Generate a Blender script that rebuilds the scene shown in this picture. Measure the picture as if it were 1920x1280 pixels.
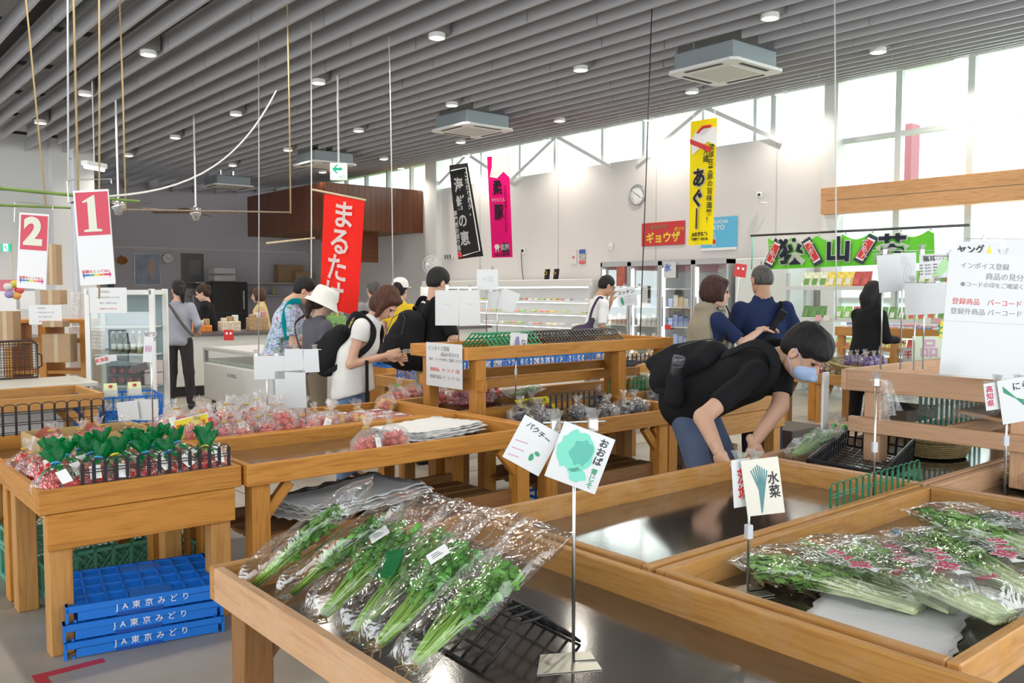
import bpy, bmesh, math, random
import numpy as np
from mathutils import Vector, Matrix, Euler
from math import sin, cos, pi, radians as R_

for _o in list(bpy.data.objects): bpy.data.objects.remove(_o)
COL = bpy.context.scene.collection
SC = bpy.context.scene
rnd = random.Random(7)

# ------------------------------------------------ camera, sky, exposure
FPX, HCAM, HV = 1645.0, 1.5, 545.0
YAW = math.atan((960 + 418) / FPX); PIT = math.atan((640 - HV) / FPX)
cam = bpy.data.objects.new('camera', bpy.data.cameras.new('camera'))
COL.objects.link(cam); SC.camera = cam
cam.data.sensor_width = 36; cam.data.lens = FPX / 1920 * 36; cam.data.clip_start = .05; cam.data.clip_end = 200
cam.location = (0, 0, HCAM); cam.rotation_euler = (pi/2 - PIT, 0, -YAW)
W = bpy.data.worlds.new('sky'); SC.world = W; W.use_nodes = True
bg = W.node_tree.nodes['Background']; bg.inputs[0].default_value = (.93, .97, 1, 1); bg.inputs[1].default_value = 2.9
SC.view_settings.view_transform = 'Standard'; SC.view_settings.look = 'None'
SC.view_settings.exposure = 0.02; SC.view_settings.gamma = 1; SC.view_settings.use_curve_mapping = False
SC.cycles.max_bounces = 8; SC.cycles.diffuse_bounces = 4; SC.cycles.glossy_bounces = 3
SC.cycles.transparent_max_bounces = 24; SC.cycles.transmission_bounces = 4
SC.cycles.caustics_reflective = False; SC.cycles.caustics_refractive = False
SC.cycles.sample_clamp_indirect = 6

def area_light(name, loc, rot, sx, sy, power, col):
    L = bpy.data.lights.new(name, 'AREA'); L.shape = 'RECTANGLE'; L.size = sx; L.size_y = sy; L.energy = power; L.color = col
    o = bpy.data.objects.new(name, L); o.location = loc; o.rotation_euler = rot; COL.objects.link(o); return o
# daylight entering by the tall glazing on the right, the clerestory and the entrance glazing
area_light('daylight_tall_window', (13.2, 1.6, 2.6), (0, R_(90), 0), 4.0, 8.5, 420, (.93, 1, .97))
area_light('daylight_clerestory', (13.0, 12, 4.3), (0, R_(80), 0), .9, 11, 200, (.93, 1, .97))
_RC = (sin(YAW), cos(YAW)); _RR = (cos(YAW), -sin(YAW))
_fw = Vector((sin(YAW)*cos(PIT), cos(YAW)*cos(PIT), -sin(PIT))); _rt = Vector((cos(YAW), -sin(YAW), 0)); _up = _rt.cross(_fw)
def _ray(u, v): return _fw + _rt*((u-960)/FPX) + _up*((640-v)/FPX)
def PZ(u, v, z):
    d = _ray(u, v); t = (z-HCAM)/d.z; return Vector((d.x*t, d.y*t, z))
def PX(u, v, x):
    d = _ray(u, v); t = x/d.x; return Vector((x, d.y*t, HCAM+d.z*t))
def PY(u, v, y):
    d = _ray(u, v); t = y/d.y; return Vector((d.x*t, y, HCAM+d.z*t))
def PT(u, v, t):                        # t: horizontal distance along the view axis
    d = _ray(u, v); h = d.x*_RC[0]+d.y*_RC[1]; k = t/h; return Vector((d.x*k, d.y*k, HCAM+d.z*k))

# ------------------------------------------------ objects
ORD = ['first', 'second', 'third', 'fourth', 'fifth', 'sixth', 'seventh', 'eighth', 'ninth', 'tenth', 'eleventh', 'twelfth', 'thirteenth', 'fourteenth', 'fifteenth', 'sixteenth', 'seventeenth', 'eighteenth', 'nineteenth', 'twentieth'] + ['twenty-'+w for w in ('first', 'second', 'third', 'fourth', 'fifth', 'sixth', 'seventh', 'eighth', 'ninth')] + ['thirtieth']
def link(name, me, mats=None, parent=None):
    o = bpy.data.objects.new(name, me); COL.objects.link(o)
    if mats is not None and not me.materials:
        for m in (mats if isinstance(mats, (list, tuple)) else [mats]): me.materials.append(m)
    if parent: o.parent = parent
    return o
def tag(o, label=None, cat=None, group=None, kind=None):
    if label: o['label'] = label
    if cat: o['category'] = cat
    if group: o['group'] = group
    if kind: o['kind'] = kind
    return o
def thing(name, label, cat, loc=(0, 0, 0), rz=0, group=None, rot=None):
    o = bpy.data.objects.new(name, None); o.empty_display_size = .1; COL.objects.link(o); o.location = loc
    o.rotation_euler = rot if rot else (0, 0, rz)
    return tag(o, label, cat, group)
def copy_tree(o, loc=None, rz=None, label=None, parent=None, rot=None, scale=None):
    c = o.copy(); COL.objects.link(c)
    if parent: c.parent = parent
    for ch in o.children: copy_tree(ch, parent=c)
    if loc is not None: c.location = loc
    if rz is not None: c.rotation_euler = (0, 0, rz)
    if rot is not None: c.rotation_euler = rot
    if scale is not None: c.scale = scale if hasattr(scale, '__len__') else (scale,)*3
    if label: c['label'] = label
    return c

class MB:
    def __init__(s): s.v = []; s.f = []; s.mi = []; s.m = 0
    def add(s, vs, fs, M=None):
        b = len(s.v)
        for p in vs:
            p = Vector(p)
            s.v.append(tuple(M @ p if M else p))
        for f in fs: s.f.append([b+i for i in f]); s.mi.append(s.m)
        return s
    def box(s, x0, y0, z0, x1, y1, z1, M=None):
        return s.add([(x0,y0,z0),(x1,y0,z0),(x1,y1,z0),(x0,y1,z0),(x0,y0,z1),(x1,y0,z1),(x1,y1,z1),(x0,y1,z1)],
            [(0,3,2,1),(4,5,6,7),(0,1,5,4),(1,2,6,5),(2,3,7,6),(3,0,4,7)], M)
    def cbox(s, c, d, M=None):
        return s.box(c[0]-d[0]/2, c[1]-d[1]/2, c[2]-d[2]/2, c[0]+d[0]/2, c[1]+d[1]/2, c[2]+d[2]/2, M)
    def tube(s, pts, r, n=8, caps=True):
        pts = [Vector(p) for p in pts]; rs = r if hasattr(r, '__len__') else [r]*len(pts)
        b = len(s.v); prev = None
        for i, p in enumerate(pts):
            d = (pts[min(i+1, len(pts)-1)] - pts[max(i-1, 0)])
            d = d.normalized() if d.length > 1e-9 else Vector((0, 0, 1))
            if prev is None:
                a = d.orthogonal().normalized()
            else:
                a = prev - d*prev.dot(d); a = a.normalized() if a.length > 1e-6 else d.orthogonal().normalized()
            prev = a; c = d.cross(a)
            for k in range(n):
                q = 2*pi*k/n; s.v.append(tuple(p + (a*cos(q) + c*sin(q))*rs[i]))
        for i in range(len(pts)-1):
            for k in range(n):
                k2 = (k+1) % n; s.f.append([b+i*n+k, b+i*n+k2, b+(i+1)*n+k2, b+(i+1)*n+k]); s.mi.append(s.m)
        if caps:
            s.f.append([b+k for k in range(n)][::-1]); s.mi.append(s.m)
            e = b+(len(pts)-1)*n; s.f.append([e+k for k in range(n)]); s.mi.append(s.m)
        return s
    def lathe(s, prof, c=(0, 0, 0), n=16, M=None, caps=True):
        vs = []; fs = []; m = len(prof)
        for (r, z) in prof:
            for k in range(n): q = 2*pi*k/n; vs.append((c[0]+r*cos(q), c[1]+r*sin(q), c[2]+z))
        for i in range(m-1):
            for k in range(n): k2 = (k+1) % n; fs.append((i*n+k, i*n+k2, (i+1)*n+k2, (i+1)*n+k))
        if caps: fs.append(tuple(range(n))[::-1]); fs.append(tuple((m-1)*n+k for k in range(n)))
        return s.add(vs, fs, M)
    def prism(s, poly, z0, z1, M=None):
        n = len(poly); vs = [(x, y, z0) for x, y in poly]+[(x, y, z1) for x, y in poly]
        fs = [tuple(range(n))[::-1], tuple(range(n, 2*n))]+[(i, (i+1) % n, n+(i+1) % n, n+i) for i in range(n)]
        return s.add(vs, fs, M)
    def surf(s, fn, nu, nv, M=None):
        vs = [fn(i/nu, j/nv) for j in range(nv+1) for i in range(nu+1)]
        fs = [(j*(nu+1)+i, j*(nu+1)+i+1, (j+1)*(nu+1)+i+1, (j+1)*(nu+1)+i) for j in range(nv) for i in range(nu)]
        return s.add(vs, fs, M)
    def build(s, name, mats, parent=None, smooth=False, loc=None, rot=None):
        me = bpy.data.meshes.new(name); me.from_pydata(s.v, [], s.f)
        ml = mats if isinstance(mats, (list, tuple)) else [mats]
        for m in ml: me.materials.append(m)
        if len(ml) > 1: me.polygons.foreach_set('material_index', s.mi)
        if smooth: me.polygons.foreach_set('use_smooth', [True]*len(me.polygons))
        me.update(); o = link(name, me, None, parent)
        if loc is not None: o.location = loc
        if rot is not None: o.rotation_euler = rot
        return o
def bevel(o, w=.004, seg=1):
    m = o.modifiers.new('bevel', 'BEVEL'); m.width = w; m.segments = seg; m.limit_method = 'ANGLE'; return o
def bar(parent, name, x0, y0, z0, x1, y1, z1, mat, bev=.003, label=None):
    """a board whose own x axis is its length, so the grain follows it"""
    d = (abs(x1-x0), abs(y1-y0), abs(z1-z0)); c = ((x0+x1)/2, (y0+y1)/2, (z0+z1)/2); k = d.index(max(d))
    b = MB()
    if k == 0: b.cbox((0,0,0), d); rot = (0,0,0)
    elif k == 1: b.cbox((0,0,0), (d[1], d[0], d[2])); rot = (0,0,pi/2)
    else: b.cbox((0,0,0), (d[2], d[1], d[0])); rot = (0,-pi/2,0)
    o = b.build(name, mat, parent, loc=c, rot=rot)
    if bev: bevel(o, bev)
    if label: o['label'] = label
    return o
def stick(parent, name, a, b, w, h, mat, bev=.002):
    a = Vector(a); b = Vector(b); d = b-a; m = MB(); m.cbox((0,0,0), (d.length, w, h))
    o = m.build(name, mat, parent, loc=(a+b)/2); o.rotation_mode = 'QUATERNION'
    o.rotation_quaternion = d.to_track_quat('X', 'Z')
    if bev: bevel(o, bev)
    return o

# ------------------------------------------------ materials
_M = {}
def _new(name):
    m = bpy.data.materials.new(name); m.use_nodes = True; nt = m.node_tree; return m, nt, nt.nodes['Principled BSDF']
def _n(nt, t, **kw):
    n = nt.nodes.new(t)
    for k, v in kw.items(): setattr(n, k, v)
    return n
def M(name, col=None, rough=.6, metal=0, var=0, vscale=8, bump=0, bscale=60, emit=0, spec=.5, sheen=0, rnd_tint=0, coat=0):
    if name in _M: return _M[name]
    m, nt, p = _new(name); L = nt.links
    p.inputs['Base Color'].default_value = (*col, 1); p.inputs['Roughness'].default_value = rough
    p.inputs['Metallic'].default_value = metal; p.inputs['Specular IOR Level'].default_value = spec
    if coat: p.inputs['Coat Weight'].default_value = coat; p.inputs['Coat Roughness'].default_value = .1
    if emit: p.inputs['Emission Color'].default_value = (*col, 1); p.inputs['Emission Strength'].default_value = emit
    tc = _n(nt, 'ShaderNodeTexCoord')
    if var or rnd_tint:
        hs = _n(nt, 'ShaderNodeHueSaturation'); hs.inputs['Color'].default_value = (*col, 1)
        if var:
            no = _n(nt, 'ShaderNodeTexNoise'); no.inputs['Scale'].default_value = vscale; no.inputs['Detail'].default_value = 5
            mr = _n(nt, 'ShaderNodeMapRange'); mr.inputs[1].default_value = .3; mr.inputs[2].default_value = .7
            mr.inputs[3].default_value = 1-var; mr.inputs[4].default_value = 1+var
            L.new(tc.outputs['Object'], no.inputs['Vector']); L.new(no.outputs['Fac'], mr.inputs[0]); L.new(mr.outputs[0], hs.inputs['Value'])
        if rnd_tint:
            oi = _n(nt, 'ShaderNodeObjectInfo'); m2 = _n(nt, 'ShaderNodeMapRange'); m2.inputs[3].default_value = .5-rnd_tint; m2.inputs[4].default_value = .5+rnd_tint
            L.new(oi.outputs['Random'], m2.inputs[0]); L.new(m2.outputs[0], hs.inputs['Hue'])
        L.new(hs.outputs[0], p.inputs['Base Color'])
    if bump:
        nb = _n(nt, 'ShaderNodeTexNoise'); nb.inputs['Scale'].default_value = bscale; nb.inputs['Detail'].default_value = 4
        bp = _n(nt, 'ShaderNodeBump'); bp.inputs['Strength'].default_value = bump; bp.inputs['Distance'].default_value = .01
        L.new(tc.outputs['Object'], nb.inputs['Vector']); L.new(nb.outputs['Fac'], bp.inputs['Height']); L.new(bp.outputs[0], p.inputs['Normal'])
    _M[name] = m; return m
def wood(name, c1, c2, rough=.5, worn=0, spec=.35, axis_scale=(1.2, 14, 14)):
    if name in _M: return _M[name]
    m, nt, p = _new(name); L = nt.links
    tc = _n(nt, 'ShaderNodeTexCoord'); oi = _n(nt, 'ShaderNodeObjectInfo')
    mp = _n(nt, 'ShaderNodeMapping'); mp.inputs['Scale'].default_value = axis_scale
    ad = _n(nt, 'ShaderNodeVectorMath', operation='ADD'); cb = _n(nt, 'ShaderNodeVectorMath', operation='SCALE')
    cb.inputs[0].default_value = (37, 11, 23); L.new(oi.outputs['Random'], cb.inputs['Scale'])
    L.new(tc.outputs['Object'], ad.inputs[0]); L.new(cb.outputs[0], ad.inputs[1]); L.new(ad.outputs[0], mp.inputs['Vector'])
    no = _n(nt, 'ShaderNodeTexNoise'); no.inputs['Scale'].default_value = 1.6; no.inputs['Detail'].default_value = 6; no.inputs['Distortion'].default_value = 1.3
    L.new(mp.outputs[0], no.inputs['Vector'])
    wv = _n(nt, 'ShaderNodeMath', operation='MULTIPLY'); wv.inputs[1].default_value = 15
    sn = _n(nt, 'ShaderNodeMath', operation='SINE'); L.new(no.outputs['Fac'], wv.inputs[0]); L.new(wv.outputs[0], sn.inputs[0])
    ma = _n(nt, 'ShaderNodeMapRange'); ma.inputs[1].default_value = -1; ma.inputs[2].default_value = 1
    L.new(sn.outputs[0], ma.inputs[0])
    n2 = _n(nt, 'ShaderNodeTexNoise'); n2.inputs['Scale'].default_value = 7; n2.inputs['Detail'].default_value = 4; L.new(mp.outputs[0], n2.inputs['Vector'])
    mx = _n(nt, 'ShaderNodeMath', operation='MULTIPLY_ADD'); mx.inputs[1].default_value = .32; L.new(ma.outputs[0], mx.inputs[0])
    h = _n(nt, 'ShaderNodeMath', operation='MULTIPLY'); h.inputs[1].default_value = .85; L.new(n2.outputs['Fac'], h.inputs[0]); L.new(h.outputs[0], mx.inputs[2])
    cr = _n(nt, 'ShaderNodeValToRGB'); cr.color_ramp.elements[0].color = (*c1, 1); cr.color_ramp.elements[1].color = (*c2, 1)
    cr.color_ramp.elements[0].position = .15; cr.color_ramp.elements[1].position = .75
    L.new(mx.outputs[0], cr.inputs['Fac'])
    hs = _n(nt, 'ShaderNodeHueSaturation'); L.new(cr.outputs[0], hs.inputs['Color'])
    mv = _n(nt, 'ShaderNodeMapRange'); mv.inputs[3].default_value = .88; mv.inputs[4].default_value = 1.12
    L.new(oi.outputs['Random'], mv.inputs[0]); L.new(mv.outputs[0], hs.inputs['Value'])
    out = hs.outputs[0]
    if worn:
        n3 = _n(nt, 'ShaderNodeTexNoise'); n3.inputs['Scale'].default_value = 6; n3.inputs['Detail'].default_value = 8; n3.inputs['Roughness'].default_value = .7
        L.new(ad.outputs[0], n3.inputs['Vector']); r3 = _n(nt, 'ShaderNodeMapRange'); r3.inputs[1].default_value = .48; r3.inputs[2].default_value = .68; r3.inputs[4].default_value = worn
        L.new(n3.outputs['Fac'], r3.inputs[0]); mm = _n(nt, 'ShaderNodeMix', data_type='RGBA')
        L.new(r3.outputs[0], mm.inputs[0]); L.new(out, mm.inputs[6]); mm.inputs[7].default_value = (.62, .42, .28, 1); out = mm.outputs[2]
    L.new(out, p.inputs['Base Color'])
    p.inputs['Roughness'].default_value = rough; p.inputs['Specular IOR Level'].default_value = spec
    bp = _n(nt, 'ShaderNodeBump'); bp.inputs['Strength'].default_value = .12; bp.inputs['Distance'].default_value = .004
    L.new(n2.outputs['Fac'], bp.inputs['Height']); L.new(bp.outputs[0], p.inputs['Normal'])
    _M[name] = m; return m
def film(name, tint=(1, 1, 1), base=.06, edge=.55, rough=.12, bscale=26, bump=.8, milky=0):
    """thin clear plastic: see-through straight on, shiny at grazing angles and on its creases"""
    if name in _M: return _M[name]
    m, nt, p = _new(name); L = nt.links; nt.nodes.remove(p); out = nt.nodes['Material Output']
    tr = _n(nt, 'ShaderNodeBsdfTransparent'); tr.inputs[0].default_value = (*tint, 1)
    gl = _n(nt, 'ShaderNodeBsdfGlossy'); gl.inputs['Roughness'].default_value = rough; gl.inputs[0].default_value = (1, 1, 1, 1)
    lw = _n(nt, 'ShaderNodeLayerWeight'); lw.inputs['Blend'].default_value = .35
    mr = _n(nt, 'ShaderNodeMapRange'); mr.inputs[3].default_value = base; mr.inputs[4].default_value = edge
    L.new(lw.outputs['Facing'], mr.inputs[0])
    mx = _n(nt, 'ShaderNodeMixShader'); L.new(mr.outputs[0], mx.inputs[0]); L.new(tr.outputs[0], mx.inputs[1])
    if bump:
        tc = _n(nt, 'ShaderNodeTexCoord'); vo = _n(nt, 'ShaderNodeTexNoise'); vo.inputs['Scale'].default_value = bscale; vo.inputs['Distortion'].default_value = 1.5; vo.inputs['Detail'].default_value = 2
        ab = _n(nt, 'ShaderNodeMath', operation='ABSOLUTE'); sb = _n(nt, 'ShaderNodeMath', operation='SUBTRACT'); sb.inputs[1].default_value = .5
        L.new(tc.outputs['Object'], vo.inputs['Vector']); L.new(vo.outputs['Fac'], sb.inputs[0]); L.new(sb.outputs[0], ab.inputs[0])
        bp = _n(nt, 'ShaderNodeBump'); bp.inputs['Strength'].default_value = bump; bp.inputs['Distance'].default_value = .03
        L.new(ab.outputs[0], bp.inputs['Height']); L.new(bp.outputs[0], gl.inputs['Normal']); L.new(bp.outputs[0], lw.inputs['Normal'])
    sh = gl.outputs[0]
    if milky:
        df = _n(nt, 'ShaderNodeBsdfDiffuse'); df.inputs[0].default_value = (.9, .9, .9, 1); m2 = _n(nt, 'ShaderNodeMixShader'); m2.inputs[0].default_value = milky
        L.new(gl.outputs[0], m2.inputs[1]); L.new(df.outputs[0], m2.inputs[2]); sh = m2.outputs[0]
    L.new(sh, mx.inputs[2]); L.new(mx.outputs[0], out.inputs['Surface'])
    _M[name] = m; return m
def glassm(name, tint=(.97, 1, .99), refl=.06):
    return film(name, tint, refl, .5, .02, bump=0)

OCH = wood('ochre_wood', (.34, .125, .016), (.54, .235, .042))
TAN = wood('tan_wood', (.36, .155, .036), (.54, .27, .08))
PALE = wood('worn_pale_wood', (.48, .25, .12), (.64, .38, .20), worn=.6, rough=.6)
PINK = wood('pinkish_wood', (.44, .24, .12), (.60, .36, .21))
DKW = wood('brown_wood', (.16, .07, .02), (.28, .13, .045))
RIMIN = wood('rim_wood', (.34, .145, .028), (.54, .27, .072), worn=.35)
CLAD = wood('dark_cladding', (.075, .022, .010), (.17, .055, .022), rough=.3, axis_scale=(.5, 14, 14))
BEAM = wood('pine_beam', (.42, .19, .07), (.58, .31, .14))
TRAY = M('brown_tray_panel', (.055, .040, .030), .11, var=.25, vscale=5, bump=.03, bscale=150, spec=1.0, coat=.8)
WHITE = M('white_plastic', (.80, .80, .78), .4)
PAPER = M('white_paper', (.86, .87, .86), .55, var=.03, vscale=3, bump=.15, bscale=9)
STEEL = M('steel', (.62, .62, .60), .28, 1)
DSTEEL = M('dark_steel', (.10, .10, .10), .35, .8)
BLK = M('black_plastic', (.012, .012, .014), .35)
INK = M('black_ink', (.03, .03, .035), .5)
RED = M('red_print', (.62, .03, .03), .5)
BLUEP = M('blue_crate_plastic', (.006, .165, .62), .42, bump=.05)
GRNP = M('green_wire_plastic', (.0, .23, .09), .35)
CARD = M('cardboard', (.42, .28, .16), .8, var=.06)
FILM = film('clear_film'); GLASS = glassm('window_glass')
FILM2 = film('crumpled_film', base=.09, edge=.65, bscale=38, bump=.9, milky=.3)
CLIP = film('clear_clip', base=.25, edge=.8, rough=.1, bump=0, milky=.3)

# ------------------------------------------------ lettering
def text(s, size, mat, parent=None, loc=(0,0,0), rot=(0,0,0), bold=0, name='lettering', sp=1.0, vertical=False, line=1.0, ext=0.0004, align='CENTER', stretch=1.0, res=2):
    cu = bpy.data.curves.new('t', 'FONT'); cu.body = '\n'.join(s) if vertical else s
    cu.size = size; cu.align_x = align; cu.align_y = 'CENTER'; cu.offset = bold; cu.space_line = line; cu.space_character = sp
    cu.extrude = ext; cu.resolution_u = res
    to = bpy.data.objects.new('t', cu)
    me = bpy.data.meshes.new_from_object(to)
    bpy.data.objects.remove(to); bpy.data.curves.remove(cu)
    me.name = name; me.materials.clear(); me.materials.append(mat)
    o = link(name, me, None, parent); o.location = loc; o.rotation_euler = rot; o.scale = (stretch, 1, 1); return o
# ------------------------------------------------ the building
def zc(x): return 4.17 + .03*max(0, x-8.5)**2
XW, YB = 12.3, 24.2
def S(o): o['kind'] = 'structure'; return o
FL = M('concrete_floor', (.36, .325, .275), .45, var=.22, vscale=1.3, bump=.06, bscale=30)
fl = S(MB().box(-6, -3, -.1, 12.6, 26, 0).build('floor', FL))
jm = M('floor_joint', (.12, .115, .105), .8)
for yy in (5.75, 10.2, 14.6): MB().box(-6, yy, .0, 12.3, yy+.008, .0015).build('joint', jm, fl)
for xx in (-.6, 2.6, 6.9): MB().box(xx, 2.6, .0, xx+.008, 24, .0015).build('joint', jm, fl)
WPT = M('white_wall_paint', (.70, .675, .66), .65, bump=.03, bscale=90)
GREYW = M('grey_wall_paint', (.60, .57, .62), .7)
WHT = M('white_column_paint', (.72, .72, .71), .5)
FRM = M('window_frame_paint', (.62, .66, .64), .4)
# right wall: solid part with clerestory, then tall glazing
wr = S(MB().box(XW, 7.15, 0, XW+.2, 17.6, 3.92).build('wall_right', WPT))
MB().box(XW, 17.6, 0, XW+.2, YB, 3.92).build('panel', WPT, wr)
MB().box(XW-.05, -4, 4.62, XW+.25, YB, 4.80).build('head_board', WHT, wr)
MB().box(XW-.16, 17.3, 0, XW, 17.62, 4.7).build('column', WHT, wr)
MB().box(XW-.10, 17.62, 0, XW, 17.85, 4.7).build('column', WHT, wr)
MB().box(XW-.14, 7.0, 0, XW+.1, 7.22, 4.66).build('column', WHT, wr)
for y0 in (8.1, 10.6, 13.2, 15.8): MB().box(XW-.012, y0, .9, XW, y0+.012, 3.9).build('panel_seam', M('seam', (.5, .48, .47), .7), wr)
w1 = S(thing('window_1', None, None, (XW+.05, 0, 0))); del_ = None
ys = [7.25, 8.55, 9.6, 10.95, 12.0, 13.35, 14.45, 15.8, 16.9, 17.5, 18.7, 19.8, 20.9, 22.0, 23.1, 24.1]
for i, yy in enumerate(ys):
    MB().box(-.03, yy-.03, 3.92, .08, yy+.03, 4.64).build('mullion', FRM, w1)
    if i: MB().box(.02, ys[i-1]+.03, 3.92, .03, yy-.03, 4.64).build('pane', GLASS, w1)
MB().box(-.04, 7.2, 3.90, .10, YB, 3.94).build('sill', WHT, w1)
for yy in (9.5, 13.2, 16.2):    # steel braces in front of the clerestory
    for s_ in (-1, 1): stick(w1, 'brace', (-.12, yy, 4.62), (-.12, yy+s_*1.5, 3.85), .02, .07, WHT)
def _frost():
    m, nt, p = _new('frosted_glass'); L = nt.links; out = nt.nodes['Material Output']; nt.nodes.remove(p)
    tl = _n(nt, 'ShaderNodeBsdfTranslucent'); tl.inputs[0].default_value = (.86, .93, .97, 1); df = _n(nt, 'ShaderNodeBsdfDiffuse'); df.inputs[0].default_value = (.55, .60, .62, 1)
    tr = _n(nt, 'ShaderNodeBsdfTransparent'); a = _n(nt, 'ShaderNodeMixShader'); a.inputs[0].default_value = .3; b = _n(nt, 'ShaderNodeMixShader'); b.inputs[0].default_value = .22
    L.new(tl.outputs[0], a.inputs[1]); L.new(df.outputs[0], a.inputs[2]); L.new(a.outputs[0], b.inputs[1]); L.new(tr.outputs[0], b.inputs[2]); L.new(b.outputs[0], out.inputs['Surface']); return m
FROST = _frost()
w2 = S(thing('window_2', None, None, (XW+.05, 0, 0)))
cols = [PX(u, 300, XW).y for u in (1447, 1565, 1681, 1816)] + [3.95, 3.0, 2.0, 1.0, 0, -1, -2]
for i, yy in enumerate(cols):
    MB().box(-.03, yy-.045, 0, .09, yy+.045, 4.64).build('mullion', FRM, w2)
    if i:
        for (z0, z1) in ((.1, 1.35), (1.35, 2.66), (3.05, 3.70), (3.76, 4.62)):
            MB().box(.02, yy+.045, z0, .03, cols[i-1]-.045, z1).build('pane', GLASS if z0 > 3 else FROST, w2)
for z_ in (3.70, 1.33, .04): MB().box(-.024, -2.2, z_, .084, 7.0, z_+.07).build('transom', FRM, w2)
tb = S(bar(None, 'trim_1', XW-.26, -2.2, 2.64, XW-.02, 7.18, 3.03, BEAM, .006))
MB().box(-4.6, -.01, -.004, 4.6, .0, .004).build('groove', jm, tb, loc=(0, .121, .0))
# back and left walls
wb = S(MB().box(4.9, YB, 0, 12.3, YB+.2, 4.6).build('wall_back', GREYW))
MB().box(4.95, YB-.03, 2.62, 12.2, YB, 2.66).build('picture_rail', WHT, wb)
wl = S(MB().box(-8, 19, 2.5, 4.15, 19.2, 4.9).build('wall_left', WHT))
MB().box(3.2, 18.98, 0, 4.15, 19.2, 2.5).build('panel', WHT, wl)
MB().box(-8, 18.98, 0, .6, 19.2, 2.5).build('panel', WHT, wl)
for x0 in (1.0, 1.75, 2.5, 3.25): MB().box(x0, 18.985, 2.55, x0+.02, 19.0, 4.5).build('panel_seam', M('seam', (.5, .48, .47), .7), wl)
for (x0, x1) in ((4.15, 4.45), (4.62, 4.9)): MB().box(x0, 18.7, 0, x1, 19.2, 4.7).build('column', WHT, wl)
MB().box(4.7, 19.2, 0, 4.9, YB, 4.6).build('panel', GREYW, wl)
d1 = S(thing('door_1', None, None, (0, 19.05, 0)))
for x0 in (.6, 1.9, 3.16): MB().box(x0-.05, -.05, 0, x0+.05, .05, 2.5).build('door_frame', WHT, d1)
for x0 in (.65, 1.95): MB().box(x0, -.005, .05, x0+1.2, .005, 2.45).build('pane', GLASS, d1)
# ceiling: dark void above, hanging slats
ACS = [(8.25, 6.13), (8.25, 10.8), (8.3, 15.6), (8.25, 20.3)]
VOID = M('ceiling_void', (.10, .095, .095), .9, var=.35, vscale=.9)
ce = S(MB().box(-6, -3, 5.25, 12.6, YB+.2, 5.35).build('ceiling', VOID))
SLAT = M('slat_paint', (.46, .455, .475), .5, spec=.3)
bx = MB().box(-.016, -1.78, 0, .016, 1.78, .20); sm = None; n_ = 0
xs = [1.05+.3*k for k in range(38)]
for k, x_ in enumerate(xs):
    off = (k % 2)*1.8 + (k*.26) % .9 - .6
    segs = 7
    for j in range(segs):
        yc = off + 1.4 + j*3.58
        if x_ < 4.6 and yc > 18.5: continue
        if yc > 23.5: continue
        spans = [(yc-1.78, yc+1.78)]
        for (ax, ay) in ACS:
            if abs(x_-ax) < .47:
                nw = []
                for (a, b) in spans:
                    if b < ay-.44 or a > ay+.44: nw.append((a, b)); continue
                    if a < ay-.44: nw.append((a, ay-.44))
                    if b > ay+.44: nw.append((ay+.44, b))
                spans = nw
        for (a, b) in spans:
            if b-a < .1: continue
            if sm is None: o = bx.build('slat', SLAT, ce); sm = o.data
            else: o = link('slat', sm, None, ce)
            o.location = (x_, (a+b)/2, zc(x_)); o.scale = (1, (b-a)/3.56, 1); n_ += 1
for y_ in [1.5+1.9*k for k in range(12)]:
    MB().box(.8, y_, 4.42, 10.9, y_+.05, 4.47).build('carrier_rail', M('rail_black', (.02, .02, .02), .6), ce)
for (x0, y0, x1, y1) in ((.9, 8.5, 1.3, 22), (1.9, 5, 2.3, 20), (2.9, 6, 3.2, 20)):
    MB().box(x0, y0, 4.75, x1, y1, 5.0).build('duct', M('duct_grey', (.30, .30, .30), .6, var=.2, vscale=20), ce)
# timber-clad soffit over the kitchen counter
sf = S(MB().box(9.62, 18.12, 2.93, 12.28, 22.3, 3.95).build('trim_2', DKW))
for k in range(18):
    o = bar(sf, 'plank', 9.62+k*.148+.002, 18.09, 2.92, 9.62+(k+1)*.148-.002, 18.12, 3.96, CLAD, 0)
for k in range(28):
    bar(sf, 'plank', 9.59, 18.12+k*.149+.002, 2.92, 9.62, 18.12+(k+1)*.149-.002, 3.96, CLAD, 0)
MB().box(9.62, 18.12, 2.60, 9.8, 18.3, 2.92).build('corner_post', CLAD, sf)
MB().box(10.9, 18.9, 2.2, 11.5, 19.0, 2.93).build('drop_panel', CLAD, sf)
# outside: lawn, paving, red post, far fence
ow = S(MB().box(12.7, -30, -.15, 60, 60, -.05).build('floor_outside', M('lawn', (.16, .30, .08), .9, var=.3, vscale=2)))
tag(MB().box(15.2, 7.35, 0, 15.5, 7.65, 4.4).build('red_post', M('hazed_red_paint', (.55, .18, .22), .5)), 'dark red square post standing outside the tall window', 'post')  # red lightened towards pink: the bright haze outside is mixed into the colour
MB2 = MB().box(-8, 19.5, -.05, 4.5, 30, -.01).build('floor_forecourt', M('paving', (.5, .48, .45), .8)); S(MB2)
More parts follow.
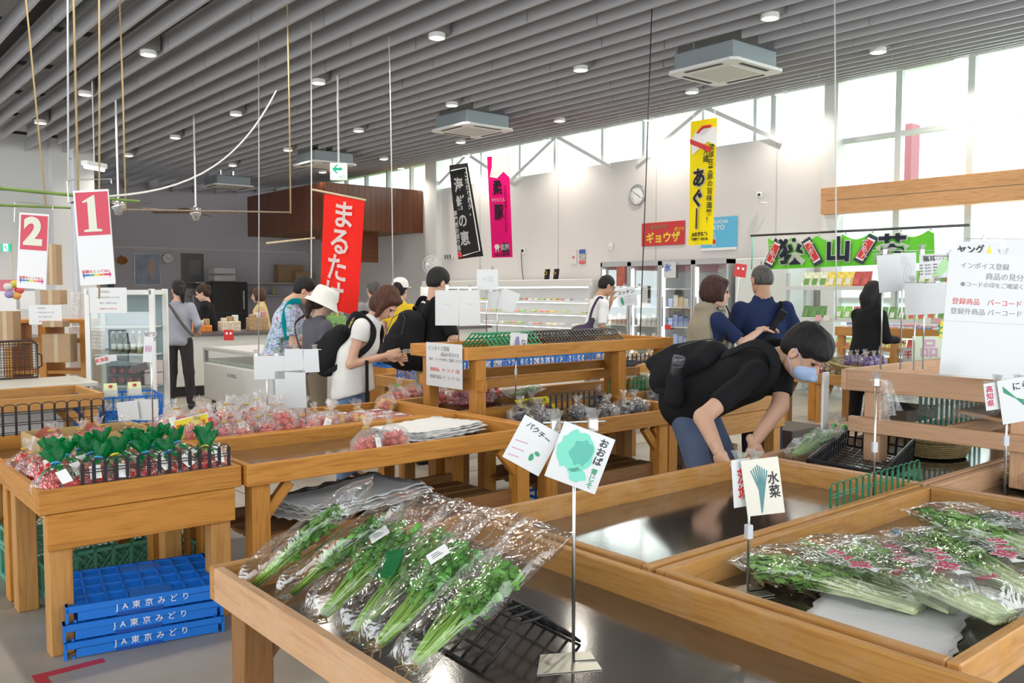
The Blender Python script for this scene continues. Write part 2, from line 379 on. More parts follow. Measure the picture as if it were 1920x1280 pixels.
# ------------------------------------------------ tables
def leg_set(t, pts, z1, mat, w=.09, nm='leg'):
    for (x, y) in pts: bar(t, nm, x-w/2, y-w/2, 0, x+w/2, y+w/2, z1, mat, .004)
def table(label, x0, y0, x1, y1, mat=OCH, rim=.10, zr=.70, zt=.625, legs=None, apron='', shelf=None, lmat=None, tray=TRAY, wall=.032, group=None, braces=True, rims=None, amat=None):
    cx, cy = (x0+x1)/2, (y0+y1)/2; lx, ly = (x1-x0)/2, (y1-y0)/2; lmat = lmat or mat; rims = rims or {}
    t = thing('display_table', label, 'table', (cx, cy, 0), group=group)
    bar(t, 'rim_board', -lx, -ly, zr-rim, lx, -ly+wall, zr, rims.get('f', mat), .004)
    bar(t, 'rim_board', -lx, ly-wall, zr-rim, lx, ly, zr, rims.get('b', mat), .004)
    bar(t, 'rim_board', -lx, -ly+wall+.001, zr-rim, -lx+wall, ly-wall-.001, zr, rims.get('l', mat), .004)
    bar(t, 'rim_board', lx-wall, -ly+wall+.001, zr-rim, lx, ly-wall-.001, zr, rims.get('r', mat), .004)
    MB().box(-lx+wall, -ly+wall, zt-.015, lx-wall, ly-wall, zt).build('tray_panel', tray, t)
    L = legs if legs is not None else [(-lx+.085, -ly+.085), (lx-.085, -ly+.085), (-lx+.085, ly-.085), (lx-.085, ly-.085)]
    leg_set(t, L, zr-rim-.001, lmat)
    if 'f' in apron: bar(t, 'apron', -lx+.03, -ly+.008, zr-rim-.152, lx-.03, -ly+.035, zr-rim-.003, amat or mat, .003)
    if 'b' in apron: bar(t, 'apron', -lx+.03, ly-.035, zr-rim-.152, lx-.03, ly-.008, zr-rim-.003, amat or mat, .003)
    if 'l' in apron: bar(t, 'apron', -lx+.008, -ly+.03, zr-rim-.152, -lx+.035, ly-.03, zr-rim-.003, amat or mat, .003)
    if braces:
        for (x, y) in L:
            sx = 1 if x < 0 else -1
            stick(t, 'brace', (x+sx*.03, y, zr-rim-.17), (x+sx*.16, y, zr-rim-.02), .04, .05, lmat)
    if shelf:
        z = shelf
        bar(t, 'shelf_board', -lx+.13, -ly+.10, z-.10, lx-.13, -ly+.13, z, DKW); bar(t, 'shelf_board', -lx+.13, ly-.13, z-.10, lx-.13, ly-.10, z, DKW)
        for k in range(4):
            w = (2*ly-.28)/4
            bar(t, 'shelf_slat', -lx+.13, -ly+.14+k*w, z-.06, lx-.13, -ly+.14+k*w+w*.75, z-.04, DKW)
    return t
table('empty front half of pale scuffed table holding bagged coriander and black wire rack', .94, -.35, 1.885, 2.50, PALE, zt=.615, legs=[(-.385, 1.33), (.385, 1.33), (-.385, -1.2), (.385, -1.2)], rims={'r': RIMIN, 'b': RIMIN}, lmat=DKW)
tF0 = COL.objects[-1]
table('empty dark-trayed table reflecting window, in front of bending man', 1.915, 1.665, 3.60, 2.50, RIMIN, zt=.615)
table('wood-rimmed table holding bagged green mizuna and cucumbers', 1.915, .79, 3.60, 1.645, RIMIN, zt=.615)
table('table with black basket and wicker basket under the near pink-toned shelf', 3.63, 1.665, 6.2, 2.50, PINK, zt=.615)
table('table at right edge with green leaf bags, below hanging leek card', 3.63, .2, 6.2, 1.645, PINK, zt=.615)
table('ochre table at left with green-topped tomato bags and black wire divider', .77, 3.86, 1.612, 4.68, OCH, apron='f', tray=M('white_tray', (.7, .7, .7), .4), lmat=TAN)
table('ochre table behind the green-topped bags, carrying a cardboard fruit tray', .77, 4.70, 1.612, 5.50, OCH)
table('mostly empty ochre table with stack of white foam sheets', 1.625, 3.83, 3.42, 4.65, OCH, shelf=.33, apron='')
table('ochre table crowded with clear bags and flat packs of tomatoes', 1.625, 4.67, 3.42, 5.48, OCH)
table('ochre table with bagged eggplants and black and green wire dividers', 3.44, 3.83, 4.85, 4.65, OCH, shelf=.33, legs=[(-.56, -.3), (.45, -.32), (.55, -.32), (-.56, .3), (.6, .3)])
table('ochre table behind bending man with two-board front', 4.86, 3.83, 6.02, 4.65, TAN, apron='f')
table('ochre table under the raised shelf, holding bagged greens and radishes', 3.44, 4.67, 6.02, 5.50, TAN)
table('long ochre table behind raised shelf carrying blue crates', 4.35, 6.42, 8.3, 7.25, TAN, zt=.66)
table('tan table at far left beside a black basket, empty tray', -.6, 7.33, 1.95, 8.12, TAN, shelf=None)
table('ochre table with purple bagged produce, below the candy shelf', 7.7, 2.9, 9.05, 5.05, TAN, zt=.66, legs=[(-.6, 1.0), (-.6, .6), (.6, 1.0), (.6, -.9), (-.6, -.9)])
table('low dark-floored ochre table further back beneath shelf of raw packs', 9.1, 3.3, 10.2, 5.6, OCH, zt=.66)

def rack(name, label, x0, y0, x1, y1, ztop, zbase, rim, mat, posts, tray, rails=(), wp=.085):
    t = thing(name, label, 'shelf', ((x0+x1)/2, (y0+y1)/2, zbase)); lx, ly = (x1-x0)/2, (y1-y0)/2; H = ztop-zbase
    bar(t, 'rim_board', -lx, -ly, H-rim, lx, -ly+.03, H, mat); bar(t, 'rim_board', -lx, ly-.03, H-rim, lx, ly, H, mat)
    bar(t, 'rim_board', -lx, -ly+.031, H-rim, -lx+.03, ly-.031, H, mat); bar(t, 'rim_board', lx-.03, -ly+.031, H-rim, lx, ly-.031, H, mat)
    MB().box(-lx+.03, -ly+.03, H-rim+.005, lx-.03, ly-.03, H-rim+.02).build('tray_panel', tray, t)
    for (px, py) in posts: bar(t, 'post', px-wp/2-(x0+x1)/2, py-wp/2-(y0+y1)/2, 0, px+wp/2-(x0+x1)/2, py+wp/2-(y0+y1)/2, H-rim, mat, .004)
    for r in rails:
        a = (r[0]-(x0+x1)/2, r[1]-(y0+y1)/2, r[2]-zbase); b = (r[3]-(x0+x1)/2, r[4]-(y0+y1)/2, r[5]-zbase)
        bar(t, 'rail', a[0], a[1], a[2], b[0], b[1], b[2], mat)
    return t
WTRAY = M('white_tray', (.7, .7, .7), .4)
rack('raised_shelf', 'raised ochre shelf carrying green and black wire racks, white notice on end', 3.47, 4.60, 5.56, 5.28, 1.125, .63, .085, OCH,
     [(3.60, 4.66), (4.98, 4.66), (5.47, 4.66), (3.60, 5.21), (5.47, 5.21)], M('tan_tray', (.45, .35, .22), .5),
     [(3.56, 4.55, .83, 3.60, 5.30, .90), (3.6, 5.25, .84, 5.5, 5.28, .91), (3.6, 4.90, .80, 5.5, 4.93, .87)])
rack('raised_shelf', 'near raised pinkish shelf full of card stands, clear bags hung on rim', 4.13, 1.15, 5.9, 2.33, 1.105, .63, .105, PINK,
     [(4.19, 2.17), (4.19, 1.49), (5.8, 2.2), (5.8, 1.3)], WTRAY,
     [(4.10, 1.36, .80, 4.135, 2.27, .875), (4.2, 1.80, .80, 5.8, 1.83, .87), (5.78, 1.36, .80, 5.81, 2.27, .875)])
rack('raised_shelf', 'far ochre shelf of small candy packets before the long-haired woman', 9.1, 3.75, 9.75, 5.22, 1.10, .69, .10, TAN,
     [(9.15, 5.16), (9.15, 4.55), (9.15, 3.8), (9.7, 5.16), (9.7, 3.8)], M('tan_tray', (.45, .35, .22), .5), [(9.12, 3.8, .85, 9.16, 5.2, .89)], wp=.07)

# ------------------------------------------------ ceiling fixtures
LAMP = M('lamp_face', (1, .93, .80), .5, emit=14)
dl = None; DLG = 'round downlights between ceiling slats'
for gx in (1.2, 3.3, 5.4, 7.5, 9.6, 11.7):
    for k in range(6):
        gy = (5.05, 4.95, 5.1, 5.05, 5.05, 5.0)[0]+2.62*k
        if gx < 5 and gy > 17: continue
        if any(abs(gx-a) < .7 and abs(gy-b) < .6 for a, b in ACS): continue
        q = Vector((gx, gy, 0))
        if dl is None:
            dl = thing('ceiling_light', 'x', 'light', group=DLG)
            MB().box(-.1, -.1, .05, .1, .1, .24).build('housing', M('lamp_housing', (.22, .20, .19), .6), dl)
            MB().lathe([(.085, .05), (.092, .0), (.078, .0), (.07, .03)], n=20, caps=False).build('trim_ring', WHITE, dl)
            MB().lathe([(.076, .004), (.06, -.004), (.001, -.008)], n=20, caps=False).build('diffuser', LAMP, dl)
            o = dl
        else: o = copy_tree(dl)
        o.location = (gx, gy, zc(gx)-.035); o['label'] = 'round downlight in the %s row counted from the left, %s from the nearest' % (ORD[int((gx-1.2)/2.1+.5)], ORD[k])
        L = bpy.data.lights.new('downlight', 'SPOT'); L.energy = 105; L.color = (1, .92, .8); L.spot_size = 2.6; L.spot_blend = .6; L.shadow_soft_size = .07
        lo = bpy.data.objects.new('downlight', L); lo.location = (gx, gy, zc(gx)-.06); COL.objects.link(lo)
def cassette(loc, label, ducts=True):
    t = thing('air_conditioner', label, 'air conditioner', loc)
    ap = WHITE
    b = MB(); b.prism([(-.47, -.41), (-.41, -.47), (.41, -.47), (.47, -.41), (.47, .41), (.41, .47), (-.41, .47), (-.47, .41)], 0, .035); bevel(b.build('panel', ap, t), .008, 2)
    MB().box(-.28, -.28, -.008, .28, .28, 0).build('grille', M('ac_grille', (.62, .61, .58), .6), t)
    for a in range(4):
        MB().box(-.25, -.41, -.004, .25, -.36, 0).build('air_slot', M('slot_dark', (.04, .04, .04), .6), t, rot=(0, 0, a*pi/2))
    bevel(MB().box(-.40, -.40, .035, .40, .40, .23).build('body', M('ac_body', (.30, .34, .36), .5, .3), t), .01)
    MB().tube([(.42, .2, .2), (.5, .2, .2), (.62, .24, .22), (.7, .3, .35)], .03, 8).build('pipe', M('pipe_black', (.05, .05, .05), .6), t, True)
    return t
for i, (a, b) in enumerate(ACS):
    cassette((a, b, 3.93), ['white ceiling cassette air conditioner nearest, above yellow flag', 'white cassette air conditioner above the pink flag', 'white cassette air conditioner just above exit sign', 'white cassette air conditioner at back above ceiling fan'][i])
# exit sign on its pole
p = PT(635, 322, 11.2)
t = thing('exit_sign', 'white hanging exit sign with green arrow above red flag', 'sign', p, rz=-YAW)
bevel(MB().box(-.105, -.03, -.105, .105, .03, .105).build('case', M('sign_white', (.85, .88, .85), .4, emit=.35), t), .006)
G = M('exit_green', (0, .45, .25), .4, emit=.3)
MB().prism([(-.075, 0), (-.02, .055), (.0, .055), (-.035, .016), (.05, .016), (.05, -.016), (-.035, -.016), (.0, -.055), (-.02, -.055)], 0, .003, Matrix.Rotation(pi/2, 4, 'X')).build('arrow', G, t, loc=(.0, -.031, .03))
text('出口', .04, G, t, (.045, -.032, -.07), (pi/2, 0, 0))
MB().tube([(0, 0, .105), (0, 0, 4.2-p.z)], .012, 8).build('pole', WHITE, t)
# thin cords and poles hanging from the ceiling
def cord(label, pts, r, mat, name='hanging_wire', cat='cord'):
    o = MB().tube(pts, r, 6).build(name, mat, None, True); return tag(o, label, cat)
CW = M('white_cord', (.72, .72, .70), .6); CJ = M('jute', (.50, .36, .17), .9); CB = M('black_cord', (.03, .03, .03), .6)
def vcord(label, u0, v0, u1, v1, t, r, mat, z=4.2):
    a = PT(u0, v0, t); b = PT(u1, v1, t)
    if z: a.z = z
    return cord(label, [a, (a+b)/2+Vector((.004, 0, 0)), b], r, mat)
vcord('thin white pole from ceiling left of exit sign down to blank cards', 585, 160, 583, 760, 9.0, .006, CW)
vcord('thin cord from ceiling passing in front of wooden soffit right part', 731, 270, 737, 535, 9.5, .006, CW)
vcord('grey thin wire left of wooden soffit', 488, 250, 485, 700, 9.2, .006, M('grey_cord', (.4, .4, .4), .5))
vcord('black cord hanging in front of wall clock', 1221, 160, 1200, 632, 8.6, .006, CB)
vcord('light chain hanging in front of tall window and green banner', 1562, 65, 1568, 600, 7.5, .006, CW)
vcord('pale green cord left of green banner', 1411, 445, 1409, 505, 9.2, .008, M('green_cord', (.2, .5, .4), .6), z=None)
def fit_cord(): pass
# bamboo poles, strings and numbered banners
GB = M('green_bamboo', (.16, .26, .05), .45, var=.2)
def pole(label, a, b, r, mat, nodes=5):
    a = Vector(a); b = Vector(b); pts = []; rs = []
    for i in range(nodes*3+1):
        f = i/(nodes*3); pts.append(a.lerp(b, f)); rs.append(r*(1.18 if i % 3 == 0 else 1)*(1-.2*f))
    return tag(MB().tube(pts, rs, 10).build('bamboo_pole', mat, None, True), label, 'pole')
pole('green bamboo pole hanging by strings above banner 1', PT(-80, 345, 4.6), PT(262, 378, 5.2), .010, GB)
pole('lower green bamboo pole hanging above banner 2', PT(-60, 382, 5.0), PT(131, 389.5, 5.6), .009, GB)
pole('thin brown bamboo pole hanging left of soffit', PT(232, 393, 7.8), PT(545, 398, 8.4), .009, M('brown_bamboo', (.22, .17, .12), .5))
pole('short pale bamboo stick hanging in front of kitchen left of red flag', PT(500, 456, 8.5), PT(590, 446, 8.8), .010, M('pale_bamboo', (.55, .45, .28), .5))
vcord('left jute string holding upper bamboo pole', 136, -20, 147, 376, 4.98, .006, CJ)
vcord('jute string crossing in front of banner 1', 193, -20, 186, 560, 5.05, .005, CJ)
vcord('jute string slanting to lower bamboo pole', 30, 100, 86, 389, 5.4, .005, CJ)
vcord('jute string of brown bamboo pole at ceiling fan', 232, 315, 236, 395, 7.8, .007, CJ)
vcord('jute string of brown bamboo pole before soffit', 543, 310, 545, 400, 8.4, .007, CJ)
vcord('white cord dropping to the metal hanger above banner 1', 137, 150, 128, 345, 5.1, .005, CW)
cord('long white cord sagging from ceiling to bamboo pole', [PT(518, 170, 8.5).lerp(PT(205, 368, 5.2), f)+Vector((0, 0, -.32*4*f*(1-f)*(1-.3*f))) for f in [i/14 for i in range(15)]], .007, CW)
def hang_banner(num, u0, v0, u1, v1, t, ang, red_v, label):
    a = PT(u0, v0, t); b = PT(u1, v0, t); w = (b-a).length; h = (v1-v0)/FPX*t
    o = thing('number_banner', label, 'banner', (a+b)/2, rot=(0, ang, -YAW))
    MB().box(-w/2, -.004, -h, w/2, .004, 0).build('panel', M('banner_white', (.76, .76, .76), .35), o)
    rh = (red_v-v0)/FPX*t
    MB().box(-w/2+.012, -.006, -rh, w/2-.004, -.004, -.012).build('red_field', M('banner_red', (.60, .04, .08), .4), o)
    BC = M('banner_cream', (.70, .70, .58), .5)
    if num == '1': MB().prism([(x*rh, z*rh) for x, z in ((-.20, -.40), (.20, -.40), (.20, -.355), (.09, -.34), (.085, .40), (.05, .40), (-.20, .27), (-.19, .24), (-.085, .26), (-.09, -.34), (-.20, -.355))], 0, .001, Matrix.Rotation(pi/2, 4, 'X')).build('numeral', BC, o, loc=(0, -.0065, -rh*.52))
    else: text(num, rh*1.0, BC, o, (0, -.008, -rh*.53), (pi/2, 0, 0), bold=.010, name='numeral', res=6)
    text('距離をとってね！', w*.105, RED, o, (0, -.0065, -h*.86), (pi/2, 0, 0))
    cs = [(.03, .12, .5), (.05, .35, .18), (.75, .62, .05), (.75, .22, .05), (.6, .02, .15)]
    for i, c in enumerate(cs): MB().box(-w*.36+i*w*.144, -.006, -h*.905, -w*.36+(i+1)*w*.144, -.0045, -h*.885).build('colour_bar', M('bar%d' % i, c, .5), o)
    for s_, c in ((-1, cs[0]), (1, cs[-1])): MB().prism([(s_*w*.36, -.018), (s_*w*.36, .018), (s_*w*.41, 0)], 0, .0016, Matrix.Rotation(pi/2, 4, 'X')).build('arrow_tip', M('bar%d' % (0 if s_ < 0 else 4), c, .5), o, loc=(0, -.0045, -h*.895))
    fr = MB().tube([(-w/2-.03, 0, -.06), (-w/2-.03, 0, .055), (-w/2, 0, .06), (w/2+.02, 0, .055), (w/2+.02, 0, .03)], .003, 6).build('wire_hanger', STEEL, o)
    return o
hang_banner('1', 137, 356, 203, 532, 4.9, R_(-3), 440, 'right and larger of two hanging banners, single-stroke numeral one over rainbow bar')
hang_banner('2', 37, 400, 92, 540, 5.3, R_(4), 468, 'left and smaller hanging banner, curly numeral two over rainbow bar')
# ceiling fans
def fan(label, loc, rz, top):
    t = thing('ceiling_fan', label, 'fan', loc, rz=rz)
    MB().tube([(0, 0, .08), (0, 0, top-loc[2])], .014, 8).build('downrod', WHITE, t)
    MB().lathe([(.02, .1), (.07, .07), (.09, .02), (.09, -.03), (.06, -.06), (.045, -.12), (.02, -.13)], n=20).build('motor', M('fan_chrome', (.65, .65, .67), .25, .8), t, True)
    for k in range(4):
        bevel(MB().box(.09, -.06, -.004, .68, .07, .004, Matrix.Rotation(k*pi/2, 4, 'Z') @ Matrix.Rotation(R_(10), 4, 'X')).build('blade', M('fan_blade', (.10, .045, .03), .4), t), .003)
fan('dark-bladed ceiling fan left, behind bamboo pole tip', PT(222, 386, 12.5), .3, 4.3)
fan('dark-bladed ceiling fan further right, in front of grey back wall', PT(367, 398, 14), .9, 4.3)
# hanging fluorescent fixture at the back left
t = thing('tube_light', 'bright hanging fluorescent tube fixture beside the white column', 'light', PT(177, 313, 11.5), rz=R_(35))
MB().box(-.18, -.05, 0, .18, .05, .06).build('housing', WHITE, t)
MB().tube([(-.17, 0, -.02), (.17, 0, -.02)], .02, 8).build('tube', M('tube_glow', (.95, 1, 1), .5, emit=9), t)
MB().tube([(0, 0, .06), (0, 0, 1.1)], .008, 6).build('rod', WHITE, t)
# ------------------------------------------------ smooth bodies from blended rounded limbs (dense field -> surface mesh)
def _smin(a, b, k):
    h = np.clip(.5+.5*(b-a)/k, 0, 1); return b+(a-b)*h-k*h*(1-h)
def V3(*a): return np.array(a, float)
def C(a, b, ra, rb=None, k=None, kx=1.0, ax=None, op='u'): return ('c', V3(*a), V3(*b), ra, ra if rb is None else rb, kx, ax, k, op)
def Eo(c, r, R=None, k=None, op='u'): return ('e', V3(*c), V3(*r), R, k, op)
def Bo(c, h, rr, R=None, k=None, op='u'): return ('b', V3(*c), V3(*h), rr, R, k, op)
def Pl(p, n, op='i'): return ('p', V3(*p), V3(*n)/np.linalg.norm(V3(*n)), op)      # keeps the side n points away from
def _dist(pr, P):
    t = pr[0]
    if t == 'c':
        _, a, b, ra, rb, kx, ax, k, op = pr; Q = P; s = 1
        if kx != 1.0:
            axv = V3(1, 0, 0) if ax is None else V3(*ax)/np.linalg.norm(ax); f = (1/kx-1)
            cn = (a+b)/2; Q = P + ((P-cn)@axv)[..., None]*axv*f
            a = a+((a-cn)@axv)*axv*f; b = b+((b-cn)@axv)*axv*f
        d = b-a; L2 = max(d@d, 1e-12); u = np.clip(((Q-a)@d)/L2, 0, 1)
        return np.linalg.norm(Q-a-u[..., None]*d, axis=-1)-(ra+(rb-ra)*u), k, op
    if t == 'e':
        _, c, r, R, k, op = pr; q = P-c
        if R is not None: q = q@R
        n = np.linalg.norm(q/r, axis=-1); m = np.linalg.norm(q/(r*r), axis=-1)+1e-9
        return n*(n-1)/m, k, op
    if t == 'b':
        _, c, h, rr, R, k, op = pr; q = P-c
        if R is not None: q = q@R
        q = np.abs(q)-(h-rr)
        return np.linalg.norm(np.maximum(q, 0), axis=-1)+np.minimum(q.max(axis=-1), 0)-rr, k, op
    _, p, n, op = pr
    return (P-p)@n, None, op
def _bb(pr):
    t = pr[0]
    if t == 'c':
        e = max(pr[3], pr[4])*max(pr[5], 1)+.01; return np.minimum(pr[1], pr[2])-e, np.maximum(pr[1], pr[2])+e
    if t == 'e': e = pr[2].max()+.01; return pr[1]-e, pr[1]+e
    if t == 'b': e = np.linalg.norm(pr[2])+.01; return pr[1]-e, pr[1]+e
def surf_nets(prims, h, k=.03, noise=0, nscale=(30, 30, 30)):
    los, his = zip(*[_bb(p) for p in prims if p[-1] == 'u'])
    lo = np.min(los, axis=0)-2*h; hi = np.max(his, axis=0)+2*h
    n = np.ceil((hi-lo)/h).astype(int)+1
    g = np.stack(np.meshgrid(*[lo[i]+h*np.arange(n[i]) for i in range(3)], indexing='ij'), axis=-1)
    F = np.full(g.shape[:3], 1.0)
    for pr in prims:
        if pr[0] != 'p':
            a, b = _bb(pr); mrg = .10
            i0 = np.clip(((a-mrg-lo)/h).astype(int), 0, n-1); i1 = np.clip(((b+mrg-lo)/h).astype(int)+2, 1, n)
            sl = tuple(slice(i0[i], i1[i]) for i in range(3))
        else: sl = (slice(None),)*3
        d, kk, op = _dist(pr, g[sl]); kk = k if kk is None else kk; cur = F[sl]
        if op == 'u': F[sl] = _smin(cur, d, kk) if kk > 0 else np.minimum(cur, d)
        elif op == 's': F[sl] = -_smin(-cur, d, kk)
        else: F[sl] = np.maximum(cur, d)
    if noise:
        F = F + noise*(np.sin(g[..., 0]*nscale[0]+1.3*np.sin(g[..., 2]*nscale[2]*.6))*np.sin(g[..., 1]*nscale[1]+np.sin(g[..., 0]*9))*.6+.4*np.sin(g[..., 2]*nscale[2]+2*np.sin(g[..., 0]*11)+g[..., 1]*7))
    F = np.pad(F, 1, constant_values=1.0); lo = lo-h
    I = F < 0; c = [I[i:I.shape[0]-1+i, j:I.shape[1]-1+j, l:I.shape[2]-1+l] for i in (0, 1) for j in (0, 1) for l in (0, 1)]
    cnt = sum(x.astype(np.int8) for x in c); mix = (cnt > 0) & (cnt < 8)
    idx = np.argwhere(mix); vid = -np.ones(mix.shape, int); vid[tuple(idx.T)] = np.arange(len(idx))
    acc = np.zeros((len(idx), 3)); num = np.zeros(len(idx))
    cor = [(i, j, l) for i in (0, 1) for j in (0, 1) for l in (0, 1)]
    for a in cor:
        for ax in range(3):
            if a[ax]: continue
            b = list(a); b[ax] = 1
            fa = F[idx[:, 0]+a[0], idx[:, 1]+a[1], idx[:, 2]+a[2]]; fb = F[idx[:, 0]+b[0], idx[:, 1]+b[1], idx[:, 2]+b[2]]
            m = (fa < 0) != (fb < 0); t = np.where(m, fa/np.where(m, fa-fb, 1), 0)
            p = np.tile(np.array(a, float), (len(idx), 1)); p[:, ax] += t
            acc += p*m[:, None]; num += m
    verts = (idx+acc/num[:, None])*h+lo
    faces = []
    for ax in range(3):
        o1, o2 = (ax+1) % 3, (ax+2) % 3
        A = I; s0 = [slice(None)]*3; s1 = [slice(None)]*3; s0[ax] = slice(0, -1); s1[ax] = slice(1, None)
        ed = A[tuple(s0)] != A[tuple(s1)]; ei = np.argwhere(ed)
        ei = ei[(ei[:, o1] > 0) & (ei[:, o2] > 0)]
        def vv(d1, d2):
            q = ei.copy(); q[:, o1] -= d1; q[:, o2] -= d2; return vid[q[:, 0], q[:, 1], q[:, 2]]
        q = np.stack([vv(1, 1), vv(0, 1), vv(0, 0), vv(1, 0)], axis=1)
        ins = A[ei[:, 0], ei[:, 1], ei[:, 2]]; q[~ins] = q[~ins][:, ::-1]; faces.append(q)
    return verts, np.concatenate(faces)
def mesh_np(name, parts, mats, parent, smooth=True):
    vs = []; fs = []; b = 0; mi = []
    for j, (v, f) in enumerate(parts): vs.append(v); fs.append(f+b); b += len(v); mi += [j]*len(f)
    v = np.concatenate(vs).astype(np.float32); f = np.concatenate(fs).astype(np.int32)
    me = bpy.data.meshes.new(name); me.vertices.add(len(v)); me.vertices.foreach_set('co', v.ravel())
    me.loops.add(f.size); me.loops.foreach_set('vertex_index', f.ravel()); me.polygons.add(len(f))
    me.polygons.foreach_set('loop_start', np.arange(0, f.size, 4, dtype=np.int32)); me.polygons.foreach_set('loop_total', np.full(len(f), 4, np.int32))
    if smooth: me.polygons.foreach_set('use_smooth', np.ones(len(f), bool))
    for m in (mats if isinstance(mats, (list, tuple)) else [mats]): me.materials.append(m)
    me.update(calc_edges=True); me.validate()
    return link(name, me, None, parent)
def sdf(name, prims, mat, parent, h=.012, k=.03, noise=0, ns=(30, 30, 30), rel=0):
    o = mesh_np(name, [surf_nets(prims, h, k, noise, ns)], mat, parent)
    return o

# ------------------------------------------------ people
def skinm(name, col): 
    m = M(name, col, .5, var=.05, vscale=9, spec=.35); p = m.node_tree.nodes['Principled BSDF']
    p.inputs['Subsurface Weight'].default_value = .12; p.inputs['Subsurface Scale'].default_value = .02; return m
SKIN = skinm('skin_light', (.60, .36, .25)); SKIN2 = skinm('skin_tan', (.48, .27, .17)); SKIN3 = skinm('skin_fair', (.66, .42, .32))
EYE = M('eye_dark', (.02, .015, .01), .2)
def hairm(name, col): 
    m = M(name, col, .55, var=.5, vscale=30, bump=.9, bscale=60, spec=.3)
    if 'st' not in m:
        m['st'] = 1; nt = m.node_tree; tcn = [n for n in nt.nodes if n.type == 'TEX_COORD'][0]; mp = _n(nt, 'ShaderNodeMapping'); mp.inputs['Scale'].default_value = (3, 3, .45); nt.links.new(tcn.outputs['Object'], mp.inputs[0])
        for n in nt.nodes:
            if n.type == 'TEX_NOISE': nt.links.new(mp.outputs[0], n.inputs['Vector'])
    return m
H_BLK = hairm('hair_black', (.010, .009, .009)); H_BRN = hairm('hair_brown', (.075, .028, .014)); H_DBR = hairm('hair_dark_brown', (.035, .016, .010)); H_GRY = hairm('hair_grey', (.09, .085, .08))
def cloth(name, col, var=.08, bump=.25): return M(name, col, .85, var=var, vscale=5, bump=bump, bscale=14, spec=.15)
def rotM(yaw=0, pitch=0, roll=0):
    """yaw turns left(+), pitch looks down(+), roll tips to own right(+)"""
    return np.array(Matrix.Rotation(yaw, 3, 'Z') @ Matrix.Rotation(-pitch, 3, 'X') @ Matrix.Rotation(roll, 3, 'Y'))
def head_prims(c, R, s=1.0, fem=False):
    def L(x, y, z): return c+R@(V3(x, y, z)*s)
    j = .9 if fem else 1
    P = [Eo(L(0, -.012, .035), V3(.074, .094, .088)*s, R), Eo(L(0, .022, -.03), V3(.060, .068, .078)*s, R),
         C(L(0, .045, -.088), L(0, .050, -.088), .026*s*j, k=.04), C(L(-.035, .0, -.07), L(.035, .0, -.07), .030*s*j, k=.04),
         C(L(0, .088, .012), L(0, .106, -.022), .009*s, .014*s, k=.014), C(L(-.011, .097, -.027), L(.011, .097, -.027), .009*s, k=.01),
         Eo(L(-.032, .092, .008), V3(.016, .012, .010)*s, R, k=.014, op='s'), Eo(L(.032, .092, .008), V3(.016, .012, .010)*s, R, k=.014, op='s'),
         C(L(-.045, .078, .026), L(-.015, .090, .026), .007*s, k=.014), C(L(.045, .078, .026), L(.015, .090, .026), .007*s, k=.014),
         C(L(-.018, .090, -.052), L(.018, .090, -.052), .0065*s, k=.010), C(L(-.014, .088, -.062), L(.014, .088, -.062), .007*s, k=.010),
         Eo(L(0, .098, -.057), V3(.024, .008, .002)*s, R, k=.004, op='s'),
         Eo(L(-.078, -.008, -.008), V3(.010, .020, .032)*s, R, k=.008), Eo(L(.078, -.008, -.008), V3(.010, .020, .032)*s, R, k=.008),
         Eo(L(-.087, -.002, -.006), V3(.006, .010, .018)*s, R, k=.006, op='s'), Eo(L(.087, -.002, -.006), V3(.006, .010, .018)*s, R, k=.006, op='s')]
    return P, L
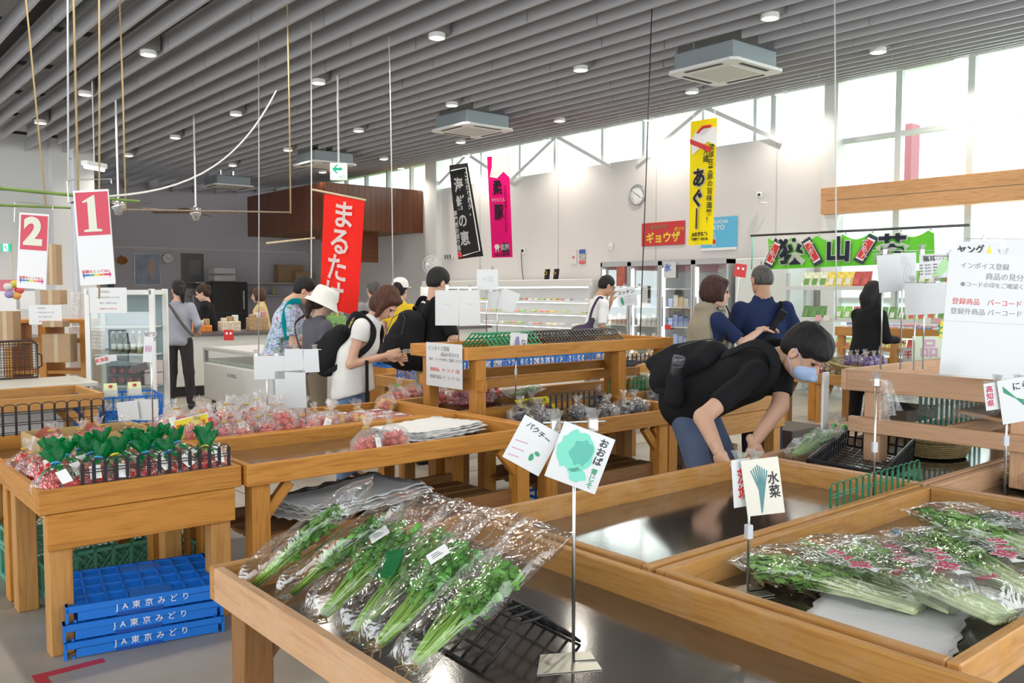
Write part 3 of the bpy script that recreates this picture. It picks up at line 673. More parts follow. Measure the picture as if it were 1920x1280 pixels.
def hair_prims(kind, L, R, s=1.0):
    c_ = L(0, 0, 0)
    e = [Eo(L(0, -.020, .046), V3(.086, .100, .094)*s, R, k=.01)]
    face = [Eo(L(0, .085, -.045), V3(.066, .075, .095)*s, R, k=.02, op='s')]
    if kind == 'short':
        e += [Eo(L(0, -.055, -.005), V3(.074, .058, .075)*s, R, k=.03)]
        return e+face+[Bo(L(0, -.02, -.125), V3(.2, .2, .06)*s, .02, R, k=.015, op='s'), Eo(L(-.08, .012, -.03), V3(.03, .026, .045)*s, R, k=.01, op='s'), Eo(L(.08, .012, -.03), V3(.03, .026, .045)*s, R, k=.01, op='s')]
    if kind == 'buzz':
        return [Eo(L(0, -.018, .036), V3(.077, .095, .087)*s, R, k=.01), Eo(L(0, -.05, -.005), V3(.070, .056, .062)*s, R, k=.03)]+face+[Bo(L(0, -.02, -.105), V3(.2, .2, .06)*s, .02, R, k=.015, op='s'), Eo(L(0, .06, .09), V3(.055, .06, .05)*s, R, k=.02, op='s')]
    if kind == 'bob':
        e += [Eo(L(0, -.03, -.02), V3(.098, .092, .105)*s, R, k=.03), C(L(-.078, .02, .02), L(-.082, .045, -.085), .028*s, .018*s, k=.02), C(L(.078, .02, .02), L(.082, .045, -.085), .028*s, .018*s, k=.02), C(L(-.05, .055, .08), L(.05, .055, .08), .020*s, k=.03)]
        return e+[Eo(L(0, .10, -.05), V3(.058, .095, .098)*s, R, k=.015, op='s')]
    if kind == 'fluffy':
        e += [Eo(L(0, -.03, .0), V3(.100, .100, .100)*s, R, k=.03), C(L(-.085, .0, .04), L(-.085, .02, -.055), .030*s, .02*s, k=.02), C(L(.085, .0, .04), L(.085, .02, -.055), .030*s, .02*s, k=.02), C(L(-.05, .055, .085), L(.05, .055, .085), .022*s, k=.03)]
        return e+[Eo(L(0, .11, -.05), V3(.060, .095, .098)*s, R, k=.015, op='s'), Bo(L(0, 0, -.15), V3(.2, .2, .05)*s, .02, R, k=.02, op='s')]
    if kind == 'ponytail':
        e += [Eo(L(0, -.055, -.005), V3(.076, .06, .08)*s, R, k=.03), Eo(L(0, -.11, .01), V3(.034, .03, .03)*s, R, k=.01), C(L(0, -.125, .0), L(.01, -.115, -.07), .030*s, .036*s, k=.015), C(L(.01, -.115, -.07), L(.02, -.09, -.17), .036*s, .018*s, k=.015)]
        return e+face
    if kind == 'bun':
        e += [Eo(L(0, -.055, -.005), V3(.076, .06, .08)*s, R, k=.03), Eo(L(0, -.11, .055), V3(.045, .04, .045)*s, R, k=.01), C(L(0, -.12, .02), L(0, -.11, -.03), .02*s, k=.02)]
        return e+face
    if kind == 'long':
        e += [Eo(L(0, -.04, -.03), V3(.092, .085, .11)*s, R, k=.03), C(L(0, -.05, -.06), c_+V3(0, -.06, -.27), .070*s, .070*s, k=.03, kx=1.15), C(c_+V3(0, -.06, -.27), c_+V3(0, -.05, -.42), .065*s, .035*s, k=.03, kx=1.3),
              C(L(-.07, .0, 0), c_+V3(-.08, .0, -.20), .03*s, .02*s, k=.02), C(L(.07, .0, 0), c_+V3(.08, .0, -.20), .03*s, .02*s, k=.02)]
        return e+face
def hand_parts(wr, d, nrm, curl=.5, s=1.0, side=1):
    """wrist point, finger direction, palm normal -> prims of palm, four fingers and thumb"""
    d = d/np.linalg.norm(d); nrm = nrm-d*(nrm@d); nrm = nrm/np.linalg.norm(nrm); w = np.cross(d, nrm)*side
    P = [C(wr-d*.03*s, wr+d*.02*s, .024*s, .026*s, k=.02), Bo(wr+d*.050*s, V3(.040, .014, .036)*s*1.0, .012*s, np.stack([d, nrm, w], axis=1), k=.02)]
    for i, (off, ln) in enumerate(((.029, .070), (.010, .078), (-.010, .072), (-.028, .056))):
        a = wr+d*.085*s+w*off*s; ang = 0; p = a; dirv = d+w*off*1.2; dirv = dirv/np.linalg.norm(dirv)
        for sg, fr in enumerate((.45, .32, .23)):
            ang += curl*(.7 if sg == 0 else .9); dd = dirv*cos(ang)+nrm*sin(ang)
            q = p+dd*ln*fr*s; P.append(C(p, q, (.0092-.0008*sg)*s, (.0086-.0010*sg)*s, k=.003)); p = q
    a = wr+d*.02*s+w*.032*s; b = a+(d*.6+w*.55+nrm*.35)*.045*s; c = b+(d*.85+w*.1+nrm*.5)*.034*s
    P += [C(a, b, .013*s, .011*s, k=.008), C(b, c, .011*s, .0085*s, k=.004)]
    return P
def person(label, loc, rz, J, skin, hairk, hairmat, top, bottom, hh=1.0, fem=False, headR=(0, 0, 0), sleeve=.45, hem=0, seg=.016, hand=(.5, .5), shoe=None, detail=.0065, torso=(.105, .125), neckcut=None, long_sleeve=False, palm=None, fl=1.0, extra=(), zcut=None):
    """J: joints in the figure's own frame (faces +y): hip, chest, neck, head, and per side sh, el, wr, hp, kn, an"""
    t = thing('person', label, 'person', loc, rz=rz); J = {k: V3(*v) for k, v in J.items()}
    HR = rotM(*headR); hp, ch, nk, hd = J['hip'], J['chest'], J['neck'], J['head']
    rt, rc = torso; lat = J['shR']-J['shL']; lat = lat/np.linalg.norm(lat)
    body = [C(hp, ch, rt*.9, rc*.88, kx=1.25, ax=lat, k=.05), C(ch, nk, rc*.75, .055, kx=1.1, ax=lat, k=.05), C(nk, hd+HR@V3(0, -.02, -.05), .050 if fem else .058, .048 if fem else .056, k=.02)]
    for s_ in 'LR':
        body += [C(J['sh'+s_], J['el'+s_], .040*fl, .034*fl, k=.03), C(J['el'+s_], J['wr'+s_], .036*fl, .023*fl, k=.015)]
        body += [C(J['hp'+s_], J['kn'+s_], .068, .050, k=.03), C(J['kn'+s_], J['an'+s_], .048, .034, k=.02), C(J['an'+s_], J['an'+s_]+V3(0, .13, -.05), .035, .026, k=.02)]
    parts = [surf_nets(body, seg, .03)]
    hp_, L = head_prims(hd, HR, hh, fem); parts.append(surf_nets(hp_, detail, .02))
    for i, s_ in enumerate('LR'):
        d = J['wr'+s_]-J['el'+s_]; dn = J.get('hd'+s_, d); pn = J.get('pn'+s_, V3(0, 0, -1) if abs(d[2]/np.linalg.norm(d)) < .8 else V3(-1 if s_ == 'R' else 1, 0, 0))
        parts.append(surf_nets(hand_parts(J['wr'+s_], dn, pn, hand[i], .95 if fem else 1.02, -1 if s_ == 'R' else 1), .0055 if detail < .007 else .008, .01))
    b = mesh_np('body', parts, skin, t)
    for sx in (-1, 1):
        e = MB(); e.lathe([(.0095*sin(pi*i/8), -.0095*cos(pi*i/8)) for i in range(9)], n=10, caps=False)
        o = e.build('eye', EYE, t, True, loc=tuple(L(sx*.032, .079, .008)))
    if hairk: sdf('hair', hair_prims(hairk, L, HR, hh), hairmat, t, detail*1.15, .02, noise=.0038, ns=(170, 70, 30))
    # clothes
    dn_ = (hp-ch)/np.linalg.norm(hp-ch)
    tp = [C(hp+dn_*(.06*hem), ch, rt*(1.10+.10*max(0, hem-.5)), rc*.95, kx=1.36, ax=lat, k=.05), C(ch, nk-(nk-ch)*.10, rc*.88, .070, kx=1.25, ax=lat, k=.05)]
    for s_ in 'LR':
        a, e_, w = J['sh'+s_], J['el'+s_], J['wr'+s_]; q = a+(e_-a)*min(sleeve, 1)*(1 if not long_sleeve else 1)
        if long_sleeve: tp += [C(a, e_, .058, .050, k=.035), C(e_, e_+(w-e_)*.93, .050, .036, k=.02)]
        else: tp += [C(a, a+(e_-a)*sleeve*1.25, .056, .058, k=.035), ]
    tp.append(C(J['shL']+(ch-nk)*.12, J['shR']+(ch-nk)*.12, .050, k=.05))
    if not long_sleeve:
        for s_ in 'LR':
            a, e_ = J['sh'+s_], J['el'+s_]; dd = (e_-a)/np.linalg.norm(e_-a); q = a+(e_-a)*(sleeve*1.25)
            tp.append(Bo(q+dd*.07, (.085, .085, .07), .005, np.array(Vector(dd).to_track_quat('Z', 'Y').to_matrix()), k=.004, op='s'))
    up = (nk-ch)/np.linalg.norm(nk-ch)
    tp.append(Bo(nk+up*.085, (.3, .3, .05), .005, np.array(Vector(up).to_track_quat('Z', 'Y').to_matrix()), k=.01, op='s'))
    tp.append(C(nk, nk+up*.2+(hd-nk)*.3, .060 if not fem else .058, k=.01, op='s'))
    hb = hp+dn_*(.045+.085*hem)
    tp += list(extra); tp.append(Pl(hb, dn_) if zcut is None else Pl((0, 0, zcut), (0, .25, -1)))
    sdf('top', tp, top, t, seg*.85, .03, noise=.0035, ns=(26, 22, 34))
    bt = [C(hp+V3(0, 0, .06), hp-V3(0, 0, .03), rt*.98, rt*1.0, kx=1.3, ax=lat, k=.05)]
    for s_ in 'LR': bt += [C(J['hp'+s_], J['kn'+s_], .088, .066, k=.03), C(J['kn'+s_], J['an'+s_]+V3(0, 0, .0), .066, .056, k=.02)]
    bt.append(Pl((0, 0, min(J['anL'][2], J['anR'][2])-.02), (0, 0, -1)))
    sdf('trousers', bt, bottom, t, seg, .03, noise=.003, ns=(24, 24, 20))
    shoe = shoe or M('dark_shoe', (.03, .03, .03), .6)
    for s_ in 'LR':
        a = J['an'+s_]; sdf('shoe', [C(a+V3(0, -.02, -.045), a+V3(0, .15, -.055), .040, .036, k=.01, kx=1.05), C(a+V3(0, 0, 0), a+V3(0, .02, -.03), .042, .045, k=.02), Pl((0, 0, a[2]-.085), (0, 0, -1))], shoe, t, .012)
    return t, J, L, HR
def stand(H=1.65, lean=0, fem=False, **ov):
    """standing skeleton, z up from the floor"""
    k = H/1.7; sw = .155 if fem else .188
    J = dict(hip=(0, 0, .95*k), chest=(0, .03+lean*.6, 1.25*k-lean*.12), neck=(0, .0+lean, 1.43*k-lean*.25), head=(0, .035+lean*1.35, 1.575*k-lean*.35),
             hpL=(-.09, 0, .90*k), hpR=(.09, 0, .90*k), knL=(-.10, .02, .50*k), knR=(.10, .02, .50*k), anL=(-.11, -.02, .085), anR=(.11, -.02, .085))
    y, z = lean*.92, 1.352*k-lean*.22
    J.update(shL=(-sw, y, z), shR=(sw, y, z), elL=(-sw-.05, y-.04, z-.28*k), elR=(sw+.05, y-.04, z-.28*k), wrL=(-sw-.02, y+.06, z-.52*k), wrR=(sw+.02, y+.06, z-.52*k))
    J.update(ov); return J
def facing(dx, dy): return math.atan2(dy, dx)-pi/2
RT = Vector((cos(YAW), -sin(YAW), 0)); AW = Vector((sin(YAW), cos(YAW), 0))
def dirn(r, a): v = RT*r+AW*a; return facing(v.x, v.y)
def ground(u, t): p = PT(u, 900, t); return (p.x, p.y, 0)
def w2l(loc, rz, p): return tuple(Matrix.Rotation(-rz, 3, 'Z') @ (Vector(p)-Vector(loc)))
def strap(t, name, pts, mat, w=.02, th=.005, cl=((0, 0, .8), (0, 0, 1.5))):
    """flat ribbon through points; its flat side faces away from the body's centre line"""
    P = [Vector(p) for p in pts]; Q = []
    for i in range(len(P)-1):
        a = P[max(i-1, 0)]; b = P[i]; c = P[i+1]; d = P[min(i+2, len(P)-1)]
        for k in range(5):
            f = k/5; Q.append(.5*((2*b)+(c-a)*f+(2*a-5*b+4*c-d)*f*f+(3*b-a-3*c+d)*f**3))
    Q.append(P[-1]); A, B = Vector(cl[0]), Vector(cl[1]); D = (B-A).normalized(); vs = []; n = len(Q)
    for i, q in enumerate(Q):
        tn = (Q[min(i+1, n-1)]-Q[max(i-1, 0)]).normalized(); o = q-(A+D*((q-A).dot(D))); sd = tn.cross(o)
        sd = sd.normalized() if sd.length > 1e-4 else tn.orthogonal().normalized(); nn = sd.cross(tn)
        for (x, y) in ((-1, -.6), (-.6, -1), (.6, -1), (1, -.6), (1, .6), (.6, 1), (-.6, 1), (-1, .6)): vs.append(q+sd*x*w/2+nn*y*th)
    fs = [(i*8+k, i*8+(k+1) % 8, (i+1)*8+(k+1) % 8, (i+1)*8+k) for i in range(n-1) for k in range(8)]+[tuple(range(8))[::-1], tuple((n-1)*8+k for k in range(8))]
    return MB().add(vs, fs).build(name, mat, t, True)
# 1 woman at back left seen from behind
loc = ground(340, 11.1); rz = dirn(-.12, 1)
J = stand(1.63, .02, True, elL=(-.25, .05, 1.08), wrL=(-.15, .28, 1.02), elR=(.25, -.02, 1.08), wrR=(.17, .22, .98), knL=(-.09, .02, .47), knR=(.12, .0, .47), anR=(.15, -.02, .085))
LIL = cloth('lilac_cotton', (.34, .35, .42)); CHAR = cloth('charcoal_cloth', (.045, .04, .045))
t, J, L, HR = person('person in lilac-grey shirt and charcoal trousers with ponytail, back turned, crossbody strap', loc, rz, J, SKIN, 'ponytail', H_BLK, LIL, CHAR, fem=True, headR=(.5, .25, 0), long_sleeve=True, detail=.010, seg=.018, hem=.8)
strap(t, 'bag_strap', [(-.14, -.045, 1.38), (-.05, -.135, 1.30), (.08, -.15, 1.10), (.20, -.09, .93)], cloth('grey_strap', (.10, .095, .085)), .035)
# 2 staff behind counter
loc = ground(402, 13.2); rz = dirn(-1, -.1)
J = stand(1.6, .06, True, elL=(-.2, .05, 1.03), wrL=(-.12, .25, .95), elR=(.2, .05, 1.03), wrR=(.12, .25, .95))
person('person in black top with hair in pale clip bun, standing behind freezer counter', loc, rz, J, SKIN3, 'bun', H_DBR, cloth('black_cotton', (.012, .012, .014)), CHAR, fem=True, headR=(0, .35, 0), long_sleeve=True, detail=.012, seg=.02)
# 3 small figure far behind the floral shirt
loc = ground(500, 14.5); rz = dirn(-1, -.2)
J = stand(1.55, .04, True)
person('person in pale yellow top with short brown hair, far behind floral shirt', loc, rz, J, SKIN3, 'bob', H_BRN, cloth('pale_yellow', (.6, .45, .22)), CHAR, fem=True, headR=(0, .2, 0), detail=.013, seg=.022)
# 4 floral shirt
FLW = None
def floral():
    m, nt, p = _new('floral_cotton'); L = nt.links; tc = _n(nt, 'ShaderNodeTexCoord')
    v = _n(nt, 'ShaderNodeTexVoronoi', feature='DISTANCE_TO_EDGE'); v.inputs['Scale'].default_value = 22; L.new(tc.outputs['Object'], v.inputs['Vector'])
    r = _n(nt, 'ShaderNodeValToRGB'); r.color_ramp.elements[0].color = (.10, .16, .28, 1); r.color_ramp.elements[0].position = .02; r.color_ramp.elements[1].position = .045; r.color_ramp.elements[1].color = (1, 1, 1, 1)
    L.new(v.outputs['Distance'], r.inputs[0])
    n = _n(nt, 'ShaderNodeTexNoise'); n.inputs['Scale'].default_value = 13; L.new(tc.outputs['Object'], n.inputs['Vector'])
    r2 = _n(nt, 'ShaderNodeValToRGB'); e = r2.color_ramp.elements; e[0].color = (.20, .36, .24, 1); e[0].position = .36; e[1].color = (.55, .16, .14, 1); e[1].position = .68
    a = e.new(.43); a.color = (.42, .50, .66, 1); b = e.new(.62); b.color = (.50, .56, .70, 1); L.new(n.outputs['Fac'], r2.inputs[0])
    mx = _n(nt, 'ShaderNodeMix', data_type='RGBA', blend_type='MULTIPLY'); mx.inputs[0].default_value = 1; L.new(r2.outputs[0], mx.inputs[6]); L.new(r.outputs[0], mx.inputs[7]); L.new(mx.outputs[2], p.inputs['Base Color'])
    p.inputs['Roughness'].default_value = .85; return m
loc = ground(528, 8.3); rz = dirn(1, .35)
J = stand(1.68, .10, False, elL=(-.24, .2, 1.03), wrL=(-.14, .42, 1.0), elR=(.24, .1, 1.0), wrR=(.16, .36, 1.0), head=(0, .24, 1.50))
LB = cloth('pale_denim', (.34, .42, .56))
t, J, L, HR = person('person in blue floral shirt and pale jeans wearing face mask, teal shoulder strap', loc, rz, J, SKIN, 'short', H_BLK, floral(), LB, headR=(-.1, .45, 0), detail=.0085, seg=.016, torso=(.125, .15), hem=1.0, sleeve=.6)
strap(t, 'teal_strap', [(.12, .19, 1.40), (.15, .11, 1.40), (.195, .05, 1.33), (.235, .03, 1.2), (.24, .06, 1.05)], cloth('teal_webbing', (.0, .25, .28)), .055)
sdf('face_mask', [Eo(L(0, .062, -.045), (.056, .055, .052), HR), Eo(L(0, .03, -.045), (.055, .058, .08), HR, k=.004, op='s')], cloth('mask_blue', (.42, .55, .78), .02, .05), t, .007)
# 5 bucket hat
loc = ground(588, 7.7); rz = dirn(.75, .6)
J = stand(1.52, .06, True, elL=(-.22, .12, .95), wrL=(-.12, .36, .93), elR=(.22, .04, .95), wrR=(.13, .3, .93))
t, J, L, HR = person('person in white bucket hat and slate grey tee with crossbody strap', loc, rz, J, SKIN3, 'ponytail', H_DBR, cloth('slate_cotton', (.10, .10, .12)), cloth('khaki_trousers', (.20, .16, .115)), fem=True, headR=(0, .45, .1), detail=.0085, seg=.016, hem=.6)
HATM = cloth('white_cotton', (.74, .74, .70), .04)
hb = MB(); Rm = Matrix(HR.tolist()).to_4x4()
hb.lathe([(.165, -.075), (.160, -.072), (.118, .0), (.112, .05), (.100, .088), (.085, .098), (.002, .104)], n=36, caps=False, M=Matrix.Translation(Vector(L(0, -.012, .045))) @ Rm)
o = hb.build('bucket_hat', HATM, t, True); sd = o.modifiers.new('s', 'SOLIDIFY'); sd.thickness = .005
strap(t, 'bag_strap', [(-.14, .0, 1.28), (-.08, -.12, 1.2), (.06, -.135, 1.0), (.19, -.08, .85)], cloth('brown_strap', (.07, .05, .045)), .02)
# 6 white top, black backpack, reading a bag
BPK = cloth('black_nylon', (.014, .014, .016), .1, .3); WTOP = cloth('white_knit', (.72, .72, .69), .05, .3); JEAN = cloth('blue_denim', (.16, .25, .42), .15)
loc = ground(657, 6.75); rz = dirn(1, -.12)
J = stand(1.6, .1, True, hip=(0, 0, .86), chest=(0, .12, 1.10), neck=(0, .20, 1.29), head=(0, .295, 1.405), shL=(-.155, .16, 1.24), shR=(.155, .15, 1.24),
          elL=(-.19, .12, .97), wrL=(-.05, .37, .98), elR=(.19, .07, .95), wrR=(.075, .315, 1.01), hdR=(-.1, .5, .12), hdL=(.25, .5, .1), pnR=(-1, .1, 0), pnL=(1, .1, 0))
t, J, L, HR = person('person in white sleeveless top with brown bob looking down at a small bag', loc, rz, J, SKIN, 'bob', H_BRN, WTOP, JEAN, fem=True, headR=(-.22, .85, 0), sleeve=.30, detail=.0055, seg=.012, hem=.3, extra=[C((0, .04, 1.0), (0, .03, .72), .130, .165, kx=1.30)], zcut=.69, hand=(.9, .9), torso=(.10, .115))
def backpack(t, pos, tilt, size=(.29, .17, .44), rx=0, lbl=None, side=True):
    R = np.array(Matrix.Rotation(tilt, 3, 'X')); c = V3(*pos); f = lambda x, y, z: c+R@V3(x, y, z)
    b = sdf('backpack', [C(f(0, 0, -size[2]*.27), f(0, .01, size[2]*.30), size[1]*.52, size[1]*.38, kx=size[0]/size[1]*.95), Bo(f(0, .03, -size[2]*.06), V3(size[0]*.46, size[1]*.3, size[2]*.42), .05, R, k=.04), Eo(f(0, -size[1]*.25, -size[2]*.1), (size[0]*.42, size[1]*.45, size[2]*.38), R, k=.04), Bo(f(0, -size[1]*.5, -size[2]*.2), (size[0]*.36, .04, size[2]*.24), .035, R, k=.015)], BPK, None, .010, .02, noise=.004, ns=(18, 14, 16))
    b.parent = t
    for sx in (-1, 1):
        z = MB(); z.tube([f(sx*size[0]*.38, -size[1]*.52, size[2]*.05), f(sx*size[0]*.33, -size[1]*.40, size[2]*.30), f(0, -size[1]*.30, size[2]*.42)], .003, 6).build('zip', DSTEEL, b)
    MB().tube([f(-.03, size[1]*.2, size[2]*.49), f(-.02, size[1]*.2, size[2]*.53), f(.02, size[1]*.2, size[2]*.53), f(.03, size[1]*.2, size[2]*.49)], .008, 6).build('grab_handle', BPK, b, True)
    return b, f
tl = -R_(24)
bp, f = backpack(t, (0, -.13, 1.06), tl, (.27, .17, .46))
for sx in (-1, 1):
    strap(t, 'shoulder_strap', [f(sx*.09, .06, .16), (sx*.10, .06, 1.315), (sx*.105, .14, 1.305), (sx*.115, .225, 1.21), (sx*.135, .20, 1.09), (sx*.15, .06, .98), f(sx*.12, .05, -.18)], BPK, .045, .006, ((0, 0, .8), (0, .18, 1.3)))
MB().box(-.01, -.01, -.5, .012, .01, 0).build('loose_strap', BPK, t, loc=(.17, .19, .98))
o = sdf('snack_bag', [Eo((0, 0, 0), (.025, .045, .018)), C((0, .04, .01), (0, .09, .03), .006, .022, kx=1.6)], FILM2, None, .005, .01); tag(o, 'small clear bag held in the hands of person in white top', 'bag')
o.location = Matrix.Rotation(rz, 4, 'Z') @ Vector((.0, .46, 1.04)) + Vector(loc); o.rotation_euler = (0, 0, rz)
# 7 black shirt, black backpack
loc = ground(806, 7.45); rz = dirn(.80, .6)
J = stand(1.70, .05, False, elL=(-.27, .1, 1.08), wrL=(-.15, .33, 1.02), elR=(.28, .06, 1.1), wrR=(.18, .32, 1.0), head=(0, .10, 1.565))
KH = cloth('beige_chinos', (.36, .29, .21)); BLS = cloth('black_shirt', (.016, .016, .018))
t, J, L, HR = person('person in black short-sleeved shirt and beige chinos with large black backpack', loc, rz, J, SKIN, 'short', H_BLK, BLS, KH, headR=(0, .4, 0), detail=.0085, seg=.016, sleeve=.72, hem=1.2)
bp, f = backpack(t, (-.02, -.21, 1.10), -R_(8), (.33, .24, .52))
for sx in (-1, 1): strap(t, 'shoulder_strap', [f(sx*.10, .08, .18), (sx*.11, -.02, 1.425), (sx*.12, .07, 1.41), (sx*.13, .13, 1.30), (sx*.16, .05, 1.1), f(sx*.13, .07, -.18)], BPK, .045)
# two people mostly hidden behind
loc = ground(749, 10.2); J = stand(1.63, .02, True)
t, J, L, HR = person('person in white cap and yellow top, mostly hidden behind brown bob', loc, dirn(.4, 1), J, SKIN3, 'short', H_BLK, cloth('yellow_tee', (.65, .45, .03)), CHAR, fem=True, detail=.013, seg=.022)
hb = MB(); hb.lathe([(.098, -.01), (.097, .03), (.085, .075), (.05, .104), (.002, .112)], n=24, caps=False, M=Matrix.Translation(Vector(L(0, -.012, .045))))
hb.prism([(.075*cos(a)*1.1, .05+.12*sin(a)) for a in [pi*i/10 for i in range(11)]], -.005, .003, Matrix.Translation(Vector(L(0, .02, .04))))
hb.build('cap', HATM, t, True)
loc = ground(706, 11.5); J = stand(1.64, .02)
person('person with grey hair far behind the brown bob, only head showing', loc, dirn(-.6, 1), J, SKIN, 'short', H_GRY, cloth('grey_tee', (.25, .25, .27)), CHAR, detail=.013, seg=.022)
# 8 white shirt, purple bag
loc = ground(1108, 11.0); rz = dirn(1, .25)
J = stand(1.72, .10, False, elR=(.26, .05, 1.07), wrR=(.14, .10, .88), elL=(-.22, .26, 1.18), wrL=(-.05, .27, 1.36), hdL=(.1, .1, .6), head=(0, .20, 1.56))
t, J, L, HR = person('person in white short-sleeved shirt with glasses, hand at chin, beside refrigerated case', loc, rz, J, SKIN2, 'short', H_BLK, cloth('white_shirt', (.72, .73, .74), .03), cloth('grey_trousers', (.28, .27, .26)), headR=(0, .4, 0), detail=.010, seg=.018, sleeve=.75, hem=1.1)
g = MB()
for sx in (-1, 1): g.tube([L(sx*.032+.022*cos(a), .100, .008+.017*sin(a)) for a in [2*pi*i/12 for i in range(13)]], .002, 6); g.tube([L(sx*.054, .099, .010), L(sx*.078, .0, .012)], .002, 6)
g.build('glasses', DSTEEL, t)
PUR = cloth('purple_nylon', (.06, .045, .08), .15, .5)
o = sdf('shoulder_bag', [Eo((.16, -.17, .93), (.12, .20, .16)), Eo((.16, -.22, .86), (.10, .18, .10)), C((.16, -.13, 1.02), (.18, -.05, 1.14), .06, .03)], PUR, t, .014, .03, noise=.006, ns=(20, 22, 24))
strap(t, 'bag_strap', [(.18, -.10, 1.10), (.20, -.06, 1.28), (.17, .04, 1.42), (.15, .12, 1.34), (.18, .08, 1.1)], PUR, .03)
# 9 vest
VEST = cloth('khaki_vest', (.30, .26, .19), .08, .4); NAVY = cloth('navy_cotton', (.018, .030, .085), .1)
loc = ground(1318, 6.85); rz = dirn(1, .22)
J = stand(1.62, .04, True, elR=(.23, .20, 1.10), wrR=(.12, .42, 1.20), elL=(-.20, .24, 1.16), wrL=(-.10, .46, 1.24), hdR=(0, 1, .1), hdL=(0, 1, .1), pnR=(0, 0, -1), pnL=(0, 0, -1))
t, J, L, HR = person('person with dark reddish-brown hair in khaki vest over navy tee, arms reaching out', loc, rz, J, SKIN3, 'fluffy', hairm('hair_reddish', (.05, .018, .014)), NAVY, CHAR, fem=True, headR=(-.1, .08, 0), detail=.007, seg=.014, sleeve=.68, hem=.8, torso=(.125, .135))
vv = [C((0, 0, .86), (0, .03, 1.20), .150, .150, kx=1.34), C((0, .03, 1.20), (0, .0, 1.36), .145, .085, kx=1.2)]
for sx in (-1, 1): vv.append(C((sx*.26, .02, 1.02), (sx*.20, .02, 1.38), .085, .075, k=.01, op='s'))
vv += [C((0, .0, 1.4), (0, .05, 1.6), .068, k=.01, op='s'), Bo((0, .17, 1.1), (.015, .08, .5), .005, k=.004, op='s')]
sdf('vest', vv, VEST, t, .012, .03, noise=.004, ns=(24, 22, 30))
o = sdf('waist_bag', [Bo((.10, -.20, .93), (.12, .06, .10), .04), Bo((.10, -.25, .92), (.08, .04, .06), .03)], BPK, t, .012, .02)
strap(t, 'bag_strap', [(.18, -.18, .98), (.24, -.02, 1.08), (.20, .12, 1.25), (.10, .13, 1.38)], BPK, .03)
# 10 navy tee, balding, seen from behind
loc = ground(1428, 6.95); rz = dirn(-.12, 1)
J = stand(1.72, .03, False, elR=(.30, -.02, 1.10), wrR=(.22, .20, 1.02), elL=(-.27, .06, 1.12), wrL=(-.16, .30, 1.12))
t, J, L, HR = person('person with thinning grey buzzed hair in navy tee, back turned, black diagonal strap', loc, rz, J, SKIN2, 'buzz', H_GRY, NAVY, cloth('dark_jeans', (.03, .035, .06)), headR=(.15, .12, 0), detail=.007, seg=.014, sleeve=.72, torso=(.125, .145))
strap(t, 'bag_strap', [(.14, .09, 1.36), (.135, .0, 1.395), (.11, -.085, 1.345), (.0, -.150, 1.20), (-.10, -.160, 1.02), (-.18, -.12, .88)], BPK, .05)
MB().box(-.03, -.012, -.04, .03, .012, .04).build('strap_buckle', BLK, t, loc=(.085, -.122, 1.31), rot=(.3, .5, 0))
# 11 long black hair
loc = ground(1614, 8.9); rz = dirn(.9, .35)
J = stand(1.60, .06, True, elR=(.2, .1, 1.02), wrR=(.1, .34, 1.0), elL=(-.2, .1, 1.02), wrL=(-.1, .34, 1.0))
t, J, L, HR = person('person in black with long straight black hair behind the candy shelf', loc, rz, J, SKIN3, 'long', H_BLK, cloth('black_cotton', (.012, .012, .014)), CHAR, fem=True, headR=(-.2, .35, 0), long_sleeve=True, detail=.010, seg=.018)
# 12 the bending man in front
loc = (3.93, 3.12, 0); rz = facing(.17, -.985)
w = lambda p: w2l(loc, rz, p)
sR = (.175, .47, 1.085); sL = (-.175, .47, 1.12)
wR = w(PT(1347, 846, 4.13)); eR = w(PT(1318, 782, 4.30)); wL = w(PT(1412, 832, 4.52)); eL = w(PT(1462, 762, 4.62))
J = stand(1.72, 0, False, hip=(0, 0, .88), chest=(0, .34, 1.05), neck=(0, .52, 1.15), head=(-.0, .645, 1.185), shR=sR, shL=sL, elR=eR, wrR=wR, elL=eL, wrL=wL,
          hpL=(-.09, .0, .85), hpR=(.09, .0, .85), knL=(-.12, .20, .47), knR=(.11, .14, .46), anL=(-.13, .02, .085), anR=(.12, -.04, .085), hdR=(.0, .35, -.6), hdL=(0, .3, -.6), pnR=(-1, .3, 0), pnL=(1, .3, 0))
t, J, L, HR = person('person in black tee and blue-grey trousers bending over table, mask and black backpack', loc, rz, J, SKIN, 'short', H_BLK, cloth('black_tee', (.011, .011, .012), .1, .35), cloth('slate_blue_trousers', (.085, .11, .18), .12, .3), headR=(-.10, .80, 0), hh=1.13, detail=.0045, seg=.011, sleeve=.60, torso=(.132, .148), hand=(.35, .35), hem=.7, fl=1.28)
sdf('hair_fringe', [Eo(L(0, .010, .070), (.099, .100, .080), HR, k=.02), Eo(L(.02, .075, .07), (.065, .04, .035), HR, k=.02), Eo(L(0, .09, -.0), (.07, .06, .036), HR, k=.01, op='s')], H_BLK, t, .005, .02, noise=.003, ns=(150, 60, 40))
MK = cloth('mask_light_blue', (.38, .50, .74), .03, .05)
o = sdf('face_mask', [Eo(L(0, .052, -.052), (.066, .072, .062), HR), C(L(0, .10, -.012), L(0, .118, -.045), .012, .02, k=.02), Eo(L(0, .018, -.04), (.062, .068, .10), HR, k=.004, op='s')], MK, t, .004, .02, noise=.0015, ns=(20, 20, 150))
for sx in (-1, 1):
    MB().tube([L(sx*.062, .055, -.02), L(sx*.082, .015, .01), L(sx*.086, -.012, .022)], .0022, 6).build('ear_loop', MK, t, True)
    MB().tube([L(sx*.060, .050, -.085), L(sx*.080, .015, -.05), L(sx*.086, -.012, -.038)], .0022, 6).build('ear_loop', MK, t, True)
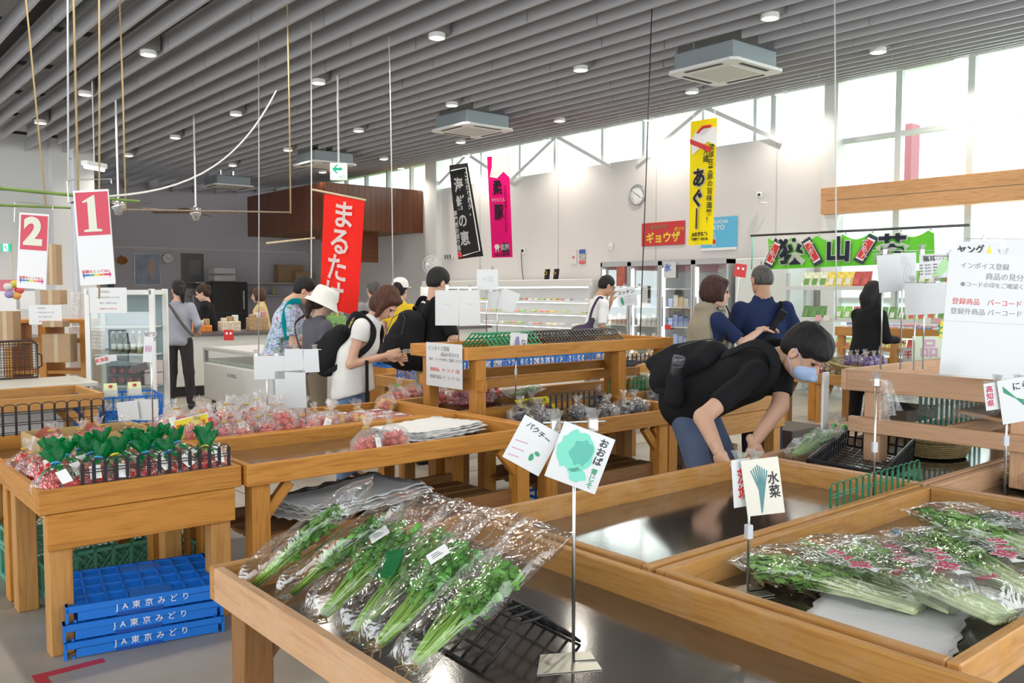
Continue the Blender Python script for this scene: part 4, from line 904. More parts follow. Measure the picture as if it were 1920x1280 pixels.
ang = -(pi/2-math.atan2(.27, .52))
bp, f = backpack(t, (0, .0, 1.09), ang+.02, (.31, .19, .50))
for sx in (-1, 1): strap(t, 'shoulder_strap', [f(sx*.09, .06, .23), (sx*.105, .42, 1.225), (sx*.115, .53, 1.17), (sx*.13, .53, 1.06), (sx*.15, .40, .96), (sx*.17, .20, .93), f(sx*.14, .05, -.19)], BPK, .055, .007, ((0, 0, .88), (0, .52, 1.15)))
a_, b_ = PT(1262, 738, 4.72), PT(1276, 655, 4.66)
BT = thing('water_bottle', 'black insulated bottle with clear lid in side pocket of bending person', 'bottle', a_)
BT.rotation_mode = 'QUATERNION'; BT.rotation_quaternion = (b_-a_).to_track_quat('Z', 'Y')
MB().lathe([(.03, 0), (.038, .01), (.038, .16), (.034, .175)], n=20).build('flask', BLK, BT, True)
MB().lathe([(.035, .175), (.036, .20), (.030, .215), (.001, .218)], n=20, caps=False).build('lid', M('smoke_lid', (.08, .08, .09), .08), BT, True)
pk = V3(*w(a_.lerp(b_, .15))); sdf('side_pocket', [C(pk-V3(0, 0, .06), pk+V3(0, .01, .06), .055, .048)], BPK, t, .01)
# ------------------------------------------------ produce
TOM = M('tomato_skin', (.62, .022, .014), .18, var=.2, vscale=3, spec=.6); TOM2 = M('small_tomato', (.62, .06, .02), .2, spec=.6); YTOM = M('yellow_tomato', (.75, .40, .02), .2)
CALYX = M('calyx', (.06, .18, .03), .6)
GFILM = film('green_film', (.02, .42, .14), .35, .6, .15, 20, .6, milky=0)
def _greenfilm():
    m = GFILM; nt = m.node_tree; g = [n for n in nt.nodes if n.type == 'BSDF_GLOSSY'][0]; mx = [n for n in nt.nodes if n.type == 'MIX_SHADER'][0]
    p = _n(nt, 'ShaderNodeBsdfPrincipled'); p.inputs['Base Color'].default_value = (.0, .26, .07, 1); p.inputs['Roughness'].default_value = .2; nt.links.new(p.outputs[0], mx.inputs[2])
_greenfilm()
def blob(r, n=12, m=8, sq=.9, lobes=0, amp=0):
    b = MB()
    def f(u, v):
        a = 2*pi*u; t = pi*v; rr = r*sin(t)*(1+amp*cos(lobes*a)); return (rr*cos(a), rr*sin(a), -r*sq*cos(t)*(1-.18*math.exp(-((pi-t)/.35)**2)))
    return b.surf(f, n, m)
_tm = {}
def tomato(parent, p, r, mat):
    key = (round(r, 3), mat.name)
    if key not in _tm: 
        o = blob(1, 14, 8, .86, 5, .02).build('tomato', mat, parent, True); _tm[key] = o.data
        MB().add([(0, 0, .80)]+[(.42*cos(a*pi/5)*(1 if a % 2 else .12), .42*sin(a*pi/5)*(1 if a % 2 else .12), .82) for a in range(10)], [(0, 1+a, 1+(a+1) % 10) for a in range(10)]) 
    else: o = link('tomato', _tm[key], None, parent)
    o.location = p; o.scale = (r,)*3; o.rotation_euler = (rnd.uniform(-.8, .8), rnd.uniform(-.8, .8), rnd.uniform(0, 6)); return o
def pouch(sx, sy, sz, neck, hneck, flare, n=20, seed=1, skew=(0, 0)):
    """gathered bag: a crumpled lower body, a tied neck and a flared ruffled tuft"""
    R = random.Random(seed); ph = [R.uniform(0, 6) for _ in range(8)]; b = MB(); t = MB()
    def body(u, v):
        a = 2*pi*u; w = v*.97; k = sin(pi*min(w*.62+.02, 1))**.55 if w < .8 else (sin(pi*.516)**.55)*(1-(w-.8)/.2)+.0
        k = max(k, 0); k = (1-max(0, (v-.62)/.38)**1.2)*min(1, (v/.10)**.5) if True else k
        c = 1+.05*sin(5*a+ph[0]+6*v)+.03*sin(9*a+ph[1]-9*v)
        rr = k*c+neck/sx*(v)
        z = sz*(.0+v**1.15)+.003*sin(7*a+ph[2])
        return (sx*rr*cos(a)+skew[0]*v*v, sy*rr*sin(a)+skew[1]*v*v, z)
    def tuft(u, v):
        a = 2*pi*u; rr = neck+(flare-neck)*v**.8; c = 1+v*(.30*sin(4*a+ph[3])+.22*sin(7*a+ph[4]))
        return (skew[0]+rr*c*cos(a)+hneck*.25*v*sin(ph[5]), skew[1]+rr*c*sin(a)*.7, sz+hneck*v*(1+.16*sin(5*a+ph[6])))
    b.surf(body, n, 9); t.surf(tuft, n, 5); return b, t
def tomato_bag(label, loc, rz, big=True, green=True, seed=1, tilt=(0, 0), tag_=True, group=None, tie=None, n=5, sc=1, mats=None):
    R = random.Random(seed); o = thing('tomato_bag', label, 'bag', loc, group=group, rot=(tilt[0], tilt[1], rz)); o.scale = (sc,)*3
    mats = mats or [TOM]
    if big: sp = [(-.034, -.012, .036), (.034, -.014, .036), (0, .036, .036), (.004, .0, .088), (-.03, .03, .095)][:n]; r = .037
    else:
        sp = []; r = .019
        for zz, rr_, k in ((.019, .05, 9), (.019, .018, 3), (.05, .046, 8), (.05, .01, 2), (.078, .03, 5)):
            sp += [(rr_*cos(2*pi*i/k+zz*40)*1.15, rr_*sin(2*pi*i/k+zz*40)*.9, zz) for i in range(k)]
    for p in sp: tomato(o, (p[0]+R.uniform(-.004, .004), p[1]+R.uniform(-.004, .004), p[2]), r*R.uniform(.92, 1.06), R.choice(mats))
    b, t = pouch(.080, .066, .135, .011, .055 if green else .05, .040 if green else .030, 20, seed, (R.uniform(-.02, .02), R.uniform(-.01, .01)))
    b.build('bag_film', FILM if big else FILM2, o, True)
    tf = t.build('tuft', GFILM if green else FILM2, o, True)
    if green:                         # printed green leaves running down the shoulder of the bag
        g = MB()
        for k in range(6):
            a = 2*pi*k/6+seed; w = .012
            pts = [(.018*cos(a), .018*sin(a)*.8, .128), (.044*cos(a), .038*sin(a), .108), (.062*cos(a), .052*sin(a), .082), (.070*cos(a), .058*sin(a), .062)]
            nx, ny = -sin(a), cos(a); vs = []
            for i, p in enumerate(pts):
                ww = (.004, .014, .010, .001)[i]; vs += [(p[0]*1.10-nx*ww, p[1]*1.10-ny*ww, p[2]), (p[0]*1.10+nx*ww, p[1]*1.10+ny*ww, p[2])]
            g.add(vs, [(2*i, 2*i+1, 2*i+3, 2*i+2) for i in range(3)])
        g.build('leaf_print', GFILM, o, True)
    MB().tube([(.013*cos(a), .013*sin(a), .136) for a in [2*pi*i/10 for i in range(11)]], .004, 6).build('tie', tie or (M('blue_tie', (.05, .30, .62), .4) if green else M('gold_tie', (.6, .4, .05), .4)), o, True)
    if tag_: MB().box(-.018, -.001, -.026, .018, .001, .026).build('price_tag', PAPER, o, loc=(.005, -.069, .062), rot=(-.25, R.uniform(-.3, .3), .05))
    return o
# front table: green-topped bags in rows
rows = [(3.955, 6, 0), (4.10, 6, .07), (4.26, 5, .02)]
proto = []
for i in range(3): proto.append(tomato_bag('x', (0, -9, 0), 0, seed=11+i, group='green-topped tomato bags on the left table', tie=M('yellow_tie', (.75, .55, .03), .4) if i == 2 else None))
for o in proto: o['_p'] = 1
def place(o, loc, rz, label, tilt=(0, 0), sc=1.0):
    if o.get('_p'): del o['_p']; c = o
    else: c = copy_tree(o)
    c.location = loc; c.rotation_euler = (tilt[0], tilt[1], rz); c.scale = (sc,)*3; c['label'] = label; return c
labs = iter(['first green-topped tomato bag from the corner of the left table', 'second green-topped tomato bag from table corner, big price tag', 'green-topped tomato bag just behind left end of black divider', 'green-topped tomato bag behind divider, second from its left end', 'green-topped tomato bag behind middle of divider',
  'green-topped tomato bag behind right end of divider'])
k = 0
for r_, (yy, n, dx) in enumerate(rows):
    for j in range(n):
        x = .875+dx+j*.128; s = rnd.randint(0, 2)
        lb = next(labs) if r_ == 0 else 'green-topped tomato bag, %s from left in the %s row behind the front one' % (ORD[j], ORD[r_-1])
        place(proto[k % 3], (x, yy+rnd.uniform(-.02, .02), .632), rnd.uniform(-.5, .5), lb, (rnd.uniform(-.60, -.35), rnd.uniform(-.2, .2)), 1.22); k += 1
pc = [tomato_bag('x', (0, -9, 0), 0, green=False, seed=21+i, group='clear bags of large tomatoes behind the green-topped ones', n=4, tag_=(i == 0)) for i in range(2)]
for o in pc: o['_p'] = 1
for i, (x, y) in enumerate([(.87, 4.42), (1.02, 4.45), (1.17, 4.50), (1.33, 4.40), (1.48, 4.45), (.86, 4.56), (1.0, 4.58), (1.5, 4.58)]):
    place(pc[i % 2], (x, y, .632), rnd.uniform(0, 6), 'clear bag of large tomatoes behind green tops, %s from left of its %s row' % (ORD[i if i < 5 else i-5], 'nearer' if i < 5 else 'rear'), (rnd.uniform(-.2, .2), 0), 1.0)
# cardboard fruit tray behind
t = thing('fruit_box', 'cardboard fruit tray printed with pink apples, holding single wrapped tomatoes', 'box', (1.25, 5.02, .63), rz=.05)
CB2 = M('printed_carton', (.50, .34, .13), .6, var=.1)
for (a) in ((-.28, -.17, 0, .28, -.16, .13), (-.28, .16, 0, .28, .17, .13), (-.28, -.16, 0, -.27, .16, .13), (.27, -.16, 0, .28, .16, .13), (-.28, -.17, 0, .28, .17, .01)): MB().box(*a).build('carton_side', CB2, t)
for x in (-.15, .08): MB().lathe([(.07, 0), (.001, .001)], n=20, caps=False, M=Matrix.Rotation(pi/2, 4, 'X')).build('apple_print', M('pink_print', (.50, .13, .08), .6), t, loc=(x, .158, .075)); 
for i, (x, y) in enumerate([(-.18, .0), (-.05, -.05), (.07, .03), (.2, -.04)]):
    place(pc[i % 2], (1.25+x, 5.02+y, .645), i, ['single clear tomato bag at left of cardboard tray', 'tall-necked clear tomato bag in cardboard tray', 'clear bag with pink tomato in middle of cardboard tray', 'clear tomato bag at right of cardboard tray'][i], (0, 0), .95)
# small-tomato bags on the middle table
ps = [tomato_bag('x', (0, -9, 0), 0, big=False, green=False, seed=31+i, group='clear bags of small tomatoes heaped on the middle table', tag_=(i % 2 == 0), mats=[TOM2, TOM2, TOM, TOM2] if i < 3 else [TOM2, YTOM]) for i in range(4)]
for o in ps: o['_p'] = 1
k = 0
for yy in (4.78, 4.92, 5.06, 5.20, 5.34):
    for j in range(8):
        x = 1.74+j*.128+(k % 2)*.04
        if x > 2.62-.0*yy: continue
        place(ps[k % 3], (x, yy+rnd.uniform(-.03, .03), .628+rnd.choice((0, 0, .05))), rnd.uniform(0, 6), 'gathered clear bag of small tomatoes, heap row %s from the rim, %s from left' % (ORD[int((yy-4.78)/.14+.5)], ORD[j]), (rnd.uniform(-.4, .3), rnd.uniform(-.3, .3)), rnd.uniform(1.0, 1.18)); k += 1
for i, (x, y) in enumerate([(2.64, 4.84), (2.78, 4.80), (3.30, 5.38)]):
    place(ps[3], (x, y, .63), i*2., ['clear bag of orange tomatoes at front right of the heap', 'clear bag of orange and red tomatoes beside flat packs', 'clear bag with yellow and red tomatoes and green tie at table back corner'][i], (-.3, 0), 1.1)
# flat packs
fp = None
for j in range(4):
    for i in range(4):
        p = (2.80+i*.135, 4.86+j*.15, .63)
        if fp is None:
            fp = thing('tomato_pack', 'x', 'pack', group='flat packs of small tomatoes with white labels')
            for a in range(4):
                for b in range(3): tomato(fp, (-.042+a*.028, -.035+b*.035, .018), .0165, TOM)
            bevel(MB().box(-.060, -.060, .0, .060, .060, .036).build('bag_film', FILM2, fp), .012, 2)
            MB().box(-.03, -.022, .0365, .03, .022, .038).build('price_tag', PAPER, fp); c = fp
        else: c = copy_tree(fp)
        c.location = p; c.rotation_euler = (0, 0, rnd.uniform(-.1, .1)); c['label'] = 'flat clear tomato pack with white label, %s row from rim, %s from left' % (ORD[j], ORD[i])
# white foam sheets
FOAM = M('white_foam', (.80, .80, .79), .8, bump=.2, bscale=40)
def sheets(label, loc, rz, w, d, n, amp=.008, th=.004, gap=.006, jit=.03, mat=None):
    t = thing('foam_sheet_stack', label, 'sheets', loc, rz=rz)
    for i in range(n):
        ph = rnd.uniform(0, 6); ox, oy, a = rnd.uniform(-jit, jit), rnd.uniform(-jit, jit), rnd.uniform(-.06, .06); b = MB()
        b.surf(lambda u, v: ((u-.5)*w, (v-.5)*d+.006*sin(40*u), gap*i+amp*.3*sin(6*u+ph)*sin(5*v+ph)+amp*.5*((2*u-1)**8+(2*v-1)**8)*(1+sin(30*u+30*v))*.4), 18, 14)
        o = b.build('sheet', mat or FOAM, t, True, loc=(ox, oy, .002), rot=(0, 0, a)); s = o.modifiers.new('s', 'SOLIDIFY'); s.thickness = th
    return t
sheets('thick stack of white foam sheets at right end of empty ochre table', (3.02, 4.37, .635), .25, .58, .38, 10, .012)
sheets('few white foam sheets under the two lone tomato bags', (2.22, 3.98, .630), .1, .46, .17, 2, .01)
place(ps[0], (2.33, 3.95, .642), .3, 'left of two lone tomato bags on empty ochre table', (-.1, 0), 1.1)
place(ps[1], (2.52, 3.97, .642), 1.3, 'right of two lone tomato bags on empty ochre table', (-.2, .1), 1.2)
sheets('white foam sheets piled on lower shelf of empty ochre table', (2.35, 4.18, .34), .2, .75, .42, 9, .03, gap=.011, jit=.06)
sheets('grey-white foam sheets on lower shelf at right', (3.9, 4.2, .34), .1, .5, .4, 3, .03, gap=.011)
sheets('white foam sheet under the flat tomato packs', (3.1, 5.05, .627), 0, .62, .6, 1)
# ---- leafy bags
LEAF = M('coriander_leaf', (.12, .34, .05), .45, var=.35, vscale=30, rnd_tint=.01); STEMG = M('stem_green', (.28, .48, .08), .4); ROOT = M('root_tan', (.48, .34, .18), .7)
MLEAF = M('mizuna_leaf', (.26, .50, .12), .45, var=.3, vscale=20); MSTEM = M('mizuna_stem', (.62, .72, .42), .4, var=.12, vscale=30)
def leaf(b, p, d, w, s, R, k=.75):
    """lobed leaflet: five-pointed fan bent along its midrib"""
    d = d.normalized(); w = (w-d*w.dot(d)).normalized(); n = d.cross(w)
    pts = [(0, 0, 0), (.35, .30, .10), (.30, .62, .05), (.62, .50, .0), (.70, .85, -.05), (1.0, .22, -.12), (1.08, 0, -.16)]
    pts = pts+[(x, -y, z) for x, y, z in pts[1:-1][::-1]]
    i0 = len(pts); b.add([p+d*(x*s)+w*(y*s*k)+n*(z*s) for x, y, z in pts]+[p+d*(s*.5)+n*(s*.08)], [(i, (i+1) % i0, i0) for i in range(i0)])
def bunch(t, L_, Wd, seed, kind='coriander'):
    """+x runs from root to leaf tips"""
    R = random.Random(seed); st = MB(); lf = MB(); rt = MB()
    co = kind == 'coriander'; n = 40 if co else 60
    for i in range(n):
        a = R.uniform(-1, 1); h = R.uniform(0, 1); sp = R.uniform(.3, 1)
        x1 = L_*(R.uniform(.5, .92) if co else R.uniform(.72, .98)); y1 = a*Wd*.42*sp+R.uniform(-.01, .01)
        z0 = .012+.022*h; z1 = z0+R.uniform(-.005, .02)
        p = [Vector((0, a*(.012 if co else .045), z0*.7)), Vector((x1*.35, a*(.030 if co else .048), z0)), Vector((x1*.7, y1*.8, z1)), Vector((x1, y1, z1))]
        st.tube(p, [.0028, .0026, .002, .0012] if co else [.0065, .0055, .0032, .0014], 5)
        m = 13 if co else 9
        for k in range(m):
            f = R.uniform(.42 if co else .25, 1.05) if co else R.uniform(.30, 1.03)
            q = p[1].lerp(p[3], min(f, 1)) if f > .3 else p[1]; q = q+Vector((R.uniform(-.01, .02), R.uniform(-.018, .018), R.uniform(-.008, .016)))
            q.z = max(.004, min(q.z, .062)); q.y = max(-Wd*.48, min(Wd*.48, q.y))
            leaf(lf, q, Vector((1, R.uniform(-1.2, 1.2)*(1 if co else .5), R.uniform(-.4, .5))), Vector((R.uniform(-.3, .3), 1, R.uniform(-.6, .6))), R.uniform(.014, .026) if co else R.uniform(.030, .060), R, .75 if co else .36)
    if co:
        for i in range(9):
            p = [Vector((.0, R.uniform(-.01, .01), .012))]
            for k in range(5): p.append(p[-1]+Vector((-.010+R.uniform(-.004, .012), R.uniform(-.016, .016), R.uniform(-.004, .005))))
            rt.tube(p, [.004, .003, .0025, .002, .0015, .001], 5)
        rt.build('roots', ROOT, t, True)
    st.build('stems', STEMG if co else MSTEM, t, True)
    o = lf.build('leaves', LEAF if co else MLEAF, t); o['kind'] = 'stuff'
def sleeve_bag(t, L_, Wd, over0, over1, H, seed, mat=None, flare=.25):
    R = random.Random(seed); ph = [R.uniform(0, 6) for _ in range(6)]; b = MB()
    def f(u, v):
        a = 2*pi*u; x = -over0+(L_+over0+over1)*v
        w = Wd*.5*(.62+.38*min(1, v*2.2)+flare*max(0, v-.75)); e = min(1, v/.08, (1-v)/.10+.10); h = H*.5*e*(1-.55*max(0, v-.72)/.28)+.002
        c = cos(a); s_ = sin(a); cc = math.copysign(abs(c)**.7, c)
        z = H*.5+s_*h*(1+.10*sin(9*v+ph[0]+3*a))+.006*sin(14*v+ph[1])*c
        return (x+.005*sin(3*a+ph[2]), cc*w*(1+.04*sin(11*v+ph[3])), max(.001, z)+.004*sin(22*v+ph[4]+5*a)*e)
    b.surf(f, 28, 30); return b.build('bag_film', mat or FILM, t, True)
FILM3 = film('glossy_sleeve', base=.06, edge=.55, rough=.10, bscale=11, bump=.6)
def lean_to(o, a, b, roll=0):
    a = Vector(a); b = Vector(b); d = (b-a).normalized(); yv = Vector((0, 0, 1)).cross(d).normalized(); zv = d.cross(yv)
    o.rotation_mode = 'QUATERNION'; o.rotation_quaternion = Matrix((d, yv, zv)).transposed().to_quaternion(); o.location = a
ends = [((478, 1108), (688, 940)), ((556, 1120), (770, 965)), ((612, 1160), (838, 950)), ((672, 1190), (880, 985)), ((716, 1215), (935, 1000)), ((785, 1252), (1032, 1015))]
cl = ['bagged coriander bunch farthest left against the table corner', 'second coriander bag from left, partly under its neighbours', 'third coriander bag from left with white price label', 'middle coriander bag with roots near the rim, under two labels', 'fifth coriander bag with white label on leaves', 'nearest coriander bag, glossy, leaning over black wire rack']
for i, ((u0, v0), (u1, v1)) in enumerate(ends):
    t = thing('coriander_bag', cl[i], 'bag', (0, 0, 0)); a = PZ(u0, v0, .645+.006*i)
    a.x = max(a.x, 1.0); t1 = (a.x*_RC[0]+a.y*_RC[1]); 
    # top end rests on the rack: higher than the root
    best = None
    for zz in [.66+.01*k for k in range(24)]:
        q = PZ(u1, v1, zz); dd = abs((q-a).length-.40)
        if best is None or dd < best[0]: best = (dd, q)
    lean_to(t, a, best[1]); bunch(t, .34, .17, 50+i); sleeve_bag(t, .34, .17, .03, .11, .075, 60+i, FILM3)
    if i in (2, 4): 
        tg = MB().box(-.027, -.023, 0, .027, .023, .001).build('price_tag', PAPER, t, loc=(.235, -.0, .082), rot=(0, 0, -.35))
        for k in range(3): MB().box(-.016, -.009+k*.008, .001, .012-k*.004, -.007+k*.008, .0014).build('barcode_line', INK, tg)
    if i in (1, 3): MB().box(-.05, -.03, 0, .05, .03, .0012).build('green_print', GFILM, t, loc=(.17, .02, .074), rot=(0, 0, .5))
# black wire rack under them
def grid_panel(b, o, ux, uy, nu, nv, th=.003):
    o = Vector(o); ux = Vector(ux); uy = Vector(uy)
    for i in range(nu+1): b.tube([o+ux*i/nu, o+ux*i/nu+uy], th, 5)
    for j in range(nv+1): b.tube([o+uy*j/nv, o+uy*j/nv+ux], th, 5)
def a_rack(label, p0, p1, w, h, n, mat, th=.004):
    """p0-p1: ridge foot line; sloped bars on both sides"""
    p0 = Vector(p0); p1 = Vector(p1); d = p1-p0; s = Vector((-d.y, d.x, 0)).normalized()*w/2
    t = thing('wire_rack', label, 'rack', (p0+p1)/2); o = -d/2
    for nm, sg in (('front_panel', -1), ('back_panel', 1)):
        b = MB(); grid_panel(b, o+s*sg, d, -s*sg*.75+Vector((0, 0, h)), n, 3, th); b.build(nm, mat, t, True)
    b = MB()
    for i in range(n+1): b.tube([o+d*i/n+s*.25+Vector((0, 0, h)), o+d*i/n-s*.25+Vector((0, 0, h))], th, 5)
    b.build('top_bars', mat, t, True); return t
a_rack('black wire rack propping up coriander bags near front', PZ(1000, 1230, .62), PZ(1020, 1215, .62)+Vector((-.02, .62, 0)), .30, .09, 14, BLK, .004)
a_rack('green wire rack on top of raised shelf', (3.80, 4.93, 1.075), (4.28, 4.93, 1.075), .42, .12, 12, GRNP, .006)
a_rack('black wire rack on top of raised shelf, right of green one', (4.34, 4.93, 1.075), (5.15, 4.93, 1.075), .42, .12, 24, M('charcoal_plastic', (.03, .028, .028), .4), .006)
# dividers
def divider(label, p0, p1, h, n, mat, bw=.010, foot=.09, fside=1):
    p0 = Vector(p0); p1 = Vector(p1); d = p1-p0; L_ = d.length; t = thing('wire_divider', label, 'divider', p0, rz=math.atan2(d.y, d.x))
    b = MB(); s = L_/n
    for i in range(n+1): b.box(i*s-bw/2, -bw*.3, 0, i*s+bw/2, bw*.3, h-.012)
    b.build('upright_bars', mat, t)
    b = MB()
    for i in range(n): b.tube([(i*s+s/2-(s/2)*cos(pi*k/6), 0, h-.014+.016*sin(pi*k/6)) for k in range(7)], .0028, 5)
    b.build('arched_top', mat, t, True)
    b = MB()
    for z in (.006, h*.33, h*.33+.012, h*.68, h*.68+.012): b.tube([(0, 0, z), (L_, 0, z)], .0024, 5)
    b.build('cross_wires', mat, t)
    b = MB()
    for i in range(n+1): b.tube([(i*s, 0, .004), (i*s, foot*fside, .004)], .0024, 5)
    b.tube([(0, foot*fside, .004), (L_, foot*fside, .004)], .0024, 5); b.build('foot_grid', mat, t); return t
BK2 = M('black_wire_plastic', (.012, .012, .018), .35)
a = PY(155, 903, 3.905); b = PY(440, 868, 3.905)
divider('black wire divider in front of green-topped tomato bags', (a.x, 3.905, .632), (min(b.x, 1.57), 3.905, .632), .165, 14, BK2, .014)
divider('black wire divider at back of left tables beside blue crate', (.80, 5.47, .70), (1.45, 5.47, .70), .17, 10, BK2, .012)
divider('green wire divider standing on front edge of the empty reflecting tray', (PY(1557, 952, 1.705).x, 1.705, .618), (PY(1723, 906, 1.72).x, 1.72, .618), .165, 15, M('dark_green_wire', (.0, .16, .07), .35), .010)
a = PZ(1032, 788, .632); divider('black wire divider among bagged eggplants', (a.x, a.y, .632), (a.x+.42, a.y+.0, .632), .18, 8, BK2, .012)
a = PZ(1142, 745, .632); divider('bright green wire divider at right of eggplant table', (a.x, a.y, .632), (a.x+.30, a.y-.12, .632), .16, 9, M('bright_green_wire', (.0, .32, .13), .35), .008)
# ---- mizuna
MAT_ = sheets('white foam mat under the mizuna bags', (2.36, 1.16, .618), .35, .62, .36, 2, .004, jit=.01)
MAGENTA = M('magenta_print', (.50, .01, .08), .5)
mz = [((1385, 1068), (1725, 1150), 0), ((1450, 1020), (1800, 1150), .015), ((1500, 1010), (1885, 1172), .055), ((1600, 970), (1985, 1150), .075), ((1655, 955), (2060, 1090), .125)]
ml = ['nearest mizuna bag lying lowest on the white mat', 'second mizuna bag from front, leaf end crumpled at left', 'third mizuna bag, red print in middle of tray', 'fourth mizuna bag, on top of the pile', 'mizuna bag farthest back beside the cucumbers']
for i, ((u0, v0), (u1, v1), dz) in enumerate(mz):
    a = PZ(u0, v0, .630+dz); b = PZ(u1, v1, .630+dz*.6); t = thing('mizuna_bag', ml[i], 'bag')
    lean_to(t, b, a); Lz = min((a-b).length-.06, .50); bunch(t, Lz, .20, 80+i, 'mizuna'); sleeve_bag(t, Lz, .21, .03, .05, .10, 90+i, FILM3, .05)
    for k, ch in enumerate('みず菜'):
        for nm, mm, bo, dzz in (('print_outline', WHITE, .003, .0), ('lettering', MAGENTA, .0003, .0012)):
            text(ch, .062 if k != 1 else .048, mm, t, (.20+(1-k)*.050, -.035+.035*k, .108+dzz), (0, 0, pi+.5), bo, nm)
    text('JA東京', .026, MAGENTA, t, (.06, 0, .104), (0, 0, pi/2), .0006)
    MB().add([(-.02, -.025, 0), (-.02, .025, 0), (.025, 0, 0)], [(0, 2, 1)]).build('price_tag', PAPER, t, loc=(.12, .03, .104))
# cucumbers
CUC = M('cucumber_skin', (.018, .075, .018), .3, var=.3, vscale=20, bump=.5, bscale=60)
cm = None
for i in range(5):
    t = thing('cucumber_bag', ['cucumber bag at the left of the pile, blue taped', 'cucumber bag near rim behind mizuna', 'cucumber bag lying across the others', 'cucumber bag at far right edge', 'cucumber bag stacked on top at back'][i], 'bag', (3.10+.09*i, 1.36-.10*(i % 3)-.04*i, .62+.04*(i > 2)), rz=-.75+.15*(i % 3))
    for k in range(3):
        if cm is None:
            cb = MB(); cb.tube([(-.10, 0, 0), (-.095, 0, 0), (-.05, .003, 0), (0, .005, 0), (.05, .003, 0), (.095, 0, 0), (.10, 0, 0)], [.003, .011, .016, .017, .016, .011, .003], 12)
            o = cb.build('cucumber', CUC, t, True); cm = o.data
        else: o = link('cucumber', cm, None, t)
        o.location = (0, -.032+k*.032, .018); o.scale = (1.1, 1, 1)
    sleeve_bag(t, .20, .13, .10, .12, .045, 100+i, FILM3).location = (-.10, 0, 0)
    if i < 2: MB().box(-.012, -.02, 0, .012, .02, .006).build('blue_tape', M('blue_tape', (.03, .35, .6), .4), t, loc=(-.15, 0, .03))
# bag of greens at right edge
t = thing('greens_bag', 'bag of loose green leaves at right edge of frame', 'bag', (4.15, 1.36, .62), rz=.8); bunch(t, .30, .2, 120, 'mizuna'); sleeve_bag(t, .30, .22, .03, .06, .1, 121, FILM3)
# ---- eggplants and greens on the mid-right table
EGG = M('eggplant_skin', (.018, .008, .025), .15, spec=.7)
def egg_bag(label, loc, rz, seed, sc=1, group='clear bags of dark eggplants', mat=EGG):
    R = random.Random(seed); t = thing('eggplant_bag', label, 'bag', loc, rz=rz, group=group); t.scale = (sc,)*3
    for k in range(4):
        b = MB(); b.tube([(-.07, 0, 0), (-.06, 0, 0), (-.02, 0, 0), (.03, 0, 0), (.055, 0, 0), (.075, 0, 0)], [.004, .022, .027, .020, .012, .006], 12); b.build('eggplant', mat, t, True, loc=(0, -.055+(k % 2)*.05+(k//2)*.02, .027+.042*(k//2)), rot=(0, 0, R.uniform(-.3, .3)+pi*(k % 2)))
    bb, tt = pouch(.105, .082, .12, .012, .05, .035, 20, seed, (.03, 0)); bb.build('bag_film', film('shiny_film', base=.12, edge=.7, rough=.1, bscale=30, bump=1.0, milky=.05), t, True); tt.build('tuft', FILM2, t, True); return t
el = iter(['eggplant bag at left end beside the foam stack', 'second eggplant bag from the left', 'eggplant bag in front of yellow price card', 'shiny eggplant bag behind black divider', 'shiny eggplant bag left of green divider', 'eggplant bag centre front, very shiny', 'eggplant bag right front corner', 'eggplant bag behind the front ones', 'silvery bag beyond the green divider', 'silvery bag beside bending person', 'silvery bag at far right of eggplant table'])
for i, (u, v) in enumerate([(972, 788), (1000, 778), (1012, 792), (1088, 785), (1140, 782), (1168, 776), (1195, 772), (1120, 762), (1232, 752), (1250, 742), (1225, 735)]):
    p = PZ(u, v, .632); egg_bag(next(el), p, rnd.uniform(0, 6), 130+i, .95)
YC = M('yellow_card', (.80, .68, .03), .45)
def flat_card(name, label, cen, w, h, rot, mat, lines=(), cat='sign', th=.002):
    t = thing(name, label, cat, cen, rot=rot); MB().box(-w/2, -th/2, -h/2, w/2, th/2, h/2).build('card', mat, t)
    for (s, size, m_, x, z, bo) in lines: text(s, size, m_, t, (x, -th/2-.0012, z), (pi/2, 0, 0), bo)
    return t
PURP = M('purple_print', (.16, .02, .14), .5)
p = PZ(1020, 770, .66); flat_card('price_card', 'yellow price card with purple writing leaning among eggplants', p+Vector((0, .05, .02)), .34, .20, (-.95, 0, .1), YC, [('大特価 千両なす', .036, PURP, 0, .06, .001), ('地場産', .07, PURP, .02, -.02, .003)])
t = thing('greens_bundle', 'wrapped bundle of curly greens lying on table under raised shelf', 'vegetable', PZ(960, 745, .66), rz=.35); bunch(t, .42, .16, 140); sleeve_bag(t, .34, .2, .05, .05, .09, 141, FILM2)
t2 = thing('cabbage', 'pale green wrapped cabbage behind green divider', 'vegetable', PZ(1208, 715, .74)); t2.location.z = .72
blob(.11, 16, 10, .9, 7, .02).build('head', M('cabbage_leaf', (.42, .56, .22), .4, var=.2), t2, True); blob(.118, 16, 10, .9, 7, .03).build('bag_film', FILM2, t2, True)
RAD = M('radish_skin', (.45, .02, .06), .3)
for i, (u, v) in enumerate([(745, 760), (772, 752), (820, 758), (860, 760), (872, 750), (905, 755), (922, 748), (800, 748)]):
    p = PZ(u, v, .64); o = tomato_bag(['clear radish bag with green tie near the table corner', 'pointed clear bag of red radishes behind corner', 'radish bag left of shelf post', 'radish bag between two poles', 'dark red radish bag by poles', 'radish bag right of shelf post', 'last radish bag under raised shelf', 'tall pointed clear radish bag'][i], p, i, big=False, green=False, seed=150+i, tag_=False, group='radish bags under the raised shelf', mats=[RAD, RAD, TOM2], sc=1.15, tie=M('bright_green_tie', (.05, .55, .08), .4) if i == 0 else None)
